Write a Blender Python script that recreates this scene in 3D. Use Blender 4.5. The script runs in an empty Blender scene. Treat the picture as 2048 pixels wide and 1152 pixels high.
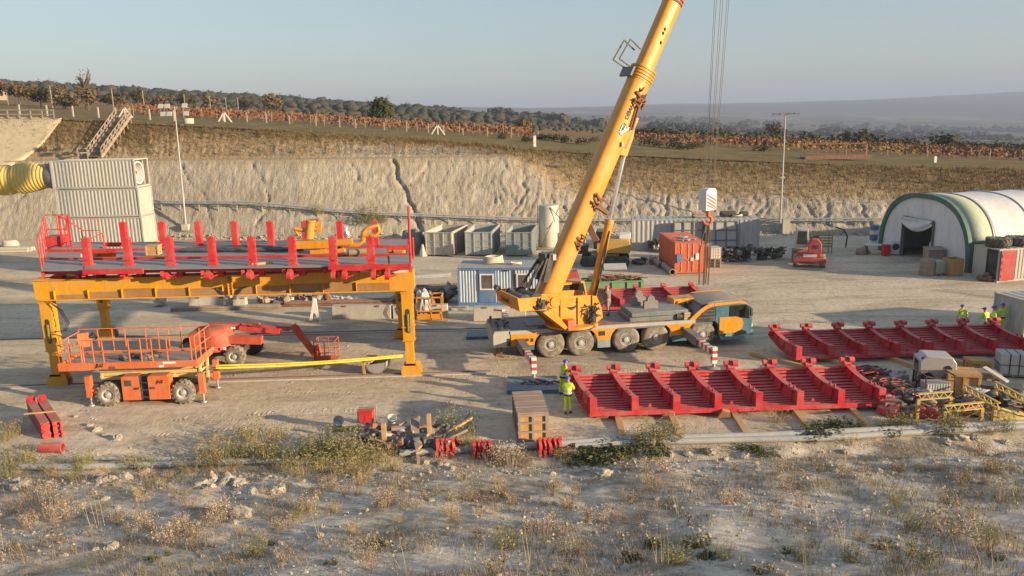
import bpy, bmesh, math, random
from mathutils import Vector, Matrix, noise
R = math.radians
rnd = random.Random(7)
scene = bpy.context.scene
col = scene.collection

# ------------------------------------------------------------------ camera, light, exposure
FPX, CAMH, PITCH, ROLL = 1600.0, 13.0, math.atan(346 / 1600.0), R(1.3)
cam_d = bpy.data.cameras.new('camera')
cam = bpy.data.objects.new('camera', cam_d)
col.objects.link(cam)
cam_d.sensor_width = 36
cam_d.lens = FPX / 2048 * 36
cam_d.clip_start = 0.2
cam_d.clip_end = 40000
cam.location = (0, 0, CAMH)
cam.rotation_euler = (Matrix.Rotation(R(90) - PITCH, 3, 'X') @ Matrix.Rotation(-ROLL, 3, 'Z')).to_euler()
scene.camera = cam

SUN_AZ = R(25)      # sun stands to the right and a little behind the camera
SUN_EL = R(12)
sdir = Vector((math.cos(SUN_AZ) * math.cos(SUN_EL), -math.sin(SUN_AZ) * math.cos(SUN_EL), math.sin(SUN_EL)))
sun_d = bpy.data.lights.new('sun', 'SUN')
sun_d.energy = 5.0
sun_d.angle = R(0.6)
sun_d.color = (1.0, 0.77, 0.50)
sun = bpy.data.objects.new('sun', sun_d)
col.objects.link(sun)
sun.rotation_euler = sdir.to_track_quat('Z', 'Y').to_euler()

world = bpy.data.worlds.new('World')
scene.world = world
world.use_nodes = True
wn = world.node_tree
bg = wn.nodes['Background']
sky = wn.nodes.new('ShaderNodeTexSky')
sky.sky_type = 'NISHITA'
sky.sun_disc = False
sky.sun_elevation = SUN_EL
sky.sun_rotation = math.atan2(sdir.x, sdir.y)
sky.air_density = 1.3
sky.dust_density = 0.5
sky.ozone_density = 3.0
hsv = wn.nodes.new('ShaderNodeHueSaturation')     # a hazy, greyish evening sky
hsv.inputs['Saturation'].default_value = 0.85
wn.links.new(sky.outputs[0], hsv.inputs['Color'])
veil = wn.nodes.new('ShaderNodeMix')     # thin even evening veil over the sky
veil.data_type = 'RGBA'
veil.inputs['Factor'].default_value = 0.52
veil.inputs['B'].default_value = (1.85, 2.22, 2.8, 1)
wn.links.new(hsv.outputs[0], veil.inputs['A'])
wn.links.new(veil.outputs['Result'], bg.inputs[0])
bg.inputs[1].default_value = 0.11
scene.view_settings.view_transform = 'Standard'
scene.view_settings.look = 'None'
scene.view_settings.gamma = 1
scene.view_settings.exposure = 0.95
scene.cycles.max_bounces = 5
scene.cycles.diffuse_bounces = 3
scene.cycles.glossy_bounces = 2
scene.cycles.transmission_bounces = 3
scene.cycles.volume_bounces = 0
HAZE = 2.2e-4
scene.cycles.transparent_max_bounces = 6

# ------------------------------------------------------------------ pixel <-> place (photo pixels, 2048 x 1152)
_sp, _cp, _sa, _ca = math.sin(PITCH), math.cos(PITCH), math.sin(ROLL), math.cos(ROLL)
_D = Vector((0, _cp, -_sp)); _Rr = Vector((_ca, -_sp * _sa, -_cp * _sa)); _U = Vector((_sa, _sp * _ca, _cp * _ca))
CAM = Vector((0, 0, CAMH))
def ray(px, py): return _D + (px - 1024) / FPX * _Rr + (576 - py) / FPX * _U
def gp(px, py, z=0.0):
    v = ray(px, py); return CAM + v * ((z - CAMH) / v.z)
def ay(px, py, Y):
    v = ray(px, py); return CAM + v * (Y / v.y)

# ------------------------------------------------------------------ materials
MATS = {}
def new_mat(name):
    m = bpy.data.materials.new(name); m.use_nodes = True
    nt = m.node_tree
    return m, nt, nt.nodes['Principled BSDF'], nt.nodes.new, nt.links.new
def ramp(nt, fac, stops):
    r = nt.nodes.new('ShaderNodeValToRGB')
    e = r.color_ramp.elements
    while len(e) < len(stops): e.new(0.5)
    for i, (p, c) in enumerate(stops):
        e[i].position = p; e[i].color = (c, c, c, 1) if isinstance(c, (int, float)) else (*c, 1)
    nt.links.new(fac, r.inputs[0]); return r.outputs[0]
def tex_noise(nt, vec, scale, detail=5, rough=0.6, dist=0.0):
    n = nt.nodes.new('ShaderNodeTexNoise'); n.inputs['Scale'].default_value = scale
    n.inputs['Detail'].default_value = detail; n.inputs['Roughness'].default_value = rough
    n.inputs['Distortion'].default_value = dist
    if vec is not None: nt.links.new(vec, n.inputs['Vector'])
    return n.outputs['Fac']
def mapping(nt, vec, scale=(1, 1, 1), rot=(0, 0, 0)):
    m = nt.nodes.new('ShaderNodeMapping'); m.inputs['Scale'].default_value = scale; m.inputs['Rotation'].default_value = rot
    nt.links.new(vec, m.inputs[0]); return m.outputs[0]
def mixc(nt, fac, a, b, mode='MIX'):
    m = nt.nodes.new('ShaderNodeMix'); m.data_type = 'RGBA'; m.blend_type = mode
    for s, v in ((m.inputs['Factor'], fac), (m.inputs['A'], a), (m.inputs['B'], b)):
        if hasattr(v, 'is_linked'): nt.links.new(v, s)
        elif isinstance(v, (int, float)): s.default_value = v
        else: s.default_value = (*v, 1)
    return m.outputs['Result']
def math_n(nt, op, a, b=0.0):
    m = nt.nodes.new('ShaderNodeMath'); m.operation = op
    for i, v in enumerate((a, b)):
        if hasattr(v, 'is_linked'): nt.links.new(v, m.inputs[i])
        else: m.inputs[i].default_value = v
    return m.outputs[0]
def bump(nt, h, strength=0.5, dist=0.05):
    b = nt.nodes.new('ShaderNodeBump'); b.inputs['Strength'].default_value = strength; b.inputs['Distance'].default_value = dist
    nt.links.new(h, b.inputs['Height']); return b.outputs[0]
DUST = (0.46, 0.40, 0.31)
def paint(name, c, rough=0.5, dirt=0.3, metal=0.0, scale=1.3, dust=DUST, spec=0.4, wear=None):
    """painted / plain surface with dust that gathers in patches and on upward faces, and small tone changes"""
    if name in MATS: return MATS[name]
    m, nt, bs, N, L = new_mat(name)
    tc = N('ShaderNodeTexCoord').outputs['Object']
    n1 = tex_noise(nt, tc, scale, 6, 0.65)
    n2 = tex_noise(nt, mapping(nt, tc, (1, 1, 0.25)), scale * 5, 4, 0.7)
    base = mixc(nt, ramp(nt, n2, [(0.3, 0), (0.75, 1)]), tuple(x * 0.82 for x in c), tuple(min(1, x * 1.1) for x in c))
    geo = N('ShaderNodeNewGeometry')
    sx = N('ShaderNodeSeparateXYZ'); L(geo.outputs['Normal'], sx.inputs[0])
    up = ramp(nt, sx.outputs[2], [(0.3, 0), (1.0, 0.55)])
    d = math_n(nt, 'MULTIPLY', math_n(nt, 'ADD', ramp(nt, n1, [(0.42, 0), (0.8, 1)]), up), dirt)
    cc = mixc(nt, d, base, dust)
    if wear:
        n3 = tex_noise(nt, tc, scale * 7, 8, 0.75)
        cc = mixc(nt, ramp(nt, n3, [(0.6, 0), (0.68, 0.8)]), cc, wear)
    L(cc, bs.inputs['Base Color'])
    L(ramp(nt, n1, [(0.3, rough * 0.85), (0.8, min(1, rough * 1.35))]), bs.inputs['Roughness'])
    bs.inputs['Metallic'].default_value = metal
    bs.inputs['Specular IOR Level'].default_value = spec
    MATS[name] = m; return m
def leafy(name, c1, c2, c3=None, scale=2.0, trans=0.25):
    if name in MATS: return MATS[name]
    m, nt, bs, N, L = new_mat(name)
    tc = N('ShaderNodeTexCoord').outputs['Object']
    oi = N('ShaderNodeObjectInfo')
    n1 = tex_noise(nt, tc, scale, 3, 0.7)
    n2 = tex_noise(nt, tc, scale * 9, 2, 0.6)
    cc = mixc(nt, ramp(nt, n1, [(0.35, 0), (0.65, 1)]), c1, c2)
    if c3: cc = mixc(nt, ramp(nt, n2, [(0.5, 0), (0.66, 1)]), cc, c3)
    cc = mixc(nt, math_n(nt, 'MULTIPLY', oi.outputs['Random'], 0.45), cc, tuple(x * 0.55 for x in c1))
    L(cc, bs.inputs['Base Color'])
    bs.inputs['Roughness'].default_value = 0.8
    bs.inputs['Specular IOR Level'].default_value = 0.15
    MATS[name] = m; return m

M_YEL = paint('crane_yellow', (0.63, 0.265, 0.012), 0.42, 0.27)
M_YEL2 = paint('gantry_yellow', (0.66, 0.31, 0.012), 0.5, 0.24)
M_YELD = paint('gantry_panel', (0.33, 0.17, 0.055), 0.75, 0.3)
M_RED = paint('segment_red', (0.52, 0.03, 0.042), 0.45, 0.34, wear=(0.22, 0.02, 0.022))
M_RED2 = paint('deck_red', (0.53, 0.03, 0.034), 0.45, 0.24)
M_REDD = paint('dusty_red', (0.42, 0.05, 0.05), 0.6, 0.35)
M_ORA = paint('lift_orange', (0.60, 0.14, 0.04), 0.5, 0.3)
M_ORAR = paint('boom_lift_red', (0.50, 0.075, 0.04), 0.6, 0.35)
M_ORC = paint('container_orange', (0.58, 0.12, 0.045), 0.6, 0.22)
M_CREAM = paint('lift_cream', (0.62, 0.50, 0.22), 0.5, 0.25)
M_GREYD = paint('deck_grey', (0.13, 0.135, 0.145), 0.6, 0.25)
M_PLATE = paint('deck_plate_grey', (0.22, 0.22, 0.22), 0.6, 0.3)
M_DARK = paint('dark_steel', (0.035, 0.035, 0.038), 0.5, 0.25)
M_BLACK = paint('black_rubber', (0.022, 0.021, 0.02), 0.7, 0.2)
M_TYRE = paint('dusty_tyre', (0.15, 0.13, 0.105), 0.85, 0.75, scale=4)
M_RIM = paint('rim_grey', (0.42, 0.40, 0.37), 0.5, 0.3)
M_STEEL = paint('galvanised_steel', (0.45, 0.44, 0.42), 0.45, 0.2, metal=0.5)
M_CHROME = paint('chrome_rod', (0.75, 0.74, 0.72), 0.2, 0.05, metal=0.9)
M_RUST = paint('rusty_steel', (0.20, 0.085, 0.045), 0.85, 0.3, scale=3)
M_RIMD = paint('rim_dark', (0.16, 0.16, 0.16), 0.5, 0.3)
M_WHITE = paint('white_paint', (0.72, 0.70, 0.66), 0.5, 0.2)
M_STRIPE = paint('warning_red', (0.50, 0.05, 0.05), 0.5, 0.2)
M_TEAL = paint('cab_teal', (0.045, 0.14, 0.19), 0.4, 0.2)
M_CGREY = paint('container_grey', (0.42, 0.42, 0.40), 0.6, 0.3)
M_CBEIGE = paint('container_beige', (0.40, 0.39, 0.345), 0.65, 0.3)
M_SKIP = paint('skip_grey', (0.33, 0.36, 0.35), 0.65, 0.45, wear=(0.35, 0.27, 0.2))
M_BLUE = paint('cabin_blue', (0.10, 0.19, 0.36), 0.5, 0.2)
M_LBLUE = paint('cabin_light_blue', (0.42, 0.50, 0.58), 0.55, 0.2)
M_BLUEP = paint('plate_blue', (0.06, 0.14, 0.22), 0.6, 0.35)
M_GRN = paint('hall_green', (0.05, 0.13, 0.11), 0.6, 0.2)
M_LGRN = paint('hall_light_green', (0.35, 0.40, 0.29), 0.6, 0.1)
M_SKGRN = paint('skip_green', (0.16, 0.30, 0.14), 0.6, 0.3)
M_HALL = paint('hall_white', (0.68, 0.67, 0.64), 0.55, 0.12, scale=0.3)
M_CONC = paint('concrete', (0.46, 0.43, 0.37), 0.85, 0.3, scale=0.8)
M_PIPE = paint('grey_pipe', (0.33, 0.35, 0.35), 0.5, 0.35, scale=0.8)
M_GLASS = paint('cab_glass', (0.02, 0.03, 0.028), 0.08, 0.05, spec=0.8)
M_DUCT = paint('duct_yellow', (0.60, 0.43, 0.10), 0.6, 0.3)
M_HIVIS = paint('hi_vis', (0.50, 0.74, 0.03), 0.8, 0.05, scale=6)
M_REFL = paint('reflective_band', (0.62, 0.66, 0.60), 0.5, 0.05)
M_NAVY = paint('navy_cloth', (0.02, 0.025, 0.05), 0.9, 0.1)
M_HELM = paint('helmet_blue', (0.04, 0.08, 0.36), 0.4, 0.05)
M_SKIN = paint('skin', (0.45, 0.24, 0.16), 0.6, 0.0, dust=(0.45, 0.24, 0.16))
M_BOOT = paint('boot_black', (0.02, 0.018, 0.016), 0.7, 0.3)
M_SHIRT = paint('grey_shirt', (0.17, 0.15, 0.14), 0.9, 0.05, scale=6)
M_TROUS = paint('grey_trousers', (0.24, 0.22, 0.20), 0.9, 0.1, scale=6)
M_HAIR = paint('dark_hair', (0.03, 0.022, 0.018), 0.8, 0.0)
M_WRAP = paint('plastic_wrap', (0.42, 0.385, 0.365), 0.3, 0.15, spec=0.7, scale=3)
M_ROPE = paint('wire_rope', (0.11, 0.10, 0.10), 0.6, 0.1)
M_YSTRAP = paint('yellow_strap', (0.80, 0.62, 0.04), 0.5, 0.08)
M_EXC = paint('digger_yellow', (0.50, 0.31, 0.05), 0.6, 0.35)
M_IBC = paint('tank_white', (0.55, 0.52, 0.45), 0.5, 0.3)
M_SPOIL = paint('wet_spoil', (0.16, 0.18, 0.155), 0.9, 0.1)
M_TEXT = paint('lettering_dark', (0.04, 0.035, 0.03), 0.6, 0.0)
M_TEXTW = paint('lettering_white', (0.75, 0.72, 0.66), 0.6, 0.0)
M_HOSE = paint('cream_hose', (0.56, 0.49, 0.38), 0.7, 0.2)

def wood_mat(name, c1, c2, scale=2.0, axis=(0.15, 1, 1)):
    m, nt, bs, N, L = new_mat(name)
    tc = N('ShaderNodeTexCoord').outputs['Object']
    n = tex_noise(nt, mapping(nt, tc, tuple(a * scale for a in axis)), 5, 6, 0.7)
    n2 = tex_noise(nt, tc, 1.1, 3)
    cc = mixc(nt, ramp(nt, n, [(0.3, 0), (0.7, 1)]), c1, c2)
    cc = mixc(nt, ramp(nt, n2, [(0.45, 0), (0.8, 0.5)]), cc, DUST)
    L(cc, bs.inputs['Base Color']); bs.inputs['Roughness'].default_value = 0.85
    MATS[name] = m; return m
M_WOOD = wood_mat('pine_wood', (0.40, 0.24, 0.10), (0.54, 0.36, 0.17))
M_WOODV = wood_mat('old_wood', (0.19, 0.145, 0.11), (0.33, 0.27, 0.21))
M_PLY = wood_mat('crate_wood', (0.40, 0.22, 0.075), (0.53, 0.32, 0.125), 1.0, (1, 1, 0.4))
M_LID = wood_mat('crate_lid', (0.24, 0.17, 0.13), (0.36, 0.27, 0.21))

# ------------------------------------------------------------------ mesh helpers
def frame_of(d, up=Vector((0, 0, 1))):
    d = d.normalized()
    if abs(d.dot(up)) > 0.98: up = Vector((0, 1, 0))
    s = d.cross(up).normalized()
    return s, s.cross(d).normalized()
class MB:
    def __init__(self): self.v = []; self.f = []; self.m = []; self.mi = 0
    def add(self, vs, fs):
        o = len(self.v); self.v.extend([tuple(v) for v in vs])
        for f in fs: self.f.append([i + o for i in f]); self.m.append(self.mi)
        return self
    def box(self, c, s, rz=0, rx=0, ry=0):
        Mx = Matrix.Rotation(rz, 3, 'Z') @ Matrix.Rotation(ry, 3, 'Y') @ Matrix.Rotation(rx, 3, 'X')
        vs = [Vector(c) + Mx @ Vector((a * s[0] / 2, b * s[1] / 2, d * s[2] / 2)) for d in (-1, 1) for b in (-1, 1) for a in (-1, 1)]
        return self.add(vs, [(0, 2, 3, 1), (4, 5, 7, 6), (0, 1, 5, 4), (2, 6, 7, 3), (0, 4, 6, 2), (1, 3, 7, 5)])
    def bx(self, x0, x1, y0, y1, z0, z1):
        return self.box(((x0 + x1) / 2, (y0 + y1) / 2, (z0 + z1) / 2), (x1 - x0, y1 - y0, z1 - z0))
    def bar(self, p, q, w, h=None, up=Vector((0, 0, 1))):
        p, q = Vector(p), Vector(q); h = h or w
        s, n = frame_of(q - p, up)
        vs = [e + s * a * w / 2 + n * b * h / 2 for e in (p, q) for a, b in ((-1, -1), (1, -1), (1, 1), (-1, 1))]
        return self.add(vs, [(3, 2, 1, 0), (4, 5, 6, 7), (0, 1, 5, 4), (1, 2, 6, 5), (2, 3, 7, 6), (3, 0, 4, 7)])
    def tube(self, pts, r, n=8, caps=True, sx=1.0):
        pts = [Vector(p) for p in pts]; k = len(pts)
        rs = r if isinstance(r, (list, tuple)) else [r] * k
        vs = []; s0 = None
        for i, p in enumerate(pts):
            d = (pts[min(i + 1, k - 1)] - pts[max(i - 1, 0)])
            s, u = frame_of(d)
            if s0 is not None and s.dot(s0) < 0: s, u = -s, -u
            s0 = s
            for j in range(n):
                a = 2 * math.pi * j / n
                vs.append(p + (s * math.cos(a) * sx + u * math.sin(a)) * rs[i])
        fs = [(i * n + j, i * n + (j + 1) % n, (i + 1) * n + (j + 1) % n, (i + 1) * n + j) for i in range(k - 1) for j in range(n)]
        if caps: fs += [tuple(range(n))[::-1], tuple((k - 1) * n + j for j in range(n))]
        return self.add(vs, fs)
    def lathe(self, c, axis, prof, n=24):
        """prof: (along axis, radius)"""
        c = Vector(c); ax = Vector(axis).normalized(); s, u = frame_of(ax); vs = []
        for t, r in prof:
            for j in range(n):
                a = 2 * math.pi * j / n
                vs.append(c + ax * t + (s * math.cos(a) + u * math.sin(a)) * r)
        k = len(prof)
        fs = [(i * n + j, i * n + (j + 1) % n, (i + 1) * n + (j + 1) % n, (i + 1) * n + j) for i in range(k - 1) for j in range(n)]
        fs += [tuple(range(n))[::-1], tuple((k - 1) * n + j for j in range(n))]
        return self.add(vs, fs)
    def prism(self, poly, o, e1, e2, ext):
        """polygon (a, b) in the plane o + a e1 + b e2, extruded by the vector ext"""
        o, e1, e2, ext = Vector(o), Vector(e1), Vector(e2), Vector(ext); n = len(poly)
        vs = [o + e1 * a + e2 * b for a, b in poly]; vs += [v + ext for v in vs]
        fs = [tuple(range(n))[::-1], tuple(range(n, 2 * n))] + [(i, (i + 1) % n, n + (i + 1) % n, n + i) for i in range(n)]
        return self.add(vs, fs)
    def rock(self, c, s, seed, sub=2, squash=0.7):
        bm = bmesh.new(); bmesh.ops.create_icosphere(bm, subdivisions=sub, radius=1)
        o = Vector((seed * 3.7, seed * 1.3, seed * 7.1)); k = len(self.v)
        for v in bm.verts:
            d = v.co.normalized()
            f = 0.72 + 0.55 * abs(noise.noise(d * 1.3 + o)) + 0.22 * noise.noise(d * 3 + o)
            self.v.append(tuple(Vector(c) + Vector((d.x * f * s[0], d.y * f * s[1], d.z * f * s[2]))))
        for f in bm.faces: self.f.append([k + v.index for v in f.verts]); self.m.append(self.mi)
        bm.free(); return self
    def build(self, name, mats, parent=None, flat=False, ang=38, origin=None, bev=0):
        me = bpy.data.meshes.new(name)
        if not isinstance(mats, (list, tuple)): mats = [mats]
        if parent is not None: T = MW[parent.name].inverted()
        else:
            if origin is None:
                xs, ys, zs = zip(*self.v)
                origin = ((min(xs) + max(xs)) / 2, (min(ys) + max(ys)) / 2, min(zs))
            T = Matrix.Translation(-Vector(origin))
        me.from_pydata([T @ Vector(v) for v in self.v], [], self.f)
        for m in mats: me.materials.append(m)
        me.polygons.foreach_set('material_index', self.m)
        me.update()
        bm = bmesh.new(); bm.from_mesh(me); bmesh.ops.recalc_face_normals(bm, faces=bm.faces); bm.to_mesh(me); bm.free()
        if not flat:
            me.polygons.foreach_set('use_smooth', [True] * len(me.polygons))
            me.set_sharp_from_angle(angle=R(ang))
        ob = bpy.data.objects.new(name, me); col.objects.link(ob)
        if parent is not None: ob.parent = parent; MW[ob.name] = MW[parent.name]
        else: ob.location = origin; MW[ob.name] = Matrix.Translation(Vector(origin))
        if bev:
            b = ob.modifiers.new('bevel', 'BEVEL'); b.width = bev; b.segments = 2; b.limit_method = 'ANGLE'
        return ob
MW = {}
def thing(name, label, cat, loc, rz=0.0, group=None):
    o = bpy.data.objects.new(name, None); col.objects.link(o)
    o.empty_display_size = 0.3
    o.location = loc; o.rotation_euler = (0, 0, rz)
    o['label'] = label; o['category'] = cat
    if group: o['group'] = group
    MW[o.name] = Matrix.Translation(Vector(loc)) @ Matrix.Rotation(rz, 4, 'Z')
    return o
def tag(o, label, cat, group=None):
    o['label'] = label; o['category'] = cat
    if group: o['group'] = group
    return o
def struct(o, kind='structure'): o['kind'] = kind; return o
def dup(root, loc, rz=None, label=None, scale=None, group=None):
    c = root.copy(); col.objects.link(c); c.location = loc
    if rz is not None: c.rotation_euler = (0, 0, rz)
    if scale: c.scale = scale if isinstance(scale, (tuple, list)) else (scale,) * 3
    if label: c['label'] = label
    if group: c['group'] = group
    for ch in list(root.children):
        d = ch.copy(); col.objects.link(d); d.parent = c
        for g in list(ch.children):
            e = g.copy(); col.objects.link(e); e.parent = d
    return c
def V(*a): return Vector(a)
def text_part(txt, size, o, e1, e2, name, mat, parent, ext=0.012, align='LEFT', shear=0.0, bold=0.0):
    """raised lettering in the plane o + a e1 + b e2 (world)"""
    cu = bpy.data.curves.new('lettering', 'FONT'); cu.body = txt; cu.size = size; cu.align_x = align; cu.shear = shear
    cu.extrude = ext / 2; cu.offset = bold; cu.resolution_u = 3
    t = bpy.data.objects.new('lettering', cu); col.objects.link(t)
    dg = bpy.context.evaluated_depsgraph_get()
    me = t.evaluated_get(dg).to_mesh()
    e1, e2 = Vector(e1).normalized(), Vector(e2).normalized(); n = e1.cross(e2)
    mb = MB(); mb.add([Vector(o) + e1 * v.co.x + e2 * v.co.y + n * (v.co.z + ext * 0.4) for v in me.vertices], [tuple(p.vertices) for p in me.polygons])
    bpy.data.objects.remove(t); bpy.data.curves.remove(cu)
    return mb.build(name, mat, parent, flat=True)
def lerp_tab(x, xs, ys):
    if x <= xs[0]: return ys[0]
    for i in range(1, len(xs)):
        if x <= xs[i]:
            t = (x - xs[i - 1]) / (xs[i] - xs[i - 1]); return ys[i - 1] + (ys[i] - ys[i - 1]) * t
    return ys[-1]
def sstep(a, b, x):
    t = max(0.0, min(1.0, (x - a) / (b - a))); return t * t * (3 - 2 * t)
def fbm(x, y, z=0.0, o=4):
    s = 0; a = 0.5; f = 1.0
    for _ in range(o): s += a * noise.noise(Vector((x * f, y * f, z + 7.3 * f))); a *= 0.5; f *= 2.1
    return s
# ------------------------------------------------------------------ terrain: pit floor, near bank, cut bank, plateau and valley
def zground(x, y):
    if y > 30.5: z = 0.0
    else:
        lip = 27.2 + 0.5 * fbm(x * 0.12, 3.1) + 0.35 * fbm(x * 0.5, 9.0)
        z = -0.35 * sstep(31.0, 28.6, y) + (1.05 + 0.25 * fbm(x * 0.3, 1.0)) * sstep(lip + 0.55, lip - 0.75, y)
        z += lerp_tab(-y, [-27, -22, -17, -12, -6, 0, 2, 6, 12, 30], [0, 0.85, 2.0, 3.9, 7.1, 9.8, 10.2, 10.3, 10.3, 9.8])
    rough = 0.035 if y > 31 else 0.16
    z += rough * fbm(x * 0.45, y * 0.45, 2.0, 4)
    if y < 31:
        z += 0.10 * max(0, fbm(x * 1.3, y * 1.6, 5.0, 3)) + 0.05 * fbm(x * 4, y * 4, 1.0, 2) + 0.025 * noise.noise(Vector((x * 9, y * 9, 4)))
    elif y < 60:
        z += 0.012 * noise.noise(Vector((x * 3, y * 6, 1))) + 0.03 * max(0, fbm(x * 0.8, y * 0.9, 8.0, 3))
        if y < 38 and x < 0: z += 0.06 * fbm(x * 1.7, y * 2.2, 3.0, 3) * sstep(38, 34, y)
    if y < 3: z += 0.5 * fbm(x * 0.25, y * 0.25, 6.0, 3)
    return z
def frange(a, b, s):
    o = []
    while a < b - 1e-6: o.append(a); a += s
    return o
def sheet(name, xs, ys, zf, mat, af=None, ptf=None):
    verts = []; at = []
    for y in ys:
        for x in xs:
            p = ptf(x, y) if ptf else (x, y, zf(x, y))
            verts.append(tuple(p)[:3])
            if af: at.append(af(x, y, p))
    n = len(xs)
    faces = [(j * n + i, j * n + i + 1, (j + 1) * n + i + 1, (j + 1) * n + i) for j in range(len(ys) - 1) for i in range(n - 1)]
    me = bpy.data.meshes.new(name); me.from_pydata(verts, [], faces); me.materials.append(mat)
    if af:
        a = me.attributes.new('soil', 'FLOAT', 'POINT'); a.data.foreach_set('value', at)
    me.polygons.foreach_set('use_smooth', [True] * len(faces)); me.update()
    o = bpy.data.objects.new(name, me); col.objects.link(o); return o

def ground_mat():
    m, nt, bs, N, L = new_mat('chalk_ground')
    tc = N('ShaderNodeTexCoord').outputs['Object']
    at = N('ShaderNodeAttribute'); at.attribute_name = 'soil'
    big = tex_noise(nt, tc, 0.09, 5, 0.62, 0.4)
    damp = tex_noise(nt, mapping(nt, tc, (0.12, 0.2, 1)), 1.0, 6, 0.65, 0.8)
    st = tex_noise(nt, mapping(nt, tc, (0.10, 0.55, 1), (0, 0, R(-4))), 1.0, 6, 0.66, 0.6)
    fine = tex_noise(nt, tc, 2.6, 8, 0.72)
    grit = tex_noise(nt, tc, 14, 4, 0.7)
    c = mixc(nt, ramp(nt, big, [(0.32, 0), (0.66, 1)]), (0.49, 0.40, 0.275), (0.63, 0.535, 0.395))
    c = mixc(nt, ramp(nt, st, [(0.52, 0), (0.60, 0.55), (0.66, 0)]), c, (0.31, 0.255, 0.185))
    c = mixc(nt, ramp(nt, st, [(0.36, 0.55), (0.46, 0)]), c, (0.66, 0.59, 0.48))
    c = mixc(nt, ramp(nt, fine, [(0.33, 0.55), (0.52, 0)]), c, (0.25, 0.205, 0.15))
    c = mixc(nt, ramp(nt, damp, [(0.54, 0), (0.64, 0.7)]), c, (0.30, 0.255, 0.20))
    rub = mixc(nt, ramp(nt, fine, [(0.36, 0), (0.62, 1)]), (0.42, 0.36, 0.275), (0.65, 0.585, 0.485))
    veg = tex_noise(nt, tc, 0.42, 6, 0.7, 0.3)
    rub = mixc(nt, ramp(nt, veg, [(0.46, 0), (0.62, 0.85)]), rub, (0.21, 0.175, 0.115))
    rub = mixc(nt, ramp(nt, grit, [(0.6, 0), (0.7, 0.7)]), rub, (0.70, 0.66, 0.60))
    c = mixc(nt, at.outputs['Fac'], c, rub)
    L(c, bs.inputs['Base Color']); bs.inputs['Roughness'].default_value = 0.95; bs.inputs['Specular IOR Level'].default_value = 0.1
    wv = N('ShaderNodeTexWave'); wv.inputs['Scale'].default_value = 1.7; wv.inputs['Distortion'].default_value = 14; wv.inputs['Detail'].default_value = 6; wv.inputs['Detail Scale'].default_value = 2.5
    L(mapping(nt, tc, (1.0, 0.25, 1), (0, 0, R(24))), wv.inputs['Vector'])
    trk = math_n(nt, 'MULTIPLY', wv.outputs['Fac'], ramp(nt, tex_noise(nt, mapping(nt, tc, (0.06, 0.4, 1)), 1.0, 4), [(0.54, 0), (0.66, 0.3)]))
    h = math_n(nt, 'ADD', math_n(nt, 'ADD', fine, math_n(nt, 'MULTIPLY', grit, 0.35)), trk)
    L(bump(nt, h, 0.7, 0.07), bs.inputs['Normal'])
    return m
xs = frange(-90, -30, 1.2) + frange(-30, 32, 0.24) + frange(32, 110, 1.2)
ys = frange(-34, 10, 1.1) + frange(10, 31, 0.2) + frange(31, 48, 0.4) + frange(48, 97, 1.0)
def soil_near(x, y, p):
    s = sstep(31.5, 28.5, y + 1.2 * fbm(x * 0.3, 0.5))
    if y > 28: s = max(s, 0.55 * sstep(0.12, 0.4, fbm(x * 0.2, y * 0.25, 12.0)) * sstep(40, 33, y))
    return s
struct(sheet('ground', xs, ys, zground, ground_mat(), soil_near))

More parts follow.
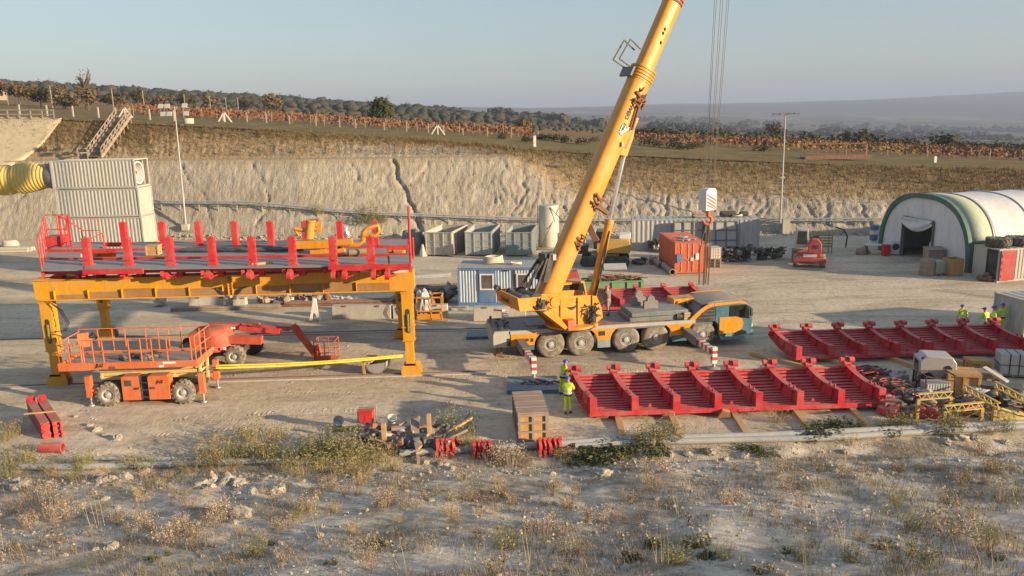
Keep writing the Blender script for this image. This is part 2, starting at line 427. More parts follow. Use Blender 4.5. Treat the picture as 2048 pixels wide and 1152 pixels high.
TOE = ([-700, 0, 288, 600, 1000, 1400, 1700, 2048, 2900], [94, 93.5, 92, 88.5, 88, 86, 82.5, 80, 76])
CR_Y = ([-700, 0, 300, 600, 900, 1200, 1600, 2048, 2900], [107, 105, 103, 101, 101, 99, 95.5, 92, 88])
CR_V = ([-700, 0, 160, 300, 450, 600, 900, 1040, 1200, 1400, 1600, 2048, 2900], [240, 234, 238, 246, 254, 262, 282, 296, 308, 318, 326, 338, 352])
def bank_pt(px, t, disp=True):
    ty = lerp_tab(px, *TOE); cyy = lerp_tab(px, *CR_Y)
    c = ay(px, lerp_tab(px, *CR_V), cyy)
    tx = (px - 1024) / FPX * (ty * _cp + CAMH * _sp) + 0.0
    b = 1 - sstep(1000, 1180, px)
    zb = lerp_tab(px, [0, 280, 600, 1000], [8.9, 8.6, 8.45, 8.25])
    # with bench
    if t < 0.5: yf, z = t / 0.5 * 0.5, zb * (t / 0.5)
    elif t < 0.58: yf, z = 0.5 + (t - 0.5) / 0.08 * 0.12, zb + (t - 0.5) * 1.0
    else:
        q = (t - 0.58) / 0.42; yf, z = 0.62 + q * 0.38, zb + 0.08 + (c.z - zb - 0.08) * (q ** 0.85)
    y2, z2 = t, c.z * (t ** 0.86)
    yf = yf * b + y2 * (1 - b); z = z * b + z2 * (1 - b)
    x = tx + (c.x - tx) * yf; y = ty + (cyy - ty) * yf
    if disp:
        g = 0.0
        right = sstep(840, 1040, px)
        wob = fbm(x * 0.22, z * 0.33, 4.0, 3) * 2.4
        sl = x + wob - z * 0.22
        n1 = 1 - abs(noise.noise(Vector((sl * 0.55, z * 0.13, 1.0)))) * 2.0
        n2 = 1 - abs(noise.noise(Vector((sl * 1.45, z * 0.3, 8.0)))) * 2.2
        env = sstep(0.02, 0.12, t) * (1 - sstep(0.25, 0.7, t) * 0.8)
        n4 = 1 - abs(noise.noise(Vector((sl * 3.4, z * 0.5, 2.0)))) * 2.2
        g += (0.22 * max(0, n1) ** 6 + 0.24 * max(0, n2) ** 4 + 0.16 * max(0, n4) ** 2 + 0.16 * fbm(x * 2.2, z * 2.0, 11.0, 4)) * right * env
        left = 1 - right
        n3 = 1 - abs(noise.noise(Vector(((x + wob * 0.8) * 0.10, z * 0.11, 3.0)))) * 2.0
        g += left * 0.30 * max(0, n3) ** 34 * sstep(0.03, 0.1, t) * (1 - sstep(0.46, 0.5, t))
        g += left * 0.22 * max(0, 1 - abs(noise.noise(Vector((sl * 1.1, z * 0.9, 7.0)))) * 2.2) ** 5 * (0.3 + 0.7 * sstep(500, 900, px)) * (1 - sstep(0.44, 0.5, t))
        g += left * 0.14 * fbm(x * 2.6, z * 2.6, 9.0, 3)
        g += left * 0.22 * abs(fbm(x * 0.5, z * 0.5, 6.0, 4)) * (1 - sstep(0.44, 0.5, t))
        up = sstep(0.58, 0.66, t)
        g += left * up * 0.17 * max(0, 1 - abs(noise.noise(Vector((x * 1.3 + z * .3, z * 0.2, 5.0)))) * 2) ** 2 * (1 - sstep(0.85, 1, t))
        dc = abs(px - (785 + (0.5 - t) * 130 + 14 * fbm(t * 9, 2.0)))
        if t < 0.5: g += 0.55 * max(0, 1 - dc / (3.5 + 7 * abs(noise.noise(Vector((t * 17, 3.0, 0.5)))))) ** 0.8
        g += 0.10 * fbm(x * 1.9, z * 2.3, y * 1.5, 3)
        y += g * 0.8; z -= g * 0.35 * sstep(0, 0.1, t)
    return V(x, y, max(z, -0.2))
def bank_mat():
    m, nt, bs, N, L = new_mat('cut_bank_soil')
    tc = N('ShaderNodeTexCoord').outputs['Object']
    at = N('ShaderNodeAttribute'); at.attribute_name = 'soil'
    n1 = tex_noise(nt, tc, 0.35, 6, 0.68); n2 = tex_noise(nt, mapping(nt, tc, (2.2, 1, 0.5)), 1.0, 6, 0.7); n3 = tex_noise(nt, tc, 5, 6, 0.7)
    chalk = mixc(nt, ramp(nt, n1, [(0.35, 0), (0.68, 1)]), (0.35, 0.30, 0.225), (0.475, 0.425, 0.34))
    chalk = mixc(nt, ramp(nt, n3, [(0.35, 0.5), (0.5, 0)]), chalk, (0.32, 0.28, 0.225))
    ochre = mixc(nt, ramp(nt, n2, [(0.35, 0), (0.65, 1)]), (0.235, 0.165, 0.085), (0.42, 0.315, 0.185))
    grass = mixc(nt, ramp(nt, n3, [(0.35, 0), (0.65, 1)]), (0.125, 0.09, 0.045), (0.29, 0.205, 0.11))
    grass = mixc(nt, ramp(nt, n1, [(0.5, 0), (0.62, 0.7)]), grass, (0.12, 0.115, 0.045))
    f = math_n(nt, 'ADD', at.outputs['Fac'], math_n(nt, 'MULTIPLY', math_n(nt, 'SUBTRACT', n2, 0.5), 0.8))
    c = mixc(nt, ramp(nt, f, [(0.22, 0), (0.45, 1)]), chalk, ochre)
    c = mixc(nt, ramp(nt, f, [(0.58, 0), (0.85, 1)]), c, grass)
    L(c, bs.inputs['Base Color']); bs.inputs['Roughness'].default_value = 0.95; bs.inputs['Specular IOR Level'].default_value = 0.08
    L(bump(nt, math_n(nt, 'ADD', n3, math_n(nt, 'MULTIPLY', n2, 1.6)), 0.9, 0.2), bs.inputs['Normal'])
    return m
def soil_bank(px, t, p):
    left = 1 - sstep(940, 1080, px)
    l = 0.05 if t < 0.46 else (0.3 if t < 0.56 else 0.42 + 0.45 * sstep(0.72, 0.96, t))
    if px > 620 and t > 0.56: l -= 0.12 * (1 - sstep(960, 1040, px)) * sstep(600, 720, px) * (1 - sstep(0.85, 0.97, t))
    r = 0.04 + 0.56 * sstep(0.22, 0.66, t + 0.12 * fbm(p.x * 0.3, p.z * .2)) + 0.3 * sstep(0.62, 0.95, t)
    s = l * left + r * (1 - left)
    if px < 300: s += 0.35 * sstep(0.62, 0.75, t) * sstep(20, 130, px)
    if px > 1700: s += 0.25 * sstep(1700, 1900, px) * sstep(0.2, 0.5, t)
    return s
BM = bank_mat()
pxs = frange(-700, -20, 12) + frange(-20, 2100, 3.2) + frange(2100, 2910, 12)
ts = [i / 74 for i in range(75)]
struct(sheet('terrain', pxs, ts, None, BM, soil_bank, bank_pt))

# plateau, fields, valley and hills: heights that the photo's skyline asks for, station by station
STY = [100, 120, 200, 350, 700, 1500, 2500, 4000, 6500, 9000]
STPX = [-700, 0, 300, 600, 900, 1200, 1600, 2048, 2900]
STV = [None,
       [222, 222, 232, 247, 267, 284, 304, 323, 340],
       [200, 204, 221, 238, 257, 272, 287, 306, 322],
       [180, 189, 208, 227, 246, 264, 280, 298, 312],
       [150, 170, 188, 206, 226, 255, 274, 288, 300],
       [165, 185, 198, 212, 230, 248, 266, 279, 290],
       [190, 200, 206, 214, 224, 237, 252, 264, 275],
       [205, 212, 213, 214, 218, 224, 230, 236, 240],
       [203, 208, 209, 211, 213, 212, 203.5, 184, 172],
       [240, 240, 240, 240, 240, 240, 240, 235, 230]]
def plat_z(px, Y):
    if Y < 100: Y = 100
    c0 = lerp_tab(px, *CR_Y)
    crz = ay(px, lerp_tab(px, *CR_V), c0).z
    zs = [crz if v is None else ay(px, lerp_tab(px, STPX, v), STY[i]).z for i, v in enumerate(STV)]
    st = [c0] + STY[1:]
    return lerp_tab(math.log(max(Y, c0)), [math.log(s) for s in st], zs)
def plat_xy(px, Y): return (px - 1024) / FPX * (Y * _cp + 3)
def plat_pt(px, k):
    c0 = lerp_tab(px, *CR_Y) - 0.25
    Y = c0 * (9500 / c0) ** k
    z = plat_z(px, Y)
    x = plat_xy(px, Y)
    if Y > 900: z += 0.012 * Y * 0.35 * fbm(x * 0.0012, Y * 0.0009, 1.0, 4) * sstep(2600, 5200, Y) + 1.5 * fbm(x * 0.01, Y * 0.01, 2)
    else: z += min(0.12, 0.04 + Y * 0.0002) * fbm(x * 0.5, Y * 0.5, 3, 3) * sstep(c0, c0 + 1.5, Y)
    return V(x, Y, z - 0.06 * (1 - sstep(c0, c0 + 2, Y)))
def px_of(x, Y): return 1024 + x * FPX / (Y * _cp + 3)
def field_mat():
    m, nt, bs, N, L = new_mat('fields')
    tc = N('ShaderNodeTexCoord').outputs['Object']
    at = N('ShaderNodeAttribute'); at.attribute_name = 'soil'     # log distance 0..1
    n1 = tex_noise(nt, tc, 0.3, 6, 0.7); n2 = tex_noise(nt, tc, 4, 5, 0.7)
    near = mixc(nt, ramp(nt, n1, [(0.36, 0), (0.64, 1)]), (0.135, 0.125, 0.05), (0.26, 0.20, 0.105))
    near = mixc(nt, ramp(nt, n2, [(0.4, 0), (0.62, 0.6)]), near, (0.11, 0.085, 0.045))
    vine = mixc(nt, ramp(nt, n1, [(0.36, 0), (0.64, 1)]), (0.17, 0.115, 0.06), (0.25, 0.17, 0.085))
    vor = N('ShaderNodeTexVoronoi'); vor.inputs['Scale'].default_value = 1.0
    L(mapping(nt, tc, (0.004, 0.0016, 0), (0, 0, 0.2)), vor.inputs['Vector'])
    sepc = N('ShaderNodeSeparateColor'); L(vor.outputs['Color'], sepc.inputs[0])
    far = ramp(nt, sepc.outputs[0], [(0.0, (0.16, 0.125, 0.085)), (0.35, (0.09, 0.10, 0.05)), (0.6, (0.23, 0.19, 0.14)), (0.85, (0.13, 0.09, 0.06))])
    wn_ = tex_noise(nt, tc, 0.004, 5, 0.7)
    wood = mixc(nt, ramp(nt, tex_noise(nt, tc, 0.02, 4, 0.7), [(0.4, 0), (0.6, 1)]), (0.035, 0.04, 0.028), (0.085, 0.06, 0.04))
    far = mixc(nt, ramp(nt, wn_, [(0.5, 0), (0.56, 1)]), far, wood)
    hills = mixc(nt, ramp(nt, wn_, [(0.56, 1), (0.66, 0)]), far, wood)
    c = mixc(nt, ramp(nt, at.outputs['Fac'], [(0.05, 0), (0.09, 1)]), near, vine)
    c = mixc(nt, ramp(nt, at.outputs['Fac'], [(0.3, 0), (0.42, 1)]), c, far)
    c = mixc(nt, ramp(nt, at.outputs['Fac'], [(0.80, 0), (0.86, 1)]), c, hills)
    L(c, bs.inputs['Base Color']); bs.inputs['Roughness'].default_value = 0.95; bs.inputs['Specular IOR Level'].default_value = 0.05
    L(bump(nt, n2, 0.6, 0.15), bs.inputs['Normal'])
    return m
ks = [(i / 149) ** 1.15 for i in range(150)]
pxs2 = frange(-1100, -40, 30) + frange(-40, 2100, 7) + frange(2100, 3300, 30)
struct(sheet('hills', pxs2, ks, None, field_mat(), lambda px, k, p: k, plat_pt))

# ------------------------------------------------------------------ vegetation far away
M_WOODF = leafy('far_wood_leaves', (0.040, 0.06, 0.045), (0.125, 0.085, 0.06), (0.09, 0.078, 0.05), 0.035)
M_VINE = leafy('vine_leaves', (0.22, 0.10, 0.048), (0.165, 0.078, 0.046), (0.22, 0.14, 0.07), 0.12)
M_BUSHD = leafy('dark_bush_leaves', (0.055, 0.052, 0.022), (0.10, 0.068, 0.033), (0.06, 0.07, 0.025), 0.5)
M_TREEG = leafy('green_tree_leaves', (0.048, 0.062, 0.016), (0.085, 0.095, 0.024), (0.11, 0.10, 0.03), 0.5)
M_TREEA = leafy('autumn_tree_leaves', (0.15, 0.11, 0.045), (0.11, 0.07, 0.04), (0.20, 0.15, 0.06), 0.6)
M_BARK = paint('bark', (0.10, 0.075, 0.055), 0.9, 0.1)
def lump_mesh(mb, c, s, seed, n=70, q=0.34, flat=0.8):
    """an open crown: leaf clumps (crossed small quads) scattered over an uneven ball"""
    r = random.Random(seed)
    for i in range(n):
        a = r.uniform(0, 2 * math.pi); b = math.asin(r.uniform(-0.55, 1)); d = V(math.cos(a) * math.cos(b), math.sin(a) * math.cos(b), math.sin(b))
        f = (0.62 + 0.5 * noise.noise(d * 1.4 + V(seed * 1.7, 2, 1)) + r.uniform(-0.16, 0.12))
        p = V(c[0] + d.x * f * s[0], c[1] + d.y * f * s[1], c[2] + d.z * f * s[2])
        nrm = (d + V(r.uniform(-.7, .7), r.uniform(-.7, .7), r.uniform(-.3, .8))).normalized()
        e1, e2 = frame_of(nrm); w = q * r.uniform(0.6, 1.3) * max(s)
        mb.add([p + e1 * w * a_ + e2 * w * b_ * flat + nrm * w * r.uniform(-.25, .25) for a_, b_ in ((-.5, -.35), (.1, -.55), (.55, 0.1), (.1, .5), (-.45, .4))], [(0, 1, 2, 3, 4)])
# the wood on the left ridge reads as one mass
mb = MB(); rw = random.Random(3)
for row in range(21):
    Y = 290 + row * 34
    px = -160
    while px < 1230:
        lim = 1230 - row * 6
        if px < lim and not (row < 2 and 700 < px < 830):
            yy = Y + rw.uniform(-14, 14); h = rw.triangular(2.2, 6.8, 3.6) * (0.42 + 0.58 * sstep(0, 7, row)) * (1 if px < 900 else max(0.45, 1 - (px - 900) / 560))
            x = plat_xy(px, yy); z = plat_z(px, yy)
            w = h * rw.uniform(0.62, 0.9)
            sd_ = rw.random() * 90; mb.rock((x, yy, z + h * 0.45), (w * rw.uniform(.8, 1.6), w, h * 0.58), sd_, 2); lump_mesh(mb, (x, yy, z + h * 0.46), (w * 1.2, w, h * 0.75), sd_, 34, 0.24)
        px += rw.uniform(0.8, 1.25) * 8.5 / Y * FPX * 0.72
o = mb.build('forest', M_WOODF, ang=70); struct(o, 'stuff'); o['label'] = 'brown autumn wood along the left ridge'
# tree lines down in the valley
mb = MB()
for (p0, p1, Y0, Y1, n, h) in ((1190, 2100, 1150, 1350, 190, 6), (1330, 2100, 1500, 1750, 170, 9), (1650, 2090, 1250, 1450, 90, 8), (1180, 1420, 900, 1100, 80, 6), (1000, 1250, 760, 900, 50, 7), (1250, 2080, 2300, 2500, 150, 12)):
    for i in range(n):
        px = rw.uniform(p0, p1); Y = Y0 + (Y1 - Y0) * ((px - p0) / (p1 - p0)) + rw.uniform(-60, 60)
        if fbm(px * 0.012, Y * 0.004, 3) < -0.12: continue
        hh = h * rw.uniform(0.5, 1.4)
        lump_mesh(mb, (plat_xy(px, Y), Y, plat_z(px, Y) + hh * 0.45), (hh * 1.1, hh, hh * 0.7), rw.random() * 90, 22, 0.7)
o = mb.build('distant_forest', M_WOODF, flat=True); struct(o, 'stuff'); o['label'] = 'hazy tree lines in the valley'
# vineyards: rows of turning vines on the plateau
mb = MB(); mb2 = MB()
for (p0, p1, Y0, rows, dens) in ((262, 1075, 128, 17, 7.5), (1290, 2330, 124, 22, 8.0)):
    for r_ in range(rows):
        Y = Y0 + r_ * (2.6 if p0 < 1000 else 3.0)
        x0, x1 = plat_xy(p0 + r_ * (2 if p0 < 1000 else -3), Y), plat_xy(p1, Y)
        n = int((x1 - x0) * dens / (1 + r_ * 0.06))
        for i in range(n):
            x = rw.uniform(x0, x1); yy = Y + rw.uniform(-.3, .3); px = px_of(x, yy)
            if p0 > 1000 and r_ < 6 and px < 1500 - r_ * 30: continue
            z = plat_z(px, yy); h = rw.betavariate(2.2, 1.4) * 1.65 * (0.8 + 0.5 * noise.noise(V(x * .45, Y * .4, 1)))
            e1 = V(rw.uniform(-1, 1), rw.uniform(-1, .4), rw.uniform(-.5, 1)).normalized(); s_, u_ = frame_of(e1)
            w = rw.uniform(0.22, 0.42)
            (mb2 if (p0 > 1000 and r_ < 4 and rw.random() < 0.75 and 1540 < px < 1860) else mb).add([V(x, yy, z + 0.15 + h) + s_ * w * a + u_ * w * b for a, b in ((-.5, -.4), (.4, -.5), (.5, .35), (-.2, .5))], [(0, 1, 2, 3)])
mb.mi = 0
o = mb.build('vine_foliage', M_VINE, flat=True); struct(o, 'stuff'); o['label'] = 'rust coloured vineyard rows on the plateau'
o = mb2.build('yellow_vines', leafy('yellow_vine_leaves', (0.33, 0.24, 0.05), (0.24, 0.15, 0.04), (0.2, 0.2, 0.05), 0.3), flat=True); struct(o, 'stuff'); o['label'] = 'yellowing vines at the near edge of the right vineyard'

def tree(name, label, cat, px, Y, w, h, mat, seed, n=420, trunk=0.25, group=None, q=0.13, bare=False):
    x = plat_xy(px, Y); z = plat_z(px, Y)
    t = thing(name, label, cat, (x, Y, z - 0.1), 0, group)
    r = random.Random(seed); mb = MB()
    mb.tube([(x, Y, z - .2), (x + .1, Y, z + h * trunk), (x, Y, z + h * 0.6)], [h * .045, h * .035, h * .015], 7)
    for i in range(7 if not bare else 22):
        a = r.uniform(0, 6.28); e = r.uniform(0.3, 0.8)
        b = V(x, Y, z + h * r.uniform(trunk * .8, 0.55))
        mb.tube([b, b + V(math.cos(a) * w * .2, math.sin(a) * w * .2, h * .16), b + V(math.cos(a) * w * .36, math.sin(a) * w * .36, h * e * 0.5)], [h * .018, h * .012, h * .004], 5)
    mb.build('trunk', M_BARK, t)
    if n:
        mb = MB()
        for k in range(9):
            a = r.uniform(0, 6.28); d = r.uniform(0, .26) * w
            lump_mesh(mb, (x + d * math.cos(a), Y + d * math.sin(a), z + h * r.uniform(trunk + .16, .72)), (w * .33, w * .33, h * .27), seed + k * 3.1, n // 9, q * 2.1)
        mb.build('crown', mat, t, flat=True)
    return t
def tshrub(name, label, cat, px, Y, w, h, mat, seed, n=160, group=None, q=0.2):
    x = plat_xy(px, Y); z = plat_z(px, Y); mb = MB(); r = random.Random(seed)
    for k in range(4):
        lump_mesh(mb, (x + r.uniform(-.3, .3) * w, Y + r.uniform(-.2, .2) * w, z + h * .3), (w * .36, w * .36, h * .7), seed + k, n // 4, q * 1.6)
    return tag(mb.build(name, mat, flat=True), label, cat, group)
tree('broadleaf_tree', 'lone round dark green tree standing above the vineyard', 'tree', 768, 172, 8.0, 7.4, M_TREEG, 5, 1800, 0.1, q=0.08)
tree('autumn_tree', 'yellow brown autumn tree behind the top of the wooden stairs', 'tree', 205, 150, 6.6, 5.0, M_TREEA, 9, 420, 0.15, q=0.09)
tree('bare_tree', 'thin nearly bare tree top rising above the yellow autumn tree', 'tree', 202, 158, 4.0, 8.8, M_TREEA, 21, 60, 0.3, q=0.06, bare=True)
tree('pale_tree', 'pale ochre round tree left of the lone green tree', 'tree', 562, 300, 11.5, 8.0, M_TREEA, 31, 500, 0.1, q=0.1)
tree('poplar_tree', 'dark small tree left of the pale ochre tree', 'tree', 505, 310, 9, 6.4, M_BUSHD, 32, 400, 0.1, q=0.1)
tree('oak_tree', 'brown leafed tree on the right end of the vineyard', 'tree', 1052, 190, 7.0, 3.6, M_TREEA, 33, 400, 0.08, q=0.1)
for i, (px, Y, w, h, m_) in enumerate(((20, 170, 8, 5.2, M_BUSHD), (70, 175, 9, 5.6, M_TREEA), (112, 165, 7, 5.0, M_BUSHD), (150, 180, 8, 5.5, M_TREEA), (252, 175, 7, 4.5, M_BUSHD), (300, 230, 9, 6, M_BUSHD), (345, 240, 9, 5.4, M_TREEA), (395, 250, 10, 5.8, M_BUSHD), (440, 260, 9, 5.4, M_TREEA), (-40, 175, 9, 5, M_BUSHD), (160, 150, 6, 3.0, M_BUSHD))):
    tree('hedge_tree', 'bushy brown tree in the belt of trees beyond the left fence', 'tree', px, Y, w, h, m_, 50 + i, 380, 0.1, 'trees beyond the left fence', 0.1)
for i in range(13):
    tshrub('scrub_bush', 'low brown scrub bush on the bank top beside the boom', 'bush', (1062, 1088, 1112, 1140, 1168, 1195, 1296, 1318, 1345, 1370, 1392, 1520, 1010)[i], 112 + (i * 7) % 9, rnd.uniform(2.0, 3.4), rnd.uniform(0.9, 1.8), M_BUSHD, 80 + i, 200, 'scrub along the bank top', 0.13)
for i in range(30):
    px = 1260 + i * 29 + rnd.uniform(-8, 8)
    tshrub('hedge_bush', 'dark hedge bush along the far edge of the right vineyard', 'bush', px, 205 + rnd.uniform(-6, 10), rnd.uniform(6, 9), rnd.uniform(3.0, 4.6) * (1.2 if 1690 < px < 1730 or 1870 < px < 1915 else 0.9), M_BUSHD, 120 + i, 150, 'hedge behind the vineyard', 0.16)
tree('hedge_tree', 'ochre round tree rising out of the hedge left of the right light mast', 'tree', 1548, 215, 7, 6.5, M_TREEA, 160, 350, 0.1, q=0.1)

M_POST = paint('weathered_post', (0.34, 0.29, 0.235), 0.9, 0.2)
# posts, frames and bits on the plateau edge
def plat_post(name, label, cat, px, Y, h, r_, mat, group=None, lean=0):
    x = plat_xy(px, Y); z = plat_z(px, Y); mb = MB()
    mb.bar((x, Y, z - .3), (x + lean, Y, z + h), r_, r_)
    mb.box((x + lean, Y, z + h + .02), (r_ * .7, r_ * .7, .05))
    return tag(mb.build(name, mat), label, cat, group)
for i in range(15):
    px = 478 + 42.5 * i + rnd.uniform(-11, 11)
    plat_post('vineyard_post', 'short pale concrete post along the near edge of the left vineyard', 'post', px, 119, 1.2 + rnd.uniform(-.3, .25), 0.16, M_POST, 'vineyard edge posts', rnd.uniform(-.06, .06))
for i in range(26):
    px = 300 + 30 * i + rnd.uniform(-9, 9)
    plat_post('vine_stake', 'thin pale stake among the rust coloured vines', 'post', px, 124 + 4 * (i % 3), 1.5, 0.07, M_POST, 'stakes in the left vineyard')
for i, px in enumerate((1730, 1772, 1812, 1850, 1905, 1938, 1975, 2010, 2040, 1690, 1650)):
    plat_post('vine_stake', 'thin pale stake among the right vineyard rows', 'post', px, 122 + 3 * (i % 3), 1.6, 0.08, M_POST, 'stakes in the right vineyard')
for px in (-5, 48, 135, 254, 313, 392, 441, 472, 495): plat_post('line_pole', 'tall thin pale pole in front of the tree belt', 'pole', px, 150 + abs(px - 200) * .15, 4.2, 0.13, M_POST, 'pale poles by the tree belt')
for px in (130, 180, 229, 328, 375, 77): plat_post('fence_post', 'short white fence post near the wooden stairs', 'post', px, 112, 1.4, 0.15, M_CONC, 'white posts near the stairs')
plat_post('marker_post', 'thick white marker post standing on the grass left of the boom', 'post', 1075, 104, 1.35, 0.34, M_WHITE)
plat_post('survey_post', 'short white post on the grass right of the rusty rack', 'post', 1863, 104, 0.75, 0.3, M_WHITE)
for px, lab in ((472, 'white timber A-frame brace at the left end of the vineyard posts'), (886, 'white timber A-frame brace in the middle of the vineyard posts'), (22, 'white timber A-frame brace above the pale slope at far left'), (280, 'white timber A-frame brace right of the stair top')):
    Y = 116; x = plat_xy(px, Y); z = plat_z(px, Y); mb = MB()
    mb.bar((x - 1.0, Y, z - .1), (x, Y, z + 1.35), .15, .15); mb.bar((x + 1.0, Y, z - .1), (x, Y, z + 1.35), .15, .15); mb.bar((x, Y, z - .1), (x, Y, z + 1.4), .15, .15)
    tag(mb.build('brace_frame', M_WHITE), lab, 'brace')
x, Y = plat_xy(402, 108), 108; z = plat_z(402, Y); mb = MB(); mb.lathe((x, Y, z - .1), (0, 0, 1), [(0, .7), (.75, .7), (.75, .55), (.3, .5)], 20)
tag(mb.build('concrete_ring', M_CONC), 'white concrete well ring on the grass right of the left mast', 'ring')
# rusty rack of steel lying on the plateau
a, b = ay(1606, 312, 103), ay(1738, 308, 103); zz = plat_z(1670, 103) + .15
r_ = thing('steel_rack', 'rusty orange steel rack lying on the grass beyond the right mast', 'rack', ((a.x + b.x) / 2, 103, zz - .15))
mb = MB(); mb.bar((a.x, 102.4, zz + .2), (b.x, 102.4, zz + .2), .3, .4); mb.bar((a.x, 103.8, zz + .2), (b.x, 103.8, zz + .2), .3, .4)
for i in range(9): q = a.x + (b.x - a.x) * i / 8; mb.bar((q, 102.4, zz + .25), (q, 103.8, zz + .25), .2, .2)
mb.build('base_frame', M_RUST, r_)
mb = MB()
for i in range(5): q = a.x + (b.x - a.x) * (i / 4 * .98 + .01); mb.bar((q, 103.8, zz + .3), (q, 103.8, zz + 1.9), .1, .1)
mb.bar((a.x, 103.8, zz + 1.9), (b.x, 103.8, zz + 1.85), .1, .12); mb.bar((a.x, 103.8, zz + 1.1), (b.x, 103.8, zz + 1.1), .07, .07)
mb.build('upper_rail', M_RUST, r_)
# house at the far left
x, Y = plat_xy(10, 225), 225; z = plat_z(10, Y) - .6
h = thing('house', 'small house with red roof among trees at far left', 'house', (x, Y, z))
MB().bx(x - 4.5, x + 3, Y - 3, Y + 3, z - .5, z + 3.0).build('wall', M_POST, h)
mb = MB(); mb.prism([(-3.6, 2.9), (0, 5.4), (3.6, 2.9), (3.6, 3.1), (0, 5.7), (-3.6, 3.1)], (x - 5, Y, z), (0, 1, 0), (0, 0, 1), (8.5, 0, 0)); mb.build('roof', paint('roof_tile', (.36, .10, .05), .8, .1), h)
for q in (x - 2.2, x + .8): MB().bx(q, q + 1, Y - 3.05, Y - 2.98, z + .9, z + 2.1).build('window', M_GLASS, h)
# ------------------------------------------------------------------ things along the cut bank
def lthing(name, label, cat, loc, rz=0.0, group=None):
    """like thing(), but its parts are then given in its own axes"""
    o = thing(name, label, cat, loc, rz, group); MW[o.name] = Matrix(); return o
def proj_y(p):
    w = Vector(p) - CAM; dz = w.dot(_D); return 576 - FPX * w.dot(_U) / dz
def bank_t(px, py, lo=0.0, hi=1.0):
    for _ in range(24):
        mid = (lo + hi) / 2
        if proj_y(bank_pt(px, mid, False)) > py: lo = mid
        else: hi = mid
    return (lo + hi) / 2
def corr(mb, a, b, z0, z1, out, pitch=0.28, depth=0.036):
    """corrugated sheet from a to b (xy points), bulging along out"""
    a, b, out = Vector((*a, 0)), Vector((*b, 0)), Vector((*out, 0)); d = b - a; n = max(1, int(d.length / pitch)); pts = []
    for i in range(n):
        for f, o in ((0.0, 0), (0.3, 0), (0.45, 1), (0.85, 1)):
            pts.append(a + d * ((i + f) / n) - out * depth * o)
    pts.append(b)
    k = len(pts); mb.add([p + V(0, 0, z0) for p in pts] + [p + V(0, 0, z1) for p in pts], [(i, i + 1, k + i + 1, k + i) for i in range(k - 1)])
def container(name, label, loc, rz, L, W, H, mat, frame=None, group=None, left='wall', right='doors', pitch=0.28, doormat=None, roofmat=None):
    o = lthing(name, label, 'container', loc, rz, group); fm = frame or mat; p = 0.1
    mb = MB()
    for sx in (-1, 1):
        for sy in (-1, 1):
            mb.box((sx * (L / 2 - p / 2), sy * (W / 2 - p / 2), H / 2), (p * 1.2, p * 1.2, H))
            for z in (0.06, H - 0.06): mb.box((sx * (L / 2 - .08), sy * (W / 2 - .08), z), (.19, .19, .135))
    for z, h in ((0.09, .15), (H - .06, .1)):
        for sy in (-1, 1): mb.box((0, sy * (W / 2 - .05), z), (L - .22, .07, h))
        for sx in (-1, 1): mb.box((sx * (L / 2 - .05), 0, z), (.07, W - .22, h))
    mb.build('frame', fm, o)
    for sy, nm in ((-1, 0), (1, 0)):
        mb = MB(); corr(mb, (-L / 2 + .1, sy * (W / 2 - .03)), (L / 2 - .1, sy * (W / 2 - .03)), .16, H - .1, (0, sy), pitch)
        mb.build('side_panel', mat, o, flat=True)
    mb = MB(); mb.bx(-L / 2 + .02, L / 2 - .02, -W / 2 + .02, W / 2 - .02, H - .07, H - .012)
    for i in range(int(L / .6)): q = -L / 2 + .4 + i * .6; mb.bx(q, q + .3, -W / 2 + .15, W / 2 - .15, H - .012, H + .01)
    mb.build('roof', roofmat or mat, o)
    MB().bx(-L / 2 + .05, L / 2 - .05, -W / 2 + .05, W / 2 - .05, .05, .14).build('floor_plate', fm, o)
    for sx, kind in ((-1, left), (1, right)):
        x = sx * (L / 2 - .04)
        if kind == 'wall':
            mb = MB(); corr(mb, (x, -W / 2 + .1), (x, W / 2 - .1), .16, H - .1, (sx, 0), pitch); mb.build('end_panel', mat, o, flat=True)
        elif kind == 'doors':
            for s in (-1, 1):
                d = MB(); d.bx(x - .03, x + .03, min(s * .01, s * (W / 2 - .11)), max(s * .01, s * (W / 2 - .11)), .17, H - .12)
                for k in range(5):
                    z = .3 + k * (H - .5) / 5; d.bx(min(x, x + sx * .045), max(x, x + sx * .045), min(s * .1, s * (W / 2 - .2)), max(s * .1, s * (W / 2 - .2)), z, z + (H - .5) / 5 * .55)
                dd = d.build('door', doormat or mat, o)
                b = MB()
                for q in (.2, .75): b.tube([(x + sx * .075, s * q, .12), (x + sx * .075, s * q, H - .07)], .018, 6)
                b.bx(min(x, x + sx * .11), max(x, x + sx * .11), min(s * .18, s * .42), max(s * .18, s * .42), 1.1, 1.15)
                b.build('locking_bar', M_STEEL, dd)
    return o
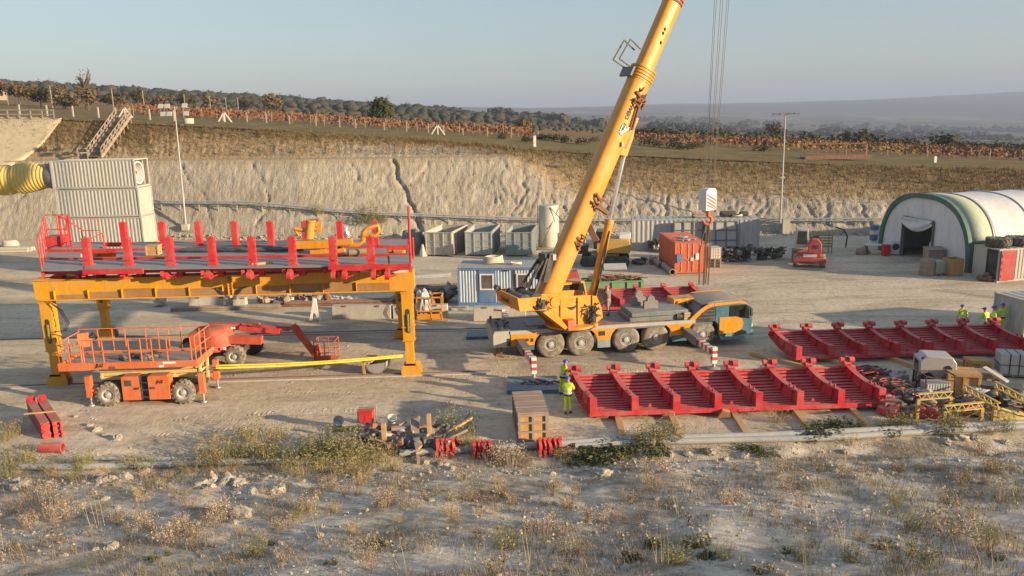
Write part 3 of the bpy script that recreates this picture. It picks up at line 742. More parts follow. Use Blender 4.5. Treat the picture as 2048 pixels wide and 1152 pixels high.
# stacked containers that carry the ventilation fan
pl, pr = ay(98, 322, 70), ay(270, 318, 70)
sx0, sW = (pl.x + pr.x) / 2, pr.x - pl.x
for k in range(4):
    lab = ('grey ribbed container at the foot of the stack, hidden behind the red deck', 'second grey ribbed container from the ground in the stack behind the red deck', 'third grey ribbed container, right under the open one with the fan', 'topmost grey ribbed container with open end and white fan ring')[k]
    c = container('container', lab, (sx0 + (0.12, .02, 0, -.06)[k], 71.3, k * 2.5 + .04), R(-2), sW, 2.5, 2.46, M_CBEIGE, group='grey containers stacked under the fan', right='open' if k == 3 else 'wall', pitch=.31)
    if k == 3: fanbox = c
mb = MB(); mb.lathe((sW / 2 - 1.0, 0, 1.25), (1, 0, 0), [(0, 1.0), (.7, 1.0), (.7, .86), (0, .86)], 28)
mb.build('fan_ring', M_WHITE, fanbox)
mb = MB(); mb.lathe((sW / 2 - 1.2, 0, 1.25), (1, 0, 0), [(0, .25), (.5, .25), (.7, .1)], 14)
for i in range(6): a = i * math.pi / 3; mb.box((sW / 2 - .95, .5 * math.cos(a), 1.25 + .5 * math.sin(a)), (.06, .75, .16), rx=a)
mb.build('fan', M_DARK, fanbox)
MB().bx(-sW / 2 + .1, -sW / 2 + .14, -1.1, 1.1, .2, 2.3).build('back_panel', M_DARK, fanbox)
# yellow ventilation duct, bulging towards the left edge
duct = thing('ventilation_duct', 'big ribbed yellow ventilation duct joined to the topmost container', 'duct', (sx0 - sW / 2 - 4, 71.3, 7.4))
a = V(sx0 - sW / 2 - .1, 71.35, 8.65); mb = MB(); pts = []; rs = []
N_ = 96
for i in range(N_):
    s = i / N_ * 9.6; bulge = 1.02 + .28 * sstep(0, 2.2, s) - .16 * sstep(2.9, 3.3, s) * (1 - sstep(3.3, 3.8, s)) - .3 * sstep(4.6, 4.95, s) * (1 - sstep(4.95, 5.3, s))
    pts.append(a + V(-.55 - s, -.02 * s, -.06 * s + .05 * math.sin(s * 1.3))); rs.append(bulge + (.035 if i % 3 else -.055))
mb.tube(pts, rs, 26); mb.build('fabric_tube', M_DUCT, duct, ang=60)
mb = MB(); mb.lathe(a + V(-.75, 0, 0), (1, 0, 0), [(0, 1.08), (.1, 1.14), (.65, 1.14), (.7, 1.0)], 26); mb.build('collar', M_GREYD, duct)
mb = MB()
for s in (4.95, 9.2): mb.lathe(a + V(-.55 - s, -.1, -.06 * s), (1, 0, 0), [(-.03, .98 if s < 6 else 1.2), (.03, .98 if s < 6 else 1.2)], 26)
mb.build('strap_ring', M_GREYD, duct)
# smooth sprayed-concrete slope
def on_bank(px, py, off=0.0):
    p = bank_pt(px, bank_t(px, py), False); return p + V(0, -off, off * .5)
mb = MB(); cols = 26; rows = 14; top = []; 
grid = []
for i in range(cols + 1):
    px = -420 + i * 535 / cols
    y_bot = lerp_tab(px, [-420, 20, 50, 92, 116], [372, 345, 322, 285, 240])
    for j in range(rows + 1):
        y = 233 + (y_bot - 233) * j / rows
        p = on_bank(px + (6 * noise.noise(Vector((j * .9, 0, 0))) + 8 if i == cols else 0), y, .18 + .10 * fbm(px * .02, y * .03)); grid.append(p)
mb.add(grid, [(i * (rows + 1) + j, (i + 1) * (rows + 1) + j, (i + 1) * (rows + 1) + j + 1, i * (rows + 1) + j + 1) for i in range(cols) for j in range(rows)])
o = mb.build('sprayed_concrete_wall', paint('sprayed_concrete', (.52, .43, .26), .9, .25, scale=.4), ang=80)
so = o.modifiers.new('thick', 'SOLIDIFY'); so.thickness = .35
tag(o, 'smooth pale sprayed concrete slope above the yellow duct', 'slope wall')
# timber railing over it
h = thing('timber_railing', 'long timber handrail along the top of the pale slope', 'railing', on_bank(40, 240, 0))
mb = MB()
for i in range(11): p = on_bank(-120 + i * 23, 240, .1); mb.bar(p, p + V(0, 0, 1.25), .12, .12)
mb.build('post', M_WOODV, h)
for dz in (.65, 1.2):
    mb = MB(); pts = [on_bank(-120 + i * 23, 240, .1) + V(0, -.05, dz) for i in range(11)]
    for p, q in zip(pts, pts[1:]): mb.bar(p, q, .07, .14)
    mb.build('rail', M_WOODV, h)
# wooden stairs up the bank
A, B = on_bank(196, 318, .5), on_bank(253, 232, .6)
A = V(A.x, A.y, A.z); B = V(B.x, B.y, B.z + .3)
st = thing('wooden_stairs', 'long weathered wooden stairs with handrails climbing the bank', 'stairs', A)
dd = B - A; sd = V(1, -.25, 0).normalized()
for s in (-1.0, 1.0):
    mb = MB(); mb.bar(A + sd * s, B + sd * s, .1, .32); mb.build('stringer', M_WOODV, st)
    mb = MB()
    for i in range(9):
        p = A + dd * (i / 8) + sd * s; mb.bar(p + V(0, 0, -.9), p + V(0, 0, 1.15), .09, .09)
    for z in (.6, 1.12): mb.bar(A + sd * s + V(0, 0, z), B + sd * s + V(0, 0, z), .06, .10)
    for i in range(8): p = A + dd * (i / 8) + sd * s; q = A + dd * ((i + 1) / 8) + sd * s; mb.bar(p, q + V(0, 0, 1.1), .06, .08)
    mb.build('handrail', M_WOODV, st)
mb = MB()
for i in range(34): p = A + dd * ((i + .5) / 34); mb.bar(p - sd * 1.0, p + sd * 1.0, .3, .06)
mb.build('tread', M_WOODV, st)
# lower landing with rail
mb = MB(); q = A + V(-1.8, -.4, 0)
for p in (A - sd, q): mb.bar(p + V(0, 0, -.6), p + V(0, 0, 1.1), .12, .12)
for z in (.55, 1.05): mb.bar(A - sd + V(0, 0, z), q + V(0, 0, z), .08, .13)
mb.build('landing_rail', M_WOODV, st)

# light masts
def mast(label, base, top, lamps):
    m = thing('light_mast', label, 'light mast', base)
    mb = MB(); mb.tube([base, base + (top - base) * .5, top], [.115, .09, .055], 10)
    mid = base + (top - base) * .46; mb.box(mid, (.5, .16, .12))
    mb.build('pole', M_CGREY, m)
    mb = MB(); mb.box(base + V(0, 0, .3), (.75, .75, .7)); mb.build('footing', M_CONC, m)
    return m
b = bank_pt(376, bank_t(376, 452), False); b = V(b.x, b.y - .2, b.z - .4); tp = ay(349, 214, b.y)
m = mast('tall thin white light mast with square floodlights on the left bank', b, tp, 0)
mb = MB(); mb.bar(tp + V(-1.7, 0, -.1), tp + V(1.6, 0, -.1), .08, .08); mb.build('crossbar', M_STEEL, m)
for dx, dz in ((-1.45, .1), (-.75, .1), (1.2, .12), (-1.3, -.75), (-.6, -.75), (1.25, -.75)):
    mb = MB(); mb.box(tp + V(dx, -.15, dz), (.55, .16, .5), rx=R(-25)); f = mb.build('floodlight', M_CGREY, m)
    mb = MB(); mb.box(tp + V(dx, -.24, dz - .04), (.47, .02, .42), rx=R(-25)); mb.build('lens', M_STEEL, f)
b = bank_pt(1560, bank_t(1560, 452), False); b = V(b.x, b.y - .3, b.z - .3); tp = ay(1571, 229, b.y)
m = mast('tall thin white light mast with four flat lamps near the hall', b, tp, 1)
mb = MB(); mb.bar(tp + V(-1.3, 0, 0), tp + V(1.3, 0, .1), .07, .07); mb.build('crossbar', M_STEEL, m)
for dx in (-1.1, -.38, .38, 1.1):
    mb = MB(); mb.box(tp + V(dx, -.1, .08), (.52, .4, .12), rx=R(12)); mb.build('floodlight', M_GREYD, m)
cab_ = MB(); q = ay(1571, 455, b.y - .8); q.z = zground(q.x, q.y); cab_.box(q + V(0, 0, .8), (.75, .5, 1.6)); cab_.box(q + V(0, 0, 1.63), (.82, .56, .06))
tag(cab_.build('electrical_cabinet', M_CBEIGE), 'beige electrical cabinet at the foot of the mast near the hall', 'cabinet')
# pipeline on brackets along the bank
PL = [(284, 404), (330, 406), (480, 407), (530, 409), (640, 420), (760, 429), (900, 434), (1060, 440), (1200, 441), (1400, 441), (1560, 441), (1760, 441)]
pl_ = thing('bank_pipeline', 'long pair of thin grey pipes on brackets along the cut bank', 'pipeline', on_bank(1000, 438))
pts = [on_bank(px, py, .55) for px, py in PL]
for k, dz in ((0, 0), (1, -.2)):
    mb = MB(); mb.tube([p + V(0, -.1 * k, dz) for p in pts], .085 - .02 * k, 8); mb.build('pipe', M_PIPE, pl_)
for i in range(len(pts) - 1):
    d = pts[i + 1] - pts[i]; n = max(1, int(d.length / 2.3))
    for k in range(n):
        mb = MB(); p = pts[i] + d * (k / n); mb.bar(p + V(0, .05, -1.5), p + V(0, .05, .12), .09, .09); mb.bar(p + V(0, .8, -.05), p + V(0, -.15, -.05), .07, .07); mb.build('bracket', M_PIPE, pl_)

# ------------------------------------------------------------------ arched tent hall
C1, C2 = gp(1757, 500), gp(1936, 546)
mid = (C1 + C2) / 2; wdir = (C2 - C1).normalized(); axd = V(-wdir.y, wdir.x, 0)
if axd.x < 0: axd = -axd
HW = (C2 - C1).length / 2; HH = ay(1848, 389, mid.y).z
hall = thing('storage_hall', 'white arched fabric hall with green trim and open doorway', 'hall', mid)
def arch(u, sc=1.0):
    """u 0..pi over the arch; steep below, round above"""
    c, s = math.cos(u), math.sin(u); e = 0.78
    return (HW * sc * math.copysign(abs(c) ** e, c), HH * sc * (abs(s) ** e))
def hp(u, ax, sc=1.0): a, z = arch(u, sc); return mid + wdir * (-a) + axd * ax + V(0, 0, z)
NU = 36; HL = 34
def shell(name, a0, a1, mat, u0=0, u1=math.pi, sc=1.0, step=1.0, parent=hall, sag=0.0):
    mb = MB(); n = max(1, int((a1 - a0) / step)); vs = []
    for i in range(n + 1):
        ax = a0 + (a1 - a0) * i / n
        for j in range(NU + 1): vs.append(hp(u0 + (u1 - u0) * j / NU, ax, sc - sag * math.sin(math.pi * ((ax - 2.2) % 3.6) / 3.6)))
    mb.add(vs, [(i * (NU + 1) + j, (i + 1) * (NU + 1) + j, (i + 1) * (NU + 1) + j + 1, i * (NU + 1) + j + 1) for i in range(n) for j in range(NU)])
    o = mb.build(name, mat, parent, ang=60); s_ = o.modifiers.new('thick', 'SOLIDIFY'); s_.thickness = .04; return o
UB = 0.62   # below this the near side is green skirt
shell('roof_cover', 2.25, HL, M_HALL, 0.0, math.pi - .34, 1.0, .45, sag=.012)
shell('light_green_band', .28, 2.25, M_LGRN, 0.0, math.pi - .34)
shell('skirt', .28, HL, M_GRN, math.pi - .34, math.pi)
mb = MB(); vs = []
for ax in (-.06, .28):
    for sc in (1.012, .94):
        for j in range(NU + 1): vs.append(hp(math.pi * j / NU, ax, sc))
k = NU + 1
fs = []
for j in range(NU): fs += [(j, j + 1, k + j + 1, k + j), (2 * k + j, 3 * k + j, 3 * k + j + 1, 2 * k + j + 1), (j, 2 * k + j, 2 * k + j + 1, j + 1), (k + j, k + j + 1, 3 * k + j + 1, 3 * k + j)]
mb.add(vs, fs); mb.build('arch_trim', M_GRN, hall, ang=60)
for i in range(9):
    ax = 2.3 + i * 3.6; mb = MB(); mb.tube([hp(u_ * math.pi / 40, ax, 1.004) for u_ in range(1, 40)], .05, 6); mb.build('roof_rib', M_STEEL, hall)
# end wall with a doorway: columns of sheet beside and above it
dl, dr, dtop = -0.22 * HW * 1.0, 0.36 * HW, HH * .62
def zarch(a):
    lo, hi = 0.0, math.pi
    for _ in range(30):
        m_ = (lo + hi) / 2
        if -arch(m_, .945)[0] < a: lo = m_
        else: hi = m_
    return arch((lo + hi) / 2, .945)[1]
# position along wdir: pixel 1803..1868 of 1757..1936
dl = (1806 - 1846) / 90 * HW; dr = (1866 - 1846) / 90 * HW
mb = MB(); cols_ = [-HW * .945 + i * HW * 1.89 / 60 for i in range(61)]
cols_ = sorted(set([c for c in cols_ if not (abs(c - dl) < .08 or abs(c - dr) < .08)] + [dl, dr]))
for a_, b_ in zip(cols_, cols_[1:]):
    z0 = dtop if (a_ >= dl - 1e-4 and b_ <= dr + 1e-4) else -.1
    q = [mid + wdir * a_ + V(0, 0, z0), mid + wdir * b_ + V(0, 0, z0), mid + wdir * b_ + V(0, 0, max(zarch(b_), z0)), mid + wdir * a_ + V(0, 0, max(zarch(a_), z0))]
    q = [p + axd * .1 for p in q]; mb.add(q + [p + axd * .05 for p in q], [(0, 1, 2, 3), (7, 6, 5, 4)])
mb.build('end_wall', M_HALL, hall)
mb = MB()
for a_ in (dl - .06, dr + .06): p = mid + wdir * a_; mb.bar(p + V(0, 0, -.1), p + V(0, 0, dtop), .14, .14)
p, q = mid + wdir * dl, mid + wdir * dr; mb.bar(p + V(0, 0, dtop), q + V(0, 0, dtop), .14, .14); mb.build('door_frame', M_GREYD, hall)
mb = MB(); nn = 22; vs = []
for i in range(nn + 1):
    f = i / nn; a_ = dl + (dr - dl) * f; sagv = .75 * math.sin(math.pi * f) * (1.1 - .3 * f)
    for j in range(9):
        g_ = j / 8; zz = dtop + .05 - g_ * (.45 + sagv) ; vs.append(mid + wdir * a_ - axd * (.05 + .18 * math.sin(g_ * 8 + f * 5) * .6 + .15) + V(0, 0, zz))
mb.add(vs, [(i * 9 + j, (i + 1) * 9 + j, (i + 1) * 9 + j + 1, i * 9 + j + 1) for i in range(nn) for j in range(8)])
o = mb.build('rolled_curtain', M_HALL, hall, ang=70); so = o.modifiers.new('t', 'SOLIDIFY'); so.thickness = .05
mb = MB(); far = mid + axd * (HL - .1); vs = [far + wdir * (-arch(math.pi * j / NU, .99)[0]) + V(0, 0, arch(math.pi * j / NU, .99)[1]) for j in range(NU + 1)]
mb.add(vs, [tuple(range(NU + 1))]); mb.build('rear_wall', M_HALL, hall)
mb = MB(); p = mid + axd * 7 + wdir * .2; mb.box(p + V(0, 0, .9), (1.5, 2.6, 1.8)); mb.box(p + V(1, 1.8, .6), (1.2, 1.2, 1.2)); mb.box(p + V(.2, -1.9, .5), (1, .8, 1))
tag(mb.build('stored_crate', M_RUST), 'dark stored crates standing inside the hall doorway', 'crate')
# sheet leaning with a picture frame beside the doorway
p = gp(1885, 528); b_ = lthing('notice_board', 'pale board with a dark framed square leaning on the hall wall right of its doorway', 'board', p + V(-.3, .3, 0), math.atan2(wdir.y, wdir.x) )
MB().box((0, -.15, .85), (1.9, .06, 1.7), rx=R(-4)).build('panel', M_WHITE, b_); MB().box((.15, -.2, 1.1), (.85, .04, 1.0), rx=R(-4)).build('frame', M_GREYD, b_); MB().box((.15, -.225, 1.1), (.6, .03, .72), rx=R(-4)).build('picture', M_CGREY, b_)
# ------------------------------------------------------------------ wheels shared by the machines
def wheel(parent, c, axis, r, w, rimr, name='wheel', lug=0, tm=None, rm=None, n=26):
    """tyre with its rim as a sub-part; axis points outwards"""
    ax = Vector(axis).normalized(); mb = MB(); c = Vector(c)
    mb.lathe(c, ax, [(-w / 2, rimr * .9), (-w / 2, r * .82), (-w * .42, r * .95), (-w * .3, r), (w * .3, r), (w * .42, r * .95), (w / 2, r * .82), (w / 2, rimr), (w * .2, rimr * .92)], n)
    if lug:
        s, u = frame_of(ax)
        for i in range(lug):
            for sd in (-1, 1):
                a = 2 * math.pi * (i + .5 * (sd > 0)) / lug; a2 = a + .16
                p = c + (s * math.cos(a) + u * math.sin(a)) * r * .99 + ax * sd * w * .06; q = c + (s * math.cos(a2) + u * math.sin(a2)) * r * .965 + ax * sd * w * .5
                mb.bar(p, q, r * .10, r * .11, up=(p - c).normalized())
    t = mb.build(name, tm or M_TYRE, parent)
    mb = MB(); mb.lathe(c, ax, [(w * .1, rimr * .96), (w * .44, rimr * .98), (w * .46, rimr * .86), (w * .22, rimr * .62), (w * .24, rimr * .4), (w * .46, rimr * .36), (w * .5, rimr * .2)], 22)
    s, u = frame_of(ax)
    for i in range(8): a = i * math.pi / 4; q = c + (s * math.cos(a) + u * math.sin(a)) * rimr * .5 + ax * w * .22; mb.tube([q, q + ax * w * .09], rimr * .07, 6)
    if rm is not None and rm.name == 'rim_dark': mb.build('rim', rm, t); mb = MB(); mb.lathe(c, ax, [(w * .3, rimr * .42), (w * .52, rimr * .40), (w * .56, rimr * .22)], 16); mb.lathe(c, ax, [(w * .4, rimr * 1.0), (w * .47, rimr * .98), (w * .47, rimr * .86), (w * .4, rimr * .84)], 22)
    mb.build('hub' if rm is not None and rm.name == 'rim_dark' else 'rim', M_RIM if rm is not None and rm.name == 'rim_dark' else rm or M_RIM, t)
    return t

# ------------------------------------------------------------------ yellow portal gantry
ga = thing('portal_gantry', 'yellow steel portal gantry on four legs standing over the lifts', 'gantry', gp(460, 764))
def gleg(x, y, near=True, sx=1):
    mb = MB()
    mb.prism([(-.27, 2.0), (-.22, 1.85), (.22, 1.85), (.27, 2.0), (.27, 5.6), (-.27, 5.6)], (x, y - .28, 0), (1, 0, 0), (0, 0, 1), (0, .56, 0))
    for z in (1.9, 2.6, 4.4): mb.box((x, y, z), (.62, .64, .05))
    for i in range(9):
        mb.box((x + .29, y - .2, 2.2 + i * .28), (.05, .12, .16))
    lg = mb.build('leg', M_YEL2, ga)
    mb = MB(); n = 14; st_ = [(.12 * math.cos(math.pi * i / n), 3.45 + .12 * math.sin(math.pi * i / n)) for i in range(n + 1)] + [(-.12 * math.cos(math.pi * i / n), 2.42 - .12 * math.sin(math.pi * i / n)) for i in range(n + 1)]
    mb.prism(st_, (x, y - .285, 0), (1, 0, 0), (0, 0, 1), (0, .02, 0)); mb.build('slot_shade_plate', M_DARK, lg)  # dark plate on the leg face paints the shade of the slot opening
    mb = MB(); mb.tube([(x, y - .29, 2.4), (x, y - .29, 3.3)], .075, 10); mb.build('jack', paint('olive_jack', (.16, .15, .03), .4, .1), lg)
    mb = MB(); mb.box((x, y, 1.25), (.40, .42, 1.5)); mb.box((x, y, .62), (.58, .56, .1)); mb.build('lower_leg', M_YEL2, lg)
    mb = MB()
    for dy in (-.24, .24):
        prof = [(-.5, .0), (.5, .0), (.52, .25), (.42, .52), (.3, .62), (-.3, .62), (-.42, .5), (-.52, .25)]
        mb.prism(prof, (x + .05, y + dy - .04, .06), (1, 0, 0), (0, 0, 1), (0, .08, 0))
    mb.box((x + .05, y, .45), (.6, .5, .3))
    bo = mb.build('bogie', M_YEL2, lg)
    mb = MB()
    for dx in (-.24, .3): mb = MB(); mb.lathe((x + dx, y - .13, .27), (0, 1, 0), [(0, .22), (.26, .22), (.26, .1)], 18); mb.build('rail_wheel', M_RUST, bo)
    if near:
        mb = MB()
        for k in range(3):
            o_ = .07 * k; mb.tube([(x + sx * .3, y - .4, 4.5), (x + sx * (.75 + o_), y - .42, 4.1), (x + sx * (1.05 + o_), y - .42, 3.4), (x + sx * (.85 + o_), y - .42, 3.0), (x + sx * .35, y - .4, 2.95)], .022, 5)
        mb.build('hydraulic_hose', M_BLACK, lg)
GNL, GNR = gp(113, 775), gp(821, 753); GFL, GFR = gp(216, 676), gp(806, 676)
gleg(GNL.x, GNL.y + .3); gleg(GNR.x, GNR.y + .3, True, -1); gleg(GFL.x, GFL.y, False); gleg(GFR.x, GFR.y, False)
def gbeam(a, b, near):
    d = (b - a); L = d.length; u_ = d.normalized(); nrm = V(u_.y, -u_.x, 0)
    if nrm.y > 0: nrm = -nrm
    mb = MB(); P = lambda s, z, o=0: a + u_ * s + nrm * o + V(0, 0, z)
    zb = 4.52; zt = 5.54
    mb.prism([(0, zb + .06), (0, zt), (L, zt), (L, zb + .06)], a - nrm * .3, u_, (0, 0, 1), nrm * .6)
    mb.bar(P(.2, zb + .03), P(L - .2, zb + .03), .86, .06); mb.bar(P(0, zt + .02), P(L, zt + .02), .8, .045)
    be = mb.build('girder', M_YEL2, ga)
    if near:
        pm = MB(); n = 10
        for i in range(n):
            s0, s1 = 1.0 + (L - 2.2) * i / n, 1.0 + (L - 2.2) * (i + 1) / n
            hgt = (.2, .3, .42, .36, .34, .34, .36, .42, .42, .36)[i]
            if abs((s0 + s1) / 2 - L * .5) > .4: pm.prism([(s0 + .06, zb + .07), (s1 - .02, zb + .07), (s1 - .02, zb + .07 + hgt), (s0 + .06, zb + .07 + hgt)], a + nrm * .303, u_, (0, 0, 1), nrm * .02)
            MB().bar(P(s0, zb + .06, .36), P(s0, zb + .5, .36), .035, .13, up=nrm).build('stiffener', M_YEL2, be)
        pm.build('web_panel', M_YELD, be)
        mb = MB()
        for s in (-.1, .1): mb.bar(P(L * .515 + s, zb + .05, .36), P(L * .515 + s, zt - .02, .36), .04, .14, up=nrm)
        for k in range(6): mb.tube([P(L * .515 - .16, zb + .15 + k * .14, .36), P(L * .515 + .16, zb + .15 + k * .14, .36)], .028, 6)
        mb.build('splice', M_YEL2, be)
        mb = MB()
        for k in range(4): mb.tube([P(L * .515 - .75 + .04 * k, zb + .45, .4), P(L * .515 - .45, zb + .32 - .05 * k, .42), P(L * .515, zb - .12 - .05 * k, .42), P(L * .515 + .45, zb + .32 - .05 * k, .42), P(L * .515 + .8 - .04 * k, zb + .45, .4)], .02, 5)
        mb.build('hydraulic_hose', M_BLACK, be)
gbeam(V(GNL.x - .4, GNL.y + .3, 0), V(GNR.x + .4, GNR.y + .3, 0), True); gbeam(V(GFL.x - .4, GFL.y, 0), V(GFR.x + .4, GFR.y, 0), False)
for px in ((GNL, GFL), (GNR, GFR)):
    p, q = px; mb = MB(); mb.bar(V(p.x, p.y + .7, 5.1), V(q.x, q.y - .35, 5.1), .5, .6); mb.build('cross_girder', M_YEL2, ga)
# rails under it
for y_, x0_, x1_, lab in ((GNL.y + .3, -34, -1.2, 'near rusty crane rail on a pale concrete strip in front of the mobile crane'), (GFL.y, -34, -.2, 'far rusty crane rail on a concrete strip behind the gantry')):
    r_ = thing('crane_rail', lab, 'rail', (-17, y_, 0)); k_ = (GNR.y - GNL.y) / (GNR.x - GNL.x) if y_ < 43 else 0
    mb = MB(); mb.bar((x0_, y_ + k_ * (x0_ - GNL.x), -.02), (x1_, y_ + k_ * (x1_ - GNL.x), -.02), .62, .16); mb.build('concrete_strip', M_CONC, r_)
    mb = MB(); mb.bar((x0_, y_ + k_ * (x0_ - GNL.x), .075), (x1_, y_ + k_ * (x1_ - GNL.x), .075), .1, .05); mb.build('rail_head', M_RUST, r_)

# ------------------------------------------------------------------ red deck frame on the gantry
DZ = 6.13
FL, FR_, BR, BL = gp(82, 541, DZ), gp(822, 530, DZ), gp(816, 479, DZ), gp(96, 487, DZ)
dk = thing('deck_frame', 'long red steel deck frame with grey plates and upright stanchions on the gantry', 'deck frame', (FL + FR_ + BR + BL) / 4 - V(0, 0, .5))
def dpt(s, t, z=0.0):
    p = (FL + (FR_ - FL) * s) * (1 - t) + (BL + (BR - BL) * s) * t; return p + V(0, 0, z)
def dplate(s0, s1, t0, t1, z=0.0, th=.05, m=None, nm='deck_plate'):
    mb = MB(); q = [dpt(s0, t0, z), dpt(s1, t0, z), dpt(s1, t1, z), dpt(s0, t1, z)]
    mb.add(q + [p - V(0, 0, th) for p in q], [(0, 1, 2, 3), (7, 6, 5, 4), (0, 4, 5, 1), (1, 5, 6, 2), (2, 6, 7, 3), (3, 7, 4, 0)])
    return mb.build(nm, m or M_PLATE, dk)
dplate(.0, .115, .0, .34); dplate(.118, .94, 0.0, .31); dplate(.945, .998, 0.0, .34, .02)
dplate(.0, .10, .44, .62); dplate(.20, .94, .42, .66, -.02); dplate(.01, .16, .76, 1.0, .06); dplate(.24, .995, .74, 1.0)
for t, z, h, w in ((.06, -.18, .2, .14), (.37, -.06, .24, .2), (.70, -.06, .24, .2), (1.0, -.1, .24, .16)):
    mb = MB(); mb.bar(dpt(0, t, z), dpt(1, t, z), w, h); mb.build('long_beam', M_RED2, dk)
mb = MB()
for s in [0.003, .115, .22, .33, .44, .55, .66, .77, .86, .94, .997]: mb.bar(dpt(s, 0, -.24), dpt(s, 1, -.24), .16, .22)
mb.build('cross_beam', M_RED2, dk)
mb = MB(); mb.bar(dpt(.115, -.012, -.08), dpt(.28, -.012, -.08), .1, .26); mb.build('edge_beam', M_RED2, dk); mb = MB(); mb.bar(dpt(.78, -.012, -.06), dpt(1, -.012, -.06), .1, .3); mb.build('edge_beam', M_RED2, dk)
for px in (178, 259, 343, 427, 507, 587, 668, 743):
    p = gp(px, 530, DZ); mb = MB(); mb.box(p + V(0, 0, .66), (.31, .30, 1.32)); mb.box(p + V(0, 0, .03), (.44, .42, .06)); mb.box(p + V(0, 0, 1.345), (.35, .33, .05)); mb.box(p + V(0, 0, 1.41), (.08, .08, .09))
    for k in range(5): mb.box(p + V(.185, -.05, .2 + k * .24), (.02, .12, .1))
    mb.box(p + V(0, -.2, .35), (.42, .06, .14)); mb.build('stanchion', M_RED2, dk, flat=True)
for px in (251, 328, 400, 472, 543, 612, 682, 752):
    p = gp(px, 492, DZ); mb = MB(); mb.box(p + V(0, 0, .66), (.31, .30, 1.32)); mb.box(p + V(0, 0, .03), (.44, .42, .06)); mb.box(p + V(0, 0, 1.345), (.35, .33, .05)); mb.box(p + V(0, 0, 1.41), (.08, .08, .09)); mb.build('stanchion', M_RED2, dk)
for px in (160, 246, 333, 418, 500, 580, 668, 690, 748, 775):
    p = gp(px, 549, 5.75); mb = MB(); mb.box(p + V(0, 0.1, .02), (.16, .5, .5)); mb.lathe(p + V(-.1, -.12, -.02), (1, 0, 0), [(0, .2), (.2, .2)], 14); mb.bar(p + V(.1, -.05, -.12), p + V(.42, -.05, -.02), .06, .06); mb.build('clamp', M_RED2, dk)
mb = MB()
for s in [.05 + i * .11 for i in range(9)]: mb.box(dpt(s, .12, -.44), (.3, .4, .34))
mb.build('rail_saddle', M_RED2, dk)
for px, w in ((585, 28), (660, 24), (700, 26), (722, 26), (545, 30), (790, 40)):
    p = gp(px, 545, 5.7); mb = MB(); mb.box(p + V(0, .9, .0), (w / 39, .05, .34)); mb.build('cover_plate', M_WHITE, dk)
def rail_run(pts, h, parent, mat, nm='guard_rail', r_=.035, posts=None, mids=(.5, 1.0), name2=None):
    mb = MB(); pts = [Vector(p) for p in pts]
    for p in pts: mb.tube([p, p + V(0, 0, h)], r_, 6)
    for f in mids: mb.tube([p + V(0, 0, h * f) for p in pts], r_, 6)
    return mb.build(nm, mat, parent)
rail_run([dpt(.002, .0), dpt(.002, .2), dpt(.002, .42), dpt(.002, .6)], 1.55, dk, M_RED2)
rail_run([dpt(.002, .62), dpt(.002, .82), dpt(.002, 1.0), dpt(.035, 1.0), dpt(.06, 1.0)], 1.7, dk, M_RED2)
mb = MB(); p = dpt(.045, .8); 
for dx in (0, .5): mb.bar(p + V(dx, 0, 0), p + V(dx, .1, 1.9), .09, .09)
mb.bar(p, p + V(.5, .1, 1.9), .07, .07); mb.bar(p + V(.5, 0, .1), p + V(1.3, .3, .0), .07, .07); mb.bar(p + V(0, 0, 1.9), p + V(1.2, .3, .9), .06, .06)
mb.build('brace', M_RED2, dk)
rail_run([dpt(.10, 1.0), dpt(.125, 1.0), dpt(.15, 1.0)], 1.5, dk, M_REDD, r_=.025)
mb = MB(); p = dpt(.03, .86); mb.box(p + V(0, 0, .35), (.9, .9, .6)); mb.build('control_box', M_RED2, dk)
mb = MB(); p = dpt(1.0, .05); mb.tube([p, p + V(.02, 0, 2.75)], .06, 8); mb.tube([p + V(0, 1.2, 0), p + V(0, 1.2, 1.1)], .05, 8); mb.build('end_post', M_RED2, dk)
mb = MB(); p = dpt(.165, .75); mb.tube([p, p + V(0, 0, .9)], .05, 6); q = dpt(.115, .33); mb.tube([q, q + V(0, 0, .9)], .05, 6); mb.tube([p + V(0, 0, .9), q + V(0, 0, .9)], .03, 6); mb.build('short_rail', M_RED2, dk)
# things lying on the deck
p = gp(306, 511, DZ); c = thing('wooden_crate', 'small wooden crate on the red deck between the first stanchions', 'crate', p, 0)
MB().box(p + V(0, .2, .27), (.62, .5, .5)).build('body', M_PLY, c)
mb = MB()
for z in (.04, .28, .52): mb.box(p + V(0, -.06, z), (.68, .04, .06))
for x_ in (-.31, .31): mb.box(p + V(x_, -.065, .28), (.06, .05, .5))
mb.box(p + V(0, .2, .535), (.7, .58, .03)); mb.build('batten', M_WOOD, c)
bb = MB()
for k in range(4): p, q = gp(350 + 12 * k, 505 - 2 * k, DZ), gp(606 - 20 * k, 503 - 2 * k, DZ); bb.tube([p + V(0, 0, .1), (p + q) / 2 + V(0, .05 * k, .1), q + V(0, 0, .1)], .085, 8)
tag(bb.build('tarpaulin_roll', paint('dark_blue_tarp', (.03, .04, .07), .6, .25)), 'long dark blue rolls lying along the middle of the red deck', 'tarpaulin roll')
p, q = gp(697, 512, DZ), gp(742, 508, DZ); tag(MB().tube([p + V(0, 0, .18), q + V(0, 0, .18)], .17, 14).build('steel_pipe', paint('olive_pipe', (.18, .16, .10), .6, .2)), 'short olive pipe on the red deck below the yellow gripper', 'pipe')
p = gp(688, 486, DZ); mb = MB(); mb.rock(p + V(0, .2, .45), (.42, .35, .62), 3, 3); tag(mb.build('wrapped_bundle', paint('silver_wrap', (.55, .55, .56), .25, .1, metal=.5), ang=20), 'silver foil wrapped bundle behind the yellow gripper on the deck', 'bundle')
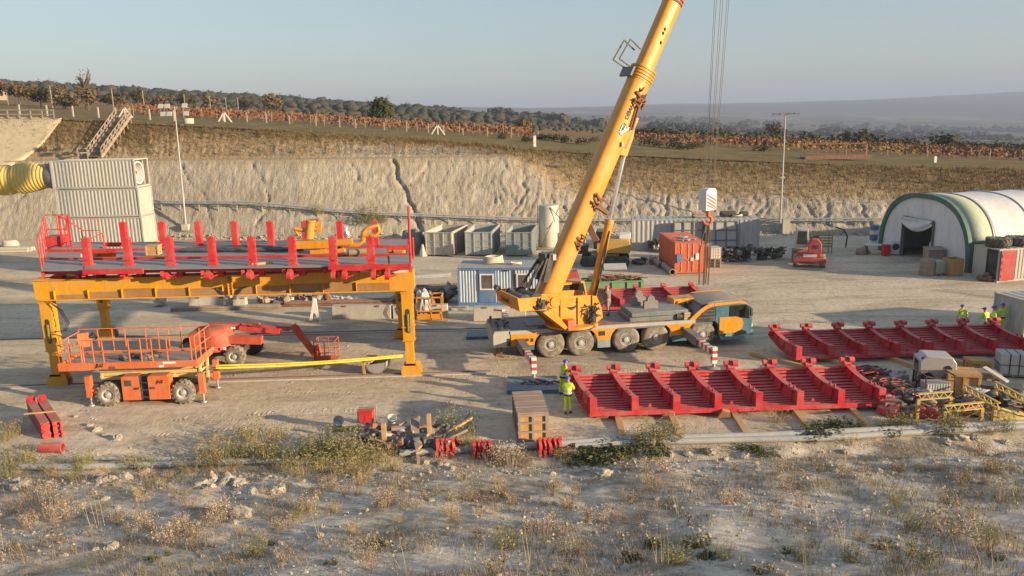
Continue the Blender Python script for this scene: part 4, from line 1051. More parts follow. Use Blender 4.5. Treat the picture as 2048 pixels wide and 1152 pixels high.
p, q = gp(503, 531, DZ), gp(545, 527, DZ); tag(MB().bar(p + V(0, 0, .06), q + V(0, 0, .06), .14, .1).build('timber', M_WOOD), 'short timber on the front edge of the red deck', 'timber')
gr = thing('pipe_gripper', 'yellow pipe handling machine with bent arm on the red deck', 'machine', gp(650, 505, DZ))
G1 = gp(650, 505, DZ).y
A_ = lambda px, py, dy=0: ay(px, py, G1 + dy)
mb = MB(); mb.bar(A_(592, 489), A_(662, 487), .5, .40); mb.bar(A_(660, 486), A_(705, 482), .36, .3); mb.build('main_beam', M_YEL, gr)
mb = MB(); mb.bar(A_(622, 503), A_(690, 500), .4, .2); mb.bar(A_(640, 508), A_(652, 496), .3, .3); mb.bar(A_(676, 508), A_(684, 494), .3, .3); mb.build('base', M_YEL, gr)
mb = MB(); mb.tube([A_(618, 476), A_(622, 443)], .26, 12); mb.tube([A_(622, 443), A_(622, 440)], .3, 12); mb.bar(A_(638, 464), A_(640, 441), .2, .2); mb.build('slew_motor', M_YEL, gr)
mb = MB(); mb.tube([A_(590, 458), A_(612, 460), A_(642, 458)], .12, 10); mb.tube([A_(588, 457), A_(601, 477)], .06, 8); mb.build('pipe_arm', M_YEL, gr)
mb = MB(); mb.tube([A_(700, 490), A_(716, 489), A_(726, 482), A_(727, 464), A_(735, 456), A_(756, 452), A_(758, 462), A_(752, 470), A_(728, 472)], .13, 10); mb.build('bent_arm', M_YEL, gr)
mb = MB(); mb.tube([A_(620, 441), A_(638, 440)], .09, 8); mb.build('motor_pipe', M_RUST, gr); mb = MB(); mb.bar(A_(672, 493), A_(688, 490), .3, .24); mb.build('valve_block', M_RUST, gr)

# ------------------------------------------------------------------ orange scissor lift
p1, p2 = gp(219, 813), gp(369, 808); c_ = (p1 + p2) / 2
sl = lthing('scissor_lift', 'orange rough terrain scissor lift with railed platform in front of the gantry', 'scissor lift', (c_.x, c_.y, 0), math.atan2(p2.y - p1.y, p2.x - p1.x))
SX = (p2 - p1).length / 2
for sx in (-1, 1):
    for y_, ax in ((.16, (0, -1, 0)), (2.1, (0, 1, 0))): wheel(sl, (sx * SX, y_, .56), ax, .56, .42, .33, lug=16)
mb = MB(); mb.bx(-2.35, 2.35, .45, 1.8, .55, .95); mb.bx(-1.9, -1.2, .2, .5, .5, .8); mb.bx(1.2, 1.9, .2, .5, .5, .8); mb.build('chassis', M_DARK, sl)
for x0, x1, sgn in ((-1.02, -.2, 1), (.2, 1.15, 1)):
    mb = MB(); mb.prism([(x0, .3), (x1, .3), (x1, 1.38), (x1 - .06, 1.46), (x0 + .06, 1.46), (x0, 1.38)], (0, -.08, 0), (1, 0, 0), (0, 0, 1), (0, .55, 0)); e = mb.build('engine_box', M_ORA, sl)
    mb = MB(); mb.bx((x1 - .28) if x0 < 0 else x0 + .06, (x1 - .04) if x0 < 0 else x0 + .3, -.095, -.078, .82, .92)
    if x0 < 0: mb.bx(x0 + .14, x0 + .46, -.095, -.078, 1.0, 1.28)
    mb.build('latch', M_DARK, e)
mb = MB(); mb.bx(-1.02, 1.15, 1.75, 2.3, .3, 1.46); mb.build('engine_box', M_ORA, sl)
mb = MB(); mb.bx(-.19, .19, .1, .3, .28, 1.46)
for z in (.4, .75, 1.1): mb.bx(-.19, .19, -.06, .1, z, z + .04)
mb.bx(-.2, -.17, -.06, .1, .28, 1.46); mb.bx(.17, .2, -.06, .1, .28, 1.46); mb.build('step_ladder', M_DARK, sl)
for sx in (-1, 1):
    for y_ in (.15, 2.2):
        mb = MB(); x_ = sx * 2.62; mb.box((x_, y_, .98), (.24, .28, 1.02)); mb.bar((sx * 2.2, y_ + .1 if y_ < 1 else y_ - .1, .75), (x_, y_, .72), .18, .22); ou = mb.build('outrigger', M_ORA, sl)
        mb = MB(); mb.tube([(x_, y_, .5), (x_, y_, .06)], .05, 8); mb.lathe((x_, y_, .03), (0, 0, 1), [(0, .16), (.05, .14)], 12); mb.build('foot', M_STEEL, ou)
mb = MB()
for k in range(3):
    z = 1.2 + k * .2
    for y_ in (.62, 1.62): mb.bar((-2.25, y_, z), (2.35, y_, z + .06), .1, .16); mb.bar((-2.25, y_ + .14, z + .06), (2.35, y_ + .14, z), .08, .16)
for x_ in (-2.2, -1, 1.2, 2.3): mb.tube([(x_, .5, 1.3), (x_, 1.85, 1.3)], .06, 8); mb.tube([(x_, .5, 1.65), (x_, 1.85, 1.65)], .06, 8)
mb.bar((2.4, .6, .8), (2.45, .6, 1.9), .1, .16); mb.bar((2.4, 1.6, .8), (2.45, 1.6, 1.9), .1, .16)
mb.build('scissor_arms', M_CREAM, sl)
PZ0, PZ = 1.82, 2.02; PX0, PX1 = -3.85, 2.55
mb = MB(); mb.bx(PX0, PX1, .02, .1, PZ0, PZ + .12); mb.bx(PX0, PX1, 2.1, 2.18, PZ0, PZ + .12); mb.bx(PX0, PX0 + .08, .1, 2.1, PZ0, PZ + .12); mb.bx(PX1 - .08, PX1, .1, 2.1, PZ0, PZ + .12); mb.build('platform_frame', M_ORA, sl)
MB().bx(PX0 + .08, PX1 - .08, .1, 2.1, PZ - .06, PZ).build('platform_floor', M_PLATE, sl)
mb = MB(); mb.bx(PX0, -2.4, -.02, .015, PZ0 - .02, PZ + .16); mb.build('extension_frame', M_ORA, sl)
def lr(pts, h=1.12, mids=(.5, 1)): return rail_run([V(*p) for p in pts], h, sl, M_ORA, r_=.03, mids=mids)
lr([(x_, .06, PZ + .1) for x_ in (-2.65, -2.2, -1.75, -.55, 0, .5, 1.2, 2.3)]); lr([(x_, 2.14, PZ + .1) for x_ in (PX0 + .05, -2.9, -2.2, -1.6, -.6, 0, .5, 1.1, 2.0, 2.5)])
lr([(PX0 + .05, .06, PZ + .1), (PX0 + .05, 1.1, PZ + .1), (PX0 + .05, 2.14, PZ + .1)], 1.0); lr([(2.5, .06, PZ + .1), (2.5, .7, PZ + .1), (2.5, 1.4, PZ + .1), (2.5, 2.14, PZ + .1)], 1.15); lr([(PX0 + .05, .06, PZ + .1), (-3.3, .06, PZ + .1), (-2.75, .06, PZ + .1)], .95)
mb = MB(); mb.box((PX0 + .35, 1.9, PZ + .75), (.5, .16, .7), rz=R(30)); mb.build('control_box', M_ORA, sl)
mb = MB()
for k in range(4): mb.tube([(PX0 + .6, 1.95, PZ + .9), (PX0 + .85, 1.9, PZ + 1.15 - .05 * k), (PX0 + 1.05, 1.9, PZ + .85), (PX0 + .8, 1.9, PZ + .6 + .05 * k)], .02, 5)
mb.build('control_cable', M_BLACK, sl)
T_ = lambda txt, s, x, y, z, m, nm='lettering', sh=0.0: text_part(txt, s, (x, y, z), (1, 0, 0), (0, 0, 1), nm, m, sl, ext=.008, shear=sh, bold=.012)
T_('JLG', .22, -2.15, -.0 + .015, PZ - .08, M_TEXT, sh=.3); T_('4715', .16, -1.55, .012, PZ0 + .02, M_RUST); T_('JLG', .2, .58, -.085, 1.1, M_TEXT, sh=.3)
mb = MB(); mb.bx(.95, 1.55, .008, .018, PZ - .02, PZ + .08); mb.bx(.75, .98, .008, .018, PZ0 + .02, PZ0 + .13); mb.build('label_plate', M_TEXTW, sl)
p = gp(255, 720, 2.2); mb = MB()
for k in range(5): q = V(sl.location.x - 1.2 + .35 * k, sl.location.y + .9 + rnd.uniform(-.2, .3), PZ + .02); mb.rock(q + V(0, 0, .08), (.3, .22, .16), k + 40, 2)
tag(mb.build('tarpaulin', paint('dark_sheet', (.10, .09, .085), .6, .3)), 'crumpled dark sheets lying on the scissor lift platform', 'tarpaulin')

# ------------------------------------------------------------------ red boom lift behind it
w0 = gp(470, 734); bl = thing('boom_lift', 'red articulated boom lift with round hood parked under the gantry', 'boom lift', (w0.x - 1.7, w0.y + 1.1, 0)); BX, BY = w0.x, w0.y
for dx, dy in ((0, .05), (-3.4, .05), (.25, 2.3), (-3.2, 2.3)): wheel(bl, (BX + dx, BY + dy + .15, .56), (0, -1 if dy < 1 else 1, 0), .56, .44, .32, lug=14, tm=M_TYRE if dy < 1 else M_BLACK)
mb = MB(); mb.bx(BX - 3.3, BX + .2, BY + .6, BY + 2.1, .45, .9); mb.lathe((BX - 1.7, BY + 1.3, .9), (0, 0, 1), [(0, .6), (.22, .6)], 20); mb.build('chassis', M_DARK, bl)
mb = MB(); hx = BX - 1.25
prof = [(0, .9), (.05, 1.0), (.5, 1.02), (.95, .96), (1.15, .84), (1.26, .6), (1.28, .2)]
mb.lathe((hx, BY + 1.0, .78), (0, 0, 1), prof, 26); mb.bx(hx - 1.15, hx - .1, BY + .15, BY + 1.9, .8, 1.9); mb.build('hood', M_ORAR, bl, bev=.06)
B_ = lambda px, py, dy=0: ay(px, py, BY + 1.1 + dy)
mb = MB(); mb.bar(B_(420, 652, .4), B_(520, 652, .4), .5, .34); mb.bar(B_(455, 678, -.4), B_(524, 680, -.4), .42, .42); mb.build('lower_boom', M_ORAR, bl)
mb = MB(); mb.bar(B_(480, 656, 0), B_(560, 662, 0), .28, .26); mb.bar(B_(484, 650, .2), B_(580, 658, .2), .22, .2); mb.tube([B_(540, 662, 0), B_(586, 655, 0)], .09, 8); mb.build('upper_boom', M_RED2, bl)
mb = MB(); mb.bar(B_(585, 650), B_(637, 716), .2, .34); mb.tube([B_(594, 650, -.2), B_(634, 706, -.2)], .06, 8); mb.build('jib', M_ORAR, bl)
mb = MB(); mb.box(B_(641, 718), (.55, .4, .34)); mb.bar(B_(634, 690), B_(640, 716), .22, .3); mb.build('basket_support', M_ORAR, bl)
k1, k2 = B_(636, 727, -.5), B_(668, 727, -.5)
mb = MB(); w_, d_ = k2.x - k1.x + .25, 1.0
mb.box(((k1.x + k2.x) / 2, k1.y + .4, k1.z + .05 + .02), (w_, d_, .1)); mb.box(((k1.x + k2.x) / 2, k1.y - .1, k1.z + .3), (w_, .04, .35)); bk = mb.build('basket', M_ORAR, bl)
x0, x1, y0, y1 = (k1.x + k2.x) / 2 - w_ / 2, (k1.x + k2.x) / 2 + w_ / 2, k1.y - .1, k1.y + .9
rail_run([V(x0, y0, k1.z), V((x0 + x1) / 2, y0, k1.z), V(x1, y0, k1.z), V(x1, y1, k1.z), V((x0 + x1) / 2, y1, k1.z), V(x0, y1, k1.z), V(x0, y0, k1.z)], 1.25, bk, M_ORAR, nm='basket_rail', r_=.028)
mb = MB()
for k in range(6): a = B_(488 + k * 5, 655 + (k % 3) * 3, -.1); mb.tube([a, a + V(.15, 0, .18), a + V(.4, 0, .05)], .03, 5)
mb.build('hydraulic_hose', M_BLACK, bl)
mb = MB()
for px in (425, 449): mb.box(B_(px, 697, -1.16), (.16, .02, .16))
mb.box(B_(466, 656, -.12), (.24, .02, .12)); mb.build('label_plate', M_TEXTW, bl)
# yellow tape between lift and gantry leg
mb = MB()
for (a, b, w) in (((432, 736), (806, 713), .09), ((432, 731), (806, 710), .06)):
    A, B = ay(*a, 37.2), ay(*b, 39.0); pts = [A + (B - A) * (i / 12) - V(0, 0, .10 * math.sin(math.pi * i / 12)) for i in range(13)]
    for p, q in zip(pts, pts[1:]): mb.bar(p, q, .02, w)
tag(mb.build('barrier_tape', M_YSTRAP), 'pair of yellow barrier tapes stretched from the orange lift to the gantry leg', 'tape')
# digger bucket standing on the near rail
p = gp(748, 752); bu = lthing('digger_bucket', 'open grey digger bucket standing beside the near crane rail', 'bucket', (p.x, p.y + .1, 0), R(-8))
mb = MB(); n = 14; oa = [(.55 * math.cos(math.pi * (1.05 + 1.0 * i / n)) + .1, .62 + .58 * math.sin(math.pi * (1.05 + 1.0 * i / n))) for i in range(n + 1)]
ib = [(x_ * .9 + .01, .62 + (z - .62) * .88) for x_, z in oa[::-1]]
mb.prism(oa + ib, (0, 0, 0), (1, 0, 0), (0, 0, 1), (0, .95, 0)); b_ = mb.build('shell', paint('bucket_grey', (.36, .35, .34), .5, .4), bu, ang=60)
for y_ in (0, .92): MB().prism(oa, (0, y_, 0), (1, 0, 0), (0, 0, 1), (0, .03, 0)).build('side_plate', MATS['bucket_grey'], bu)
mb = MB(); mb.bx(-.62, -.48, 0, .12, 0, .75); mb.bx(-.62, -.1, 0, .95, .68, .8); mb.bx(-.62, -.48, .8, .95, 0, .75); mb.build('support', M_WOOD, bu)
# ------------------------------------------------------------------ yellow mobile crane
CR0 = gp(1000, 724); CR0 = V(CR0.x - .35, CR0.y + .0, 0); CRZ = R(8.6)
cr = thing('mobile_crane', 'yellow five axle mobile crane with its telescopic boom raised', 'crane', CR0, CRZ)
MWC = MW[cr.name].copy()
LC = lambda p: MWC.inverted() @ Vector(p)      # world -> crane axes
MW[cr.name] = Matrix()
CL = LC(ay(1504, 650, CR0.y + 2.3)).x
WX = [LC(gp(px, y)).x for px, y in ((1110, 727), (1170, 722), (1263, 716), (1322, 711), (1417, 705))]
for x in WX:
    for y, ax in ((.28, (0, -1, 0)), (2.72, (0, 1, 0))): wheel(cr, (x, y, .76), ax, .77, .5, .37, n=30, rm=M_RIMD)
mb = MB(); mb.bx(.4, CL - 2.6, .62, 2.38, .6, 1.45)
for x in WX: mb.bx(x - .12, x + .12, .5, 2.5, .62, .9)
mb.build('chassis', M_DARK, cr)
DK = 1.62
mb = MB(); mb.bx(1.05, CL - 3.7, .12, 2.88, DK - .1, DK); mb.bx(2.0, 3.4, .9, 2.1, DK, DK + .04); mb.build('deck', M_GREYD, cr)
mb = MB(); mb.bx(.95, CL - 3.4, -.03, .12, DK - .14, DK + .04); mb.bx(.95, CL - 3.4, 2.88, 3.03, DK - .14, DK + .04); mb.build('deck_edge', M_CBEIGE, cr)
mb = MB(); mb.prism([(0, .78), (1.0, .78), (1.0, 1.66), (.1, 1.66), (0, 1.5)], (0, .02, 0), (1, 0, 0), (0, 0, 1), (0, 2.96, 0)); mb.build('tail_block', M_CBEIGE, cr, bev=.03)
mb = MB()
mb.bx(.05, .95, 0.2, 2.8, 1.66, 1.71)
for k in range(9): q = V(rnd.uniform(.15, .9), rnd.uniform(.3, 2.6), 1.78); mb.tube([q, q + V(rnd.uniform(-.3, .3), rnd.uniform(-.4, .4), rnd.uniform(0, .15))], .06, 6)
mb.bx(.75, 1.0, .012, .03, .82, 1.25); mb.build('tail_gear', M_DARK, cr)
mb = MB(); mb.bar((.3, .3, .75), (.15, .1, .3), .1, .1); mb.bar((.5, .5, .7), (.45, .15, .2), .1, .1); mb.bar((.05, .3, .35), (.6, .1, .2), .08, .08); mb.build('tow_hitch', M_RUST, cr)
YB = 1.49
def fend(poly, mat, nm, parent=cr):
    o = None
    for y in (-.02, 2.96):
        mb = MB(); mb.prism(poly, (0, y, 0), (1, 0, 0), (0, 0, 1), (0, .06, 0)); o = mb.build(nm, mat, parent)
    return o
r1 = .93
def arc(xc, a0, a1, n=7): return [(xc + r1 * math.cos(R(a0 + (a1 - a0) * i / n)), .76 + r1 * .93 * math.sin(R(a0 + (a1 - a0) * i / n))) for i in range(n + 1)]
a_ = arc(WX[0], 125, 178); fend([(.98, YB), (.98, .82), (a_[-1][0], .82)] + a_[::-1][0:] + [(WX[0] - .5, YB)], M_YEL, 'side_panel')
fend([(1.5, .56), (a_[-1][0] - .0, .56), (a_[-1][0], .815), (1.5, .815)], M_TEAL, 'lower_panel')
a_, b_ = arc(WX[1], 2, 55), arc(WX[2], 125, 178)
fend([(a_[0][0], .84)] + a_ + [(WX[1] + .5, YB), (WX[2] - .5, YB)] + b_ + [(b_[-1][0], .84)], M_YEL, 'side_panel')
fend([(a_[0][0], .42), (b_[-1][0], .42), (b_[-1][0], .835), (a_[0][0], .835)], paint('panel_teal_grey', (.20, .29, .31), .5, .3), 'lower_panel')
a_, b_ = arc(WX[3], 2, 55), arc(WX[4], 125, 178)
fend([(a_[0][0], .84)] + a_ + [(WX[3] + .5, YB), (WX[4] - .5, YB)] + b_ + [(b_[-1][0], .84)], M_YEL, 'side_panel')
fend([(a_[0][0], .5), (b_[-1][0], .5), (b_[-1][0], .835), (a_[0][0], .835)], M_TEAL, 'lower_panel')
mb = MB()
for y in (-.01, 2.9):
    for xa in (WX[0] - .55, WX[2] - .55, WX[4] - .55): mb.bx(xa, xa + (1.1 if xa > 10 else WX[1] - WX[0] + 1.1), y, y + .1, 1.38, 1.48)
mb.build('fender_edge', M_GREYD, cr)
mb = MB(); mb.bx(WX[1] + .98, WX[1] + 1.35, -.035, -.022, 1.1, 1.35); mb.bx(1.6, 1.95, -.035, -.022, 1.05, 1.2); mb.bx(2.05, 2.2, -.035, -.022, 1.0, 1.2); mb.bx(WX[3] + 1.4, WX[3] + 1.6, -.035, -.022, 1.15, 1.32); mb.build('side_label', M_TEXT, cr)
# cab
c0 = WX[4] + .95
side = [(c0, .55), (c0 + .15, .5), (CL - .35, .62), (CL - .05, .82), (CL, 1.5), (CL - .12, 2.15), (CL - .35, 2.48), (CL - .8, 2.56), (c0 - .25, 2.5), (c0 - .25, YB), (c0, 1.2)]
mb = MB(); mb.prism(side, (0, .02, 0), (1, 0, 0), (0, 0, 1), (0, 2.9, 0)); cab = mb.build('cab', M_TEAL, cr, bev=.05)
def cabp(poly, mat, nm, off=0.0, bev=0):
    for y in (.0 - off, 2.93 + off):
        mb = MB(); mb.prism(poly, (0, y, 0), (1, 0, 0), (0, 0, 1), (0, .02, 0)); mb.build(nm, mat, cab)
cabp([(c0 + .02, .72), (CL - .95, .78), (CL - .66, .98), (CL - .56, 1.3), (CL - .66, 1.58), (CL - 1.0, 1.7), (c0 + .02, 1.7)], M_YEL, 'door', .012)
cabp([(c0 + .62, 1.72), (CL - 1.0, 1.72), (CL - .68, 1.62), (CL - .22, 1.55), (CL - .26, 2.1), (CL - .45, 2.36), (c0 + .62, 2.34)], M_GLASS, 'side_window', .012)
cabp([(c0 - .3, 2.38), (CL - .9, 2.45), (CL - .4, 2.38), (CL - .42, 2.5), (CL - .8, 2.6), (c0 - .3, 2.55)], M_YEL, 'roof_edge', .014)
mb = MB(); mb.prism([(CL + .005, 1.5), (CL - .115, 2.15), (CL - .33, 2.46), (CL - .29, 2.47), (CL - .08, 2.17), (CL + .035, 1.5)], (0, .18, 0), (1, 0, 0), (0, 0, 1), (0, 2.6, 0)); mb.build('windscreen', M_GLASS, cab)
mb = MB(); mb.bx(c0 + .1, CL - .5, -.08, .02, .42, .56); mb.bx(c0 + .35, c0 + .75, -.085, -.07, .6, .8); mb.bx(CL - .3, CL + .08, .1, 2.8, .55, .85); mb.build('bumper', paint('bumper_teal', (.16, .27, .31), .5, .2), cab)
for y in (.35, 2.55): MB().bx(CL + .0, CL + .07, y - .18, y + .18, 1.0, 1.2).build('headlight', M_WHITE, cab)
mb = MB(); mb.tube([(CL - .4, -.02, 2.3), (CL - .25, -.25, 2.2)], .03, 6); mb.box((CL - .25, -.28, 1.98), (.1, .16, .42)); mb.build('mirror', M_DARK, cab)
mb = MB(); mb.prism([(c0 - .9, 2.42), (c0 - .2, 2.585), (CL - .85, 2.605), (CL - .4, 2.51), (CL - .45, 2.49), (c0 - .9, 2.36)], (0, .3, 0), (1, 0, 0), (0, 0, 1), (0, 2.4, 0)); mb.build('roof', paint('roof_dust', (.28, .235, .19), .8, .4), cab)
# yellow arc from deck up to the cab roof
arcp = [(c0 - 1.85 + 1.65 * math.sin(R(90 * i / 10)) * 1.0, 1.52 + (2.5 - 1.52) * (1 - math.cos(R(90 * i / 10))) ** .62) for i in range(11)]
out = [(c0 - 1.95, 1.5)] + [(c0 - 1.9 + 1.66 * i / 10, 1.5 + 1.06 * math.sin(R(90 * (i / 10)))) for i in range(11)]
inn = [(c0 - 1.55 + 1.31 * i / 10, 1.5 + .86 * math.sin(R(90 * (i / 10)))) for i in range(11)]
for y in (.0, 2.9):
    mb = MB(); mb.prism(out + inn[::-1], (0, y, 0), (1, 0, 0), (0, 0, 1), (0, .08, 0)); mb.build('cab_arc', M_YEL, cr)
    mb = MB(); mb.prism(inn + [(c0 - .24, 1.5)], (0, y + .03, 0), (1, 0, 0), (0, 0, 1), (0, .03, 0))
    gl = mb.build('louvre', M_DARK, cr)
    mb = MB()
    for z in (1.72, 1.92, 2.1): mb.bx(c0 - 1.5 + (z - 1.5) * 1.25, c0 - .26, y + .0, y + .09, z, z + .03)
    mb.build('slat', M_GREYD, gl)
mb = MB(); mb.bx(c0 - 1.9, c0 - .3, .15, 2.8, 1.3, 1.55); mb.prism([(c0 - 1.6, 1.55), (c0 - .3, 1.55), (c0 - .3, 2.35), (c0 - .9, 2.3)], (0, .4, 0), (1, 0, 0), (0, 0, 1), (0, 2.2, 0)); mb.build('engine_cover', M_GREYD, cr)
mb = MB(); mb.tube([(c0 - 2.4, .35, 1.82), (c0 - 1.7, .35, 1.82)], .19, 14); mb.build('muffler', M_DARK, cr)
# counterweight slabs and gear stacked on the deck
s0, s1 = LC(gp(1252, 640, DK)).x, LC(gp(1362, 628, DK)).x
for k in range(2):
    mb = MB(); mb.bx(s0 + .1 * k, s1 - .05 * k, .3, 2.55, DK + .02 + .28 * k, DK + .28 + .28 * k); mb.build('counterweight', paint('weight_grey', (.16, .185, .185), .7, .4), cr, bev=.04)
z_ = DK + .56
for x, y, h in ((s0 + 1.05, 1.9, .85), (s0 + 1.5, 1.1, .72)):
    mb = MB(); mb.prism([(-.4, 0), (.4, 0), (.4, h * .55), (.22, h * .6), (.2, h * .85), (.1, h), (-.1, h), (-.2, h * .85), (-.22, h * .6), (-.4, h * .55)], (x, y, z_), (1, 0, 0), (0, 0, 1), (0, .3, 0)); mb.build('weight_lug', paint('lug_grey', (.23, .215, .20), .8, .4), cr, flat=True)
y0 = LC(gp(1252, 640, DK)).y
for k in range(3):
    p = LC(ay(1345 + 16 * k, 598 - k, CR0.y + 4.2)); mb = MB(); mb.box((p.x, 2.3, 2.15), (.52, 1.1, .62)); mb.build('hydraulic_tank', M_YEL, cr, bev=.05)
mb = MB()
for k in range(9): x = s1 + rnd.uniform(-.2, 1.4); y = rnd.uniform(1.2, 2.8); mb.tube([(x, y, 1.75), (x + rnd.uniform(-.3, .3), y + rnd.uniform(-.2, .2), rnd.uniform(2.0, 2.5)), (x + rnd.uniform(0, .7), y, rnd.uniform(1.9, 2.2))], .045, 6)
mb.bx(s1 + .1, s1 + 1.0, .9, 2.7, DK, 2.0); mb.build('engine_pipes', M_DARK, cr)
for k in range(3): MB().bx(s1 - .35, s1 + .0, .12, .3, DK + .05 + .14 * k, DK + .16 + .14 * k).build('wood_block', M_WOOD, cr)
mb = MB()
for k in range(16): x = 2.6 + k * .24 + rnd.uniform(-.1, .1); mb.bar((x, .25 + rnd.uniform(0, .2), DK + .06), (x + rnd.uniform(.3, .8), .3 + rnd.uniform(0, .25), DK + .08 + rnd.uniform(0, .08)), .09, .06)
mb.bar((5.3, .3, DK + .05), (9.6, .22, DK + .05), .08, .06); mb.build('deck_gear', M_RUST, cr)
# outriggers
def stripes(mb_w, mb_r, a, b, w, h, n):
    for i in range(n): (mb_w if i % 2 else mb_r).bar(a + (b - a) * (i / n), a + (b - a) * ((i + 1) / n), w, h)
def outrigger(pp, x_in, zc, mirror=False):
    p = LC(pp)
    if mirror: p = V(p.x, 3.0 - p.y, p.z)
    sg = 1 if mirror else -1
    a = V(x_in, 1.5, zc); b = V(p.x, p.y - sg * .1, zc); d = b - a
    mb = MB(); mb.bar(a + d * .28, a + d * .66, .42, .46); o_ = mb.build('outrigger', M_GREYD, cr)
    w = MB(); e0, e1 = a + d * .66, b
    for i in range(7):
        w.mi = 1 - i % 2; w.bar(e0 + (e1 - e0) * (i / 7), e0 + (e1 - e0) * ((i + 1) / 7), .29, .31)
    for i in range(5):
        w.mi = i % 2; w.box((p.x, p.y, zc + .2 - i * .17), (.25, .25, .17))
    w.build('striped_beam_end', [M_WHITE, M_STRIPE], o_)
    mb = MB(); mb.tube([(p.x, p.y, zc - .5), (p.x, p.y, .16)], .08, 10); mb.lathe((p.x, p.y, .1), (0, 0, 1), [(0, .34), (.06, .34), (.14, .14)], 18); mb.build('jack', M_STEEL, o_)
RP, FP = gp(1068, 763), gp(1427, 742)
outrigger(RP, 1.45, 1.0); outrigger(RP, 1.45, 1.0, True); xf = LC(gp(1385, 705)).x; outrigger(FP, xf - .1, 1.0); outrigger(FP, xf - .1, 1.0, True)

# superstructure, boom
B0, TIP = ay(1097, 584, 41.9), ay(1430, -195, 46.2)
bd = (TIP - B0); BLn = bd.length; bd.normalize()
uu = V(bd.x, bd.y, 0).normalized(); ss = V(uu.y, -uu.x, 0); nn = ss.cross(bd)
if nn.z < 0: nn = -nn
SL = V(B0.x, B0.y, 0) + uu * 1.3
W = lambda f, s, z: SL + uu * f + ss * s + V(0, 0, z)
MW[cr.name] = MWC
mb = MB(); mb.lathe(W(0, 0, DK - .02), (0, 0, 1), [(0, 1.32), (.14, 1.32)], 36); mb.build('slew_ring', M_DARK, cr)
mb = MB(); mb.lathe(W(0, 0, DK + .12), (0, 0, 1), [(0, 1.42), (.1, 1.42), (.13, 1.3)], 36)
su = [(-2.2, 3.0), (-1.1, 1.8), (1.15, 1.8), (1.62, 2.05), (1.55, 2.6), (1.25, 3.3), (.7, 3.42), (-.5, 3.5), (-.9, 3.72), (-2.1, 3.8), (-2.3, 3.7)]
for s in (-.78, .68): mb.prism(su, W(0, s, 0), uu, (0, 0, 1), ss * .1)
mb.prism([(-1.9, 2.75), (-1.0, 1.85), (1.4, 1.84), (1.4, 1.92), (-.95, 1.95), (-1.9, 2.85)], W(0, -.68, 0), uu, (0, 0, 1), ss * 1.36)
mb.prism([(1.25, 1.9), (1.58, 2.1), (1.5, 2.6), (1.15, 2.5)], W(0, -.68, 0), uu, (0, 0, 1), ss * 1.36)
mb.lathe(W(-1.3, -.84, 3.3), ss, [(0, .3), (1.68, .3)], 20)
bo = mb.build('superstructure', M_YEL, cr)
for f in (-1.0, .05, .95): mb = MB(); mb.bar(W(f, .82, 1.9 if f > -.9 else 2.0), W(f, .82, 3.38), .09, .07, up=uu); mb.build('stiffener', M_YEL, bo)
mb = MB(); mb.prism([(-.62, 2.92), (-.5, 2.78), (-.32, 2.72), (-.12, 2.8), (.0, 3.0), (-.2, 2.91), (-.42, 2.9)], W(0, .783, 0), uu, (0, 0, 1), ss * .008)
mb.prism([(-.1, 3.08), (0, 3.12), (.03, 3.2), (-.06, 3.18)], W(0, .783, 0), uu, (0, 0, 1), ss * .008)
mb.build('painted_mark', M_TEXT, bo)
mb = MB(); n_ = 16
for i in range(n_):
    a, b = 2 * math.pi * i / n_, 2 * math.pi * (i + 1) / n_; P = lambda t, q: W(-1.75 + q * math.cos(t), .785, 3.45 + q * math.sin(t)); mb.add([P(a, .19), P(b, .19), P(b, .15), P(a, .15)], [(0, 1, 2, 3)])
mb.bar(W(-1.92, .786, 3.45), W(-1.58, .786, 3.45), .006, .03); mb.build('round_emblem', M_TEXT, bo)
mb = MB(); mb.prism([(-2.3, 2.95), (-1.0, 1.85), (-.85, 1.95), (-1.75, 3.1)], W(0, .8, 0), uu, (0, 0, 1), ss * .5); mb.build('ballast_bracket', M_YEL, bo)
mb = MB(); mb.box(W(-.62, 1.12, 2.05), (.42, .42, .55), rz=math.atan2(uu.y, uu.x)); mb.build('red_box', M_ORC, bo)
# winch tail
mb = MB()
for s in (-1.35, 1.28): mb.prism([(-2.1, 3.05), (-3.6, 3.2), (-3.75, 3.85), (-2.1, 3.8)], W(0, s, 0), uu, (0, 0, 1), ss * .07)
mb.prism([(-3.68, 3.18), (-3.58, 3.18), (-3.7, 3.9), (-3.8, 3.9)], W(0, -1.4, 0), uu, (0, 0, 1), ss * 2.8); mb.bar(W(-2.15, -1.35, 3.4), W(-2.15, 1.35, 3.4), .12, .5); wt = mb.build('winch_frame', M_YEL, cr)
for f in (-3.15, -2.5): mb = MB(); mb.lathe(W(f, -1.0, 3.55), ss, [(0, .38), (.06, .38), (.06, .3), (1.9, .3), (1.9, .38), (1.96, .38)], 20); mb.build('winch_drum', M_DARK, wt)
mb = MB()
for k in range(12): q = W(-2.3 + rnd.uniform(-.4, .3), 1.38, 3.15 + rnd.uniform(0, .5)); mb.tube([q, q + ss * .12 + V(0, 0, rnd.uniform(-.15, .15)), q + uu * rnd.uniform(-.25, .25)], .05, 6)
mb.box(W(-2.45, 1.38, 3.4), (.4, .14, .5), rz=math.atan2(uu.y, uu.x)); mb.build('winch_motor', M_DARK, wt)
mb = MB(); mb.lathe(W(-3.8, -1.35, 3.98), ss, [(0, .14), (.4, .14)], 12); mb.build('rope_pulley', M_DARK, wt)
text_part('Scholl', .40, W(-3.75, -.75, 3.38) - uu * .01, ss, V(0, 0, 1) - uu * .14, 'lettering', M_TEXT, wt, ext=.006, shear=.35, bold=.008)
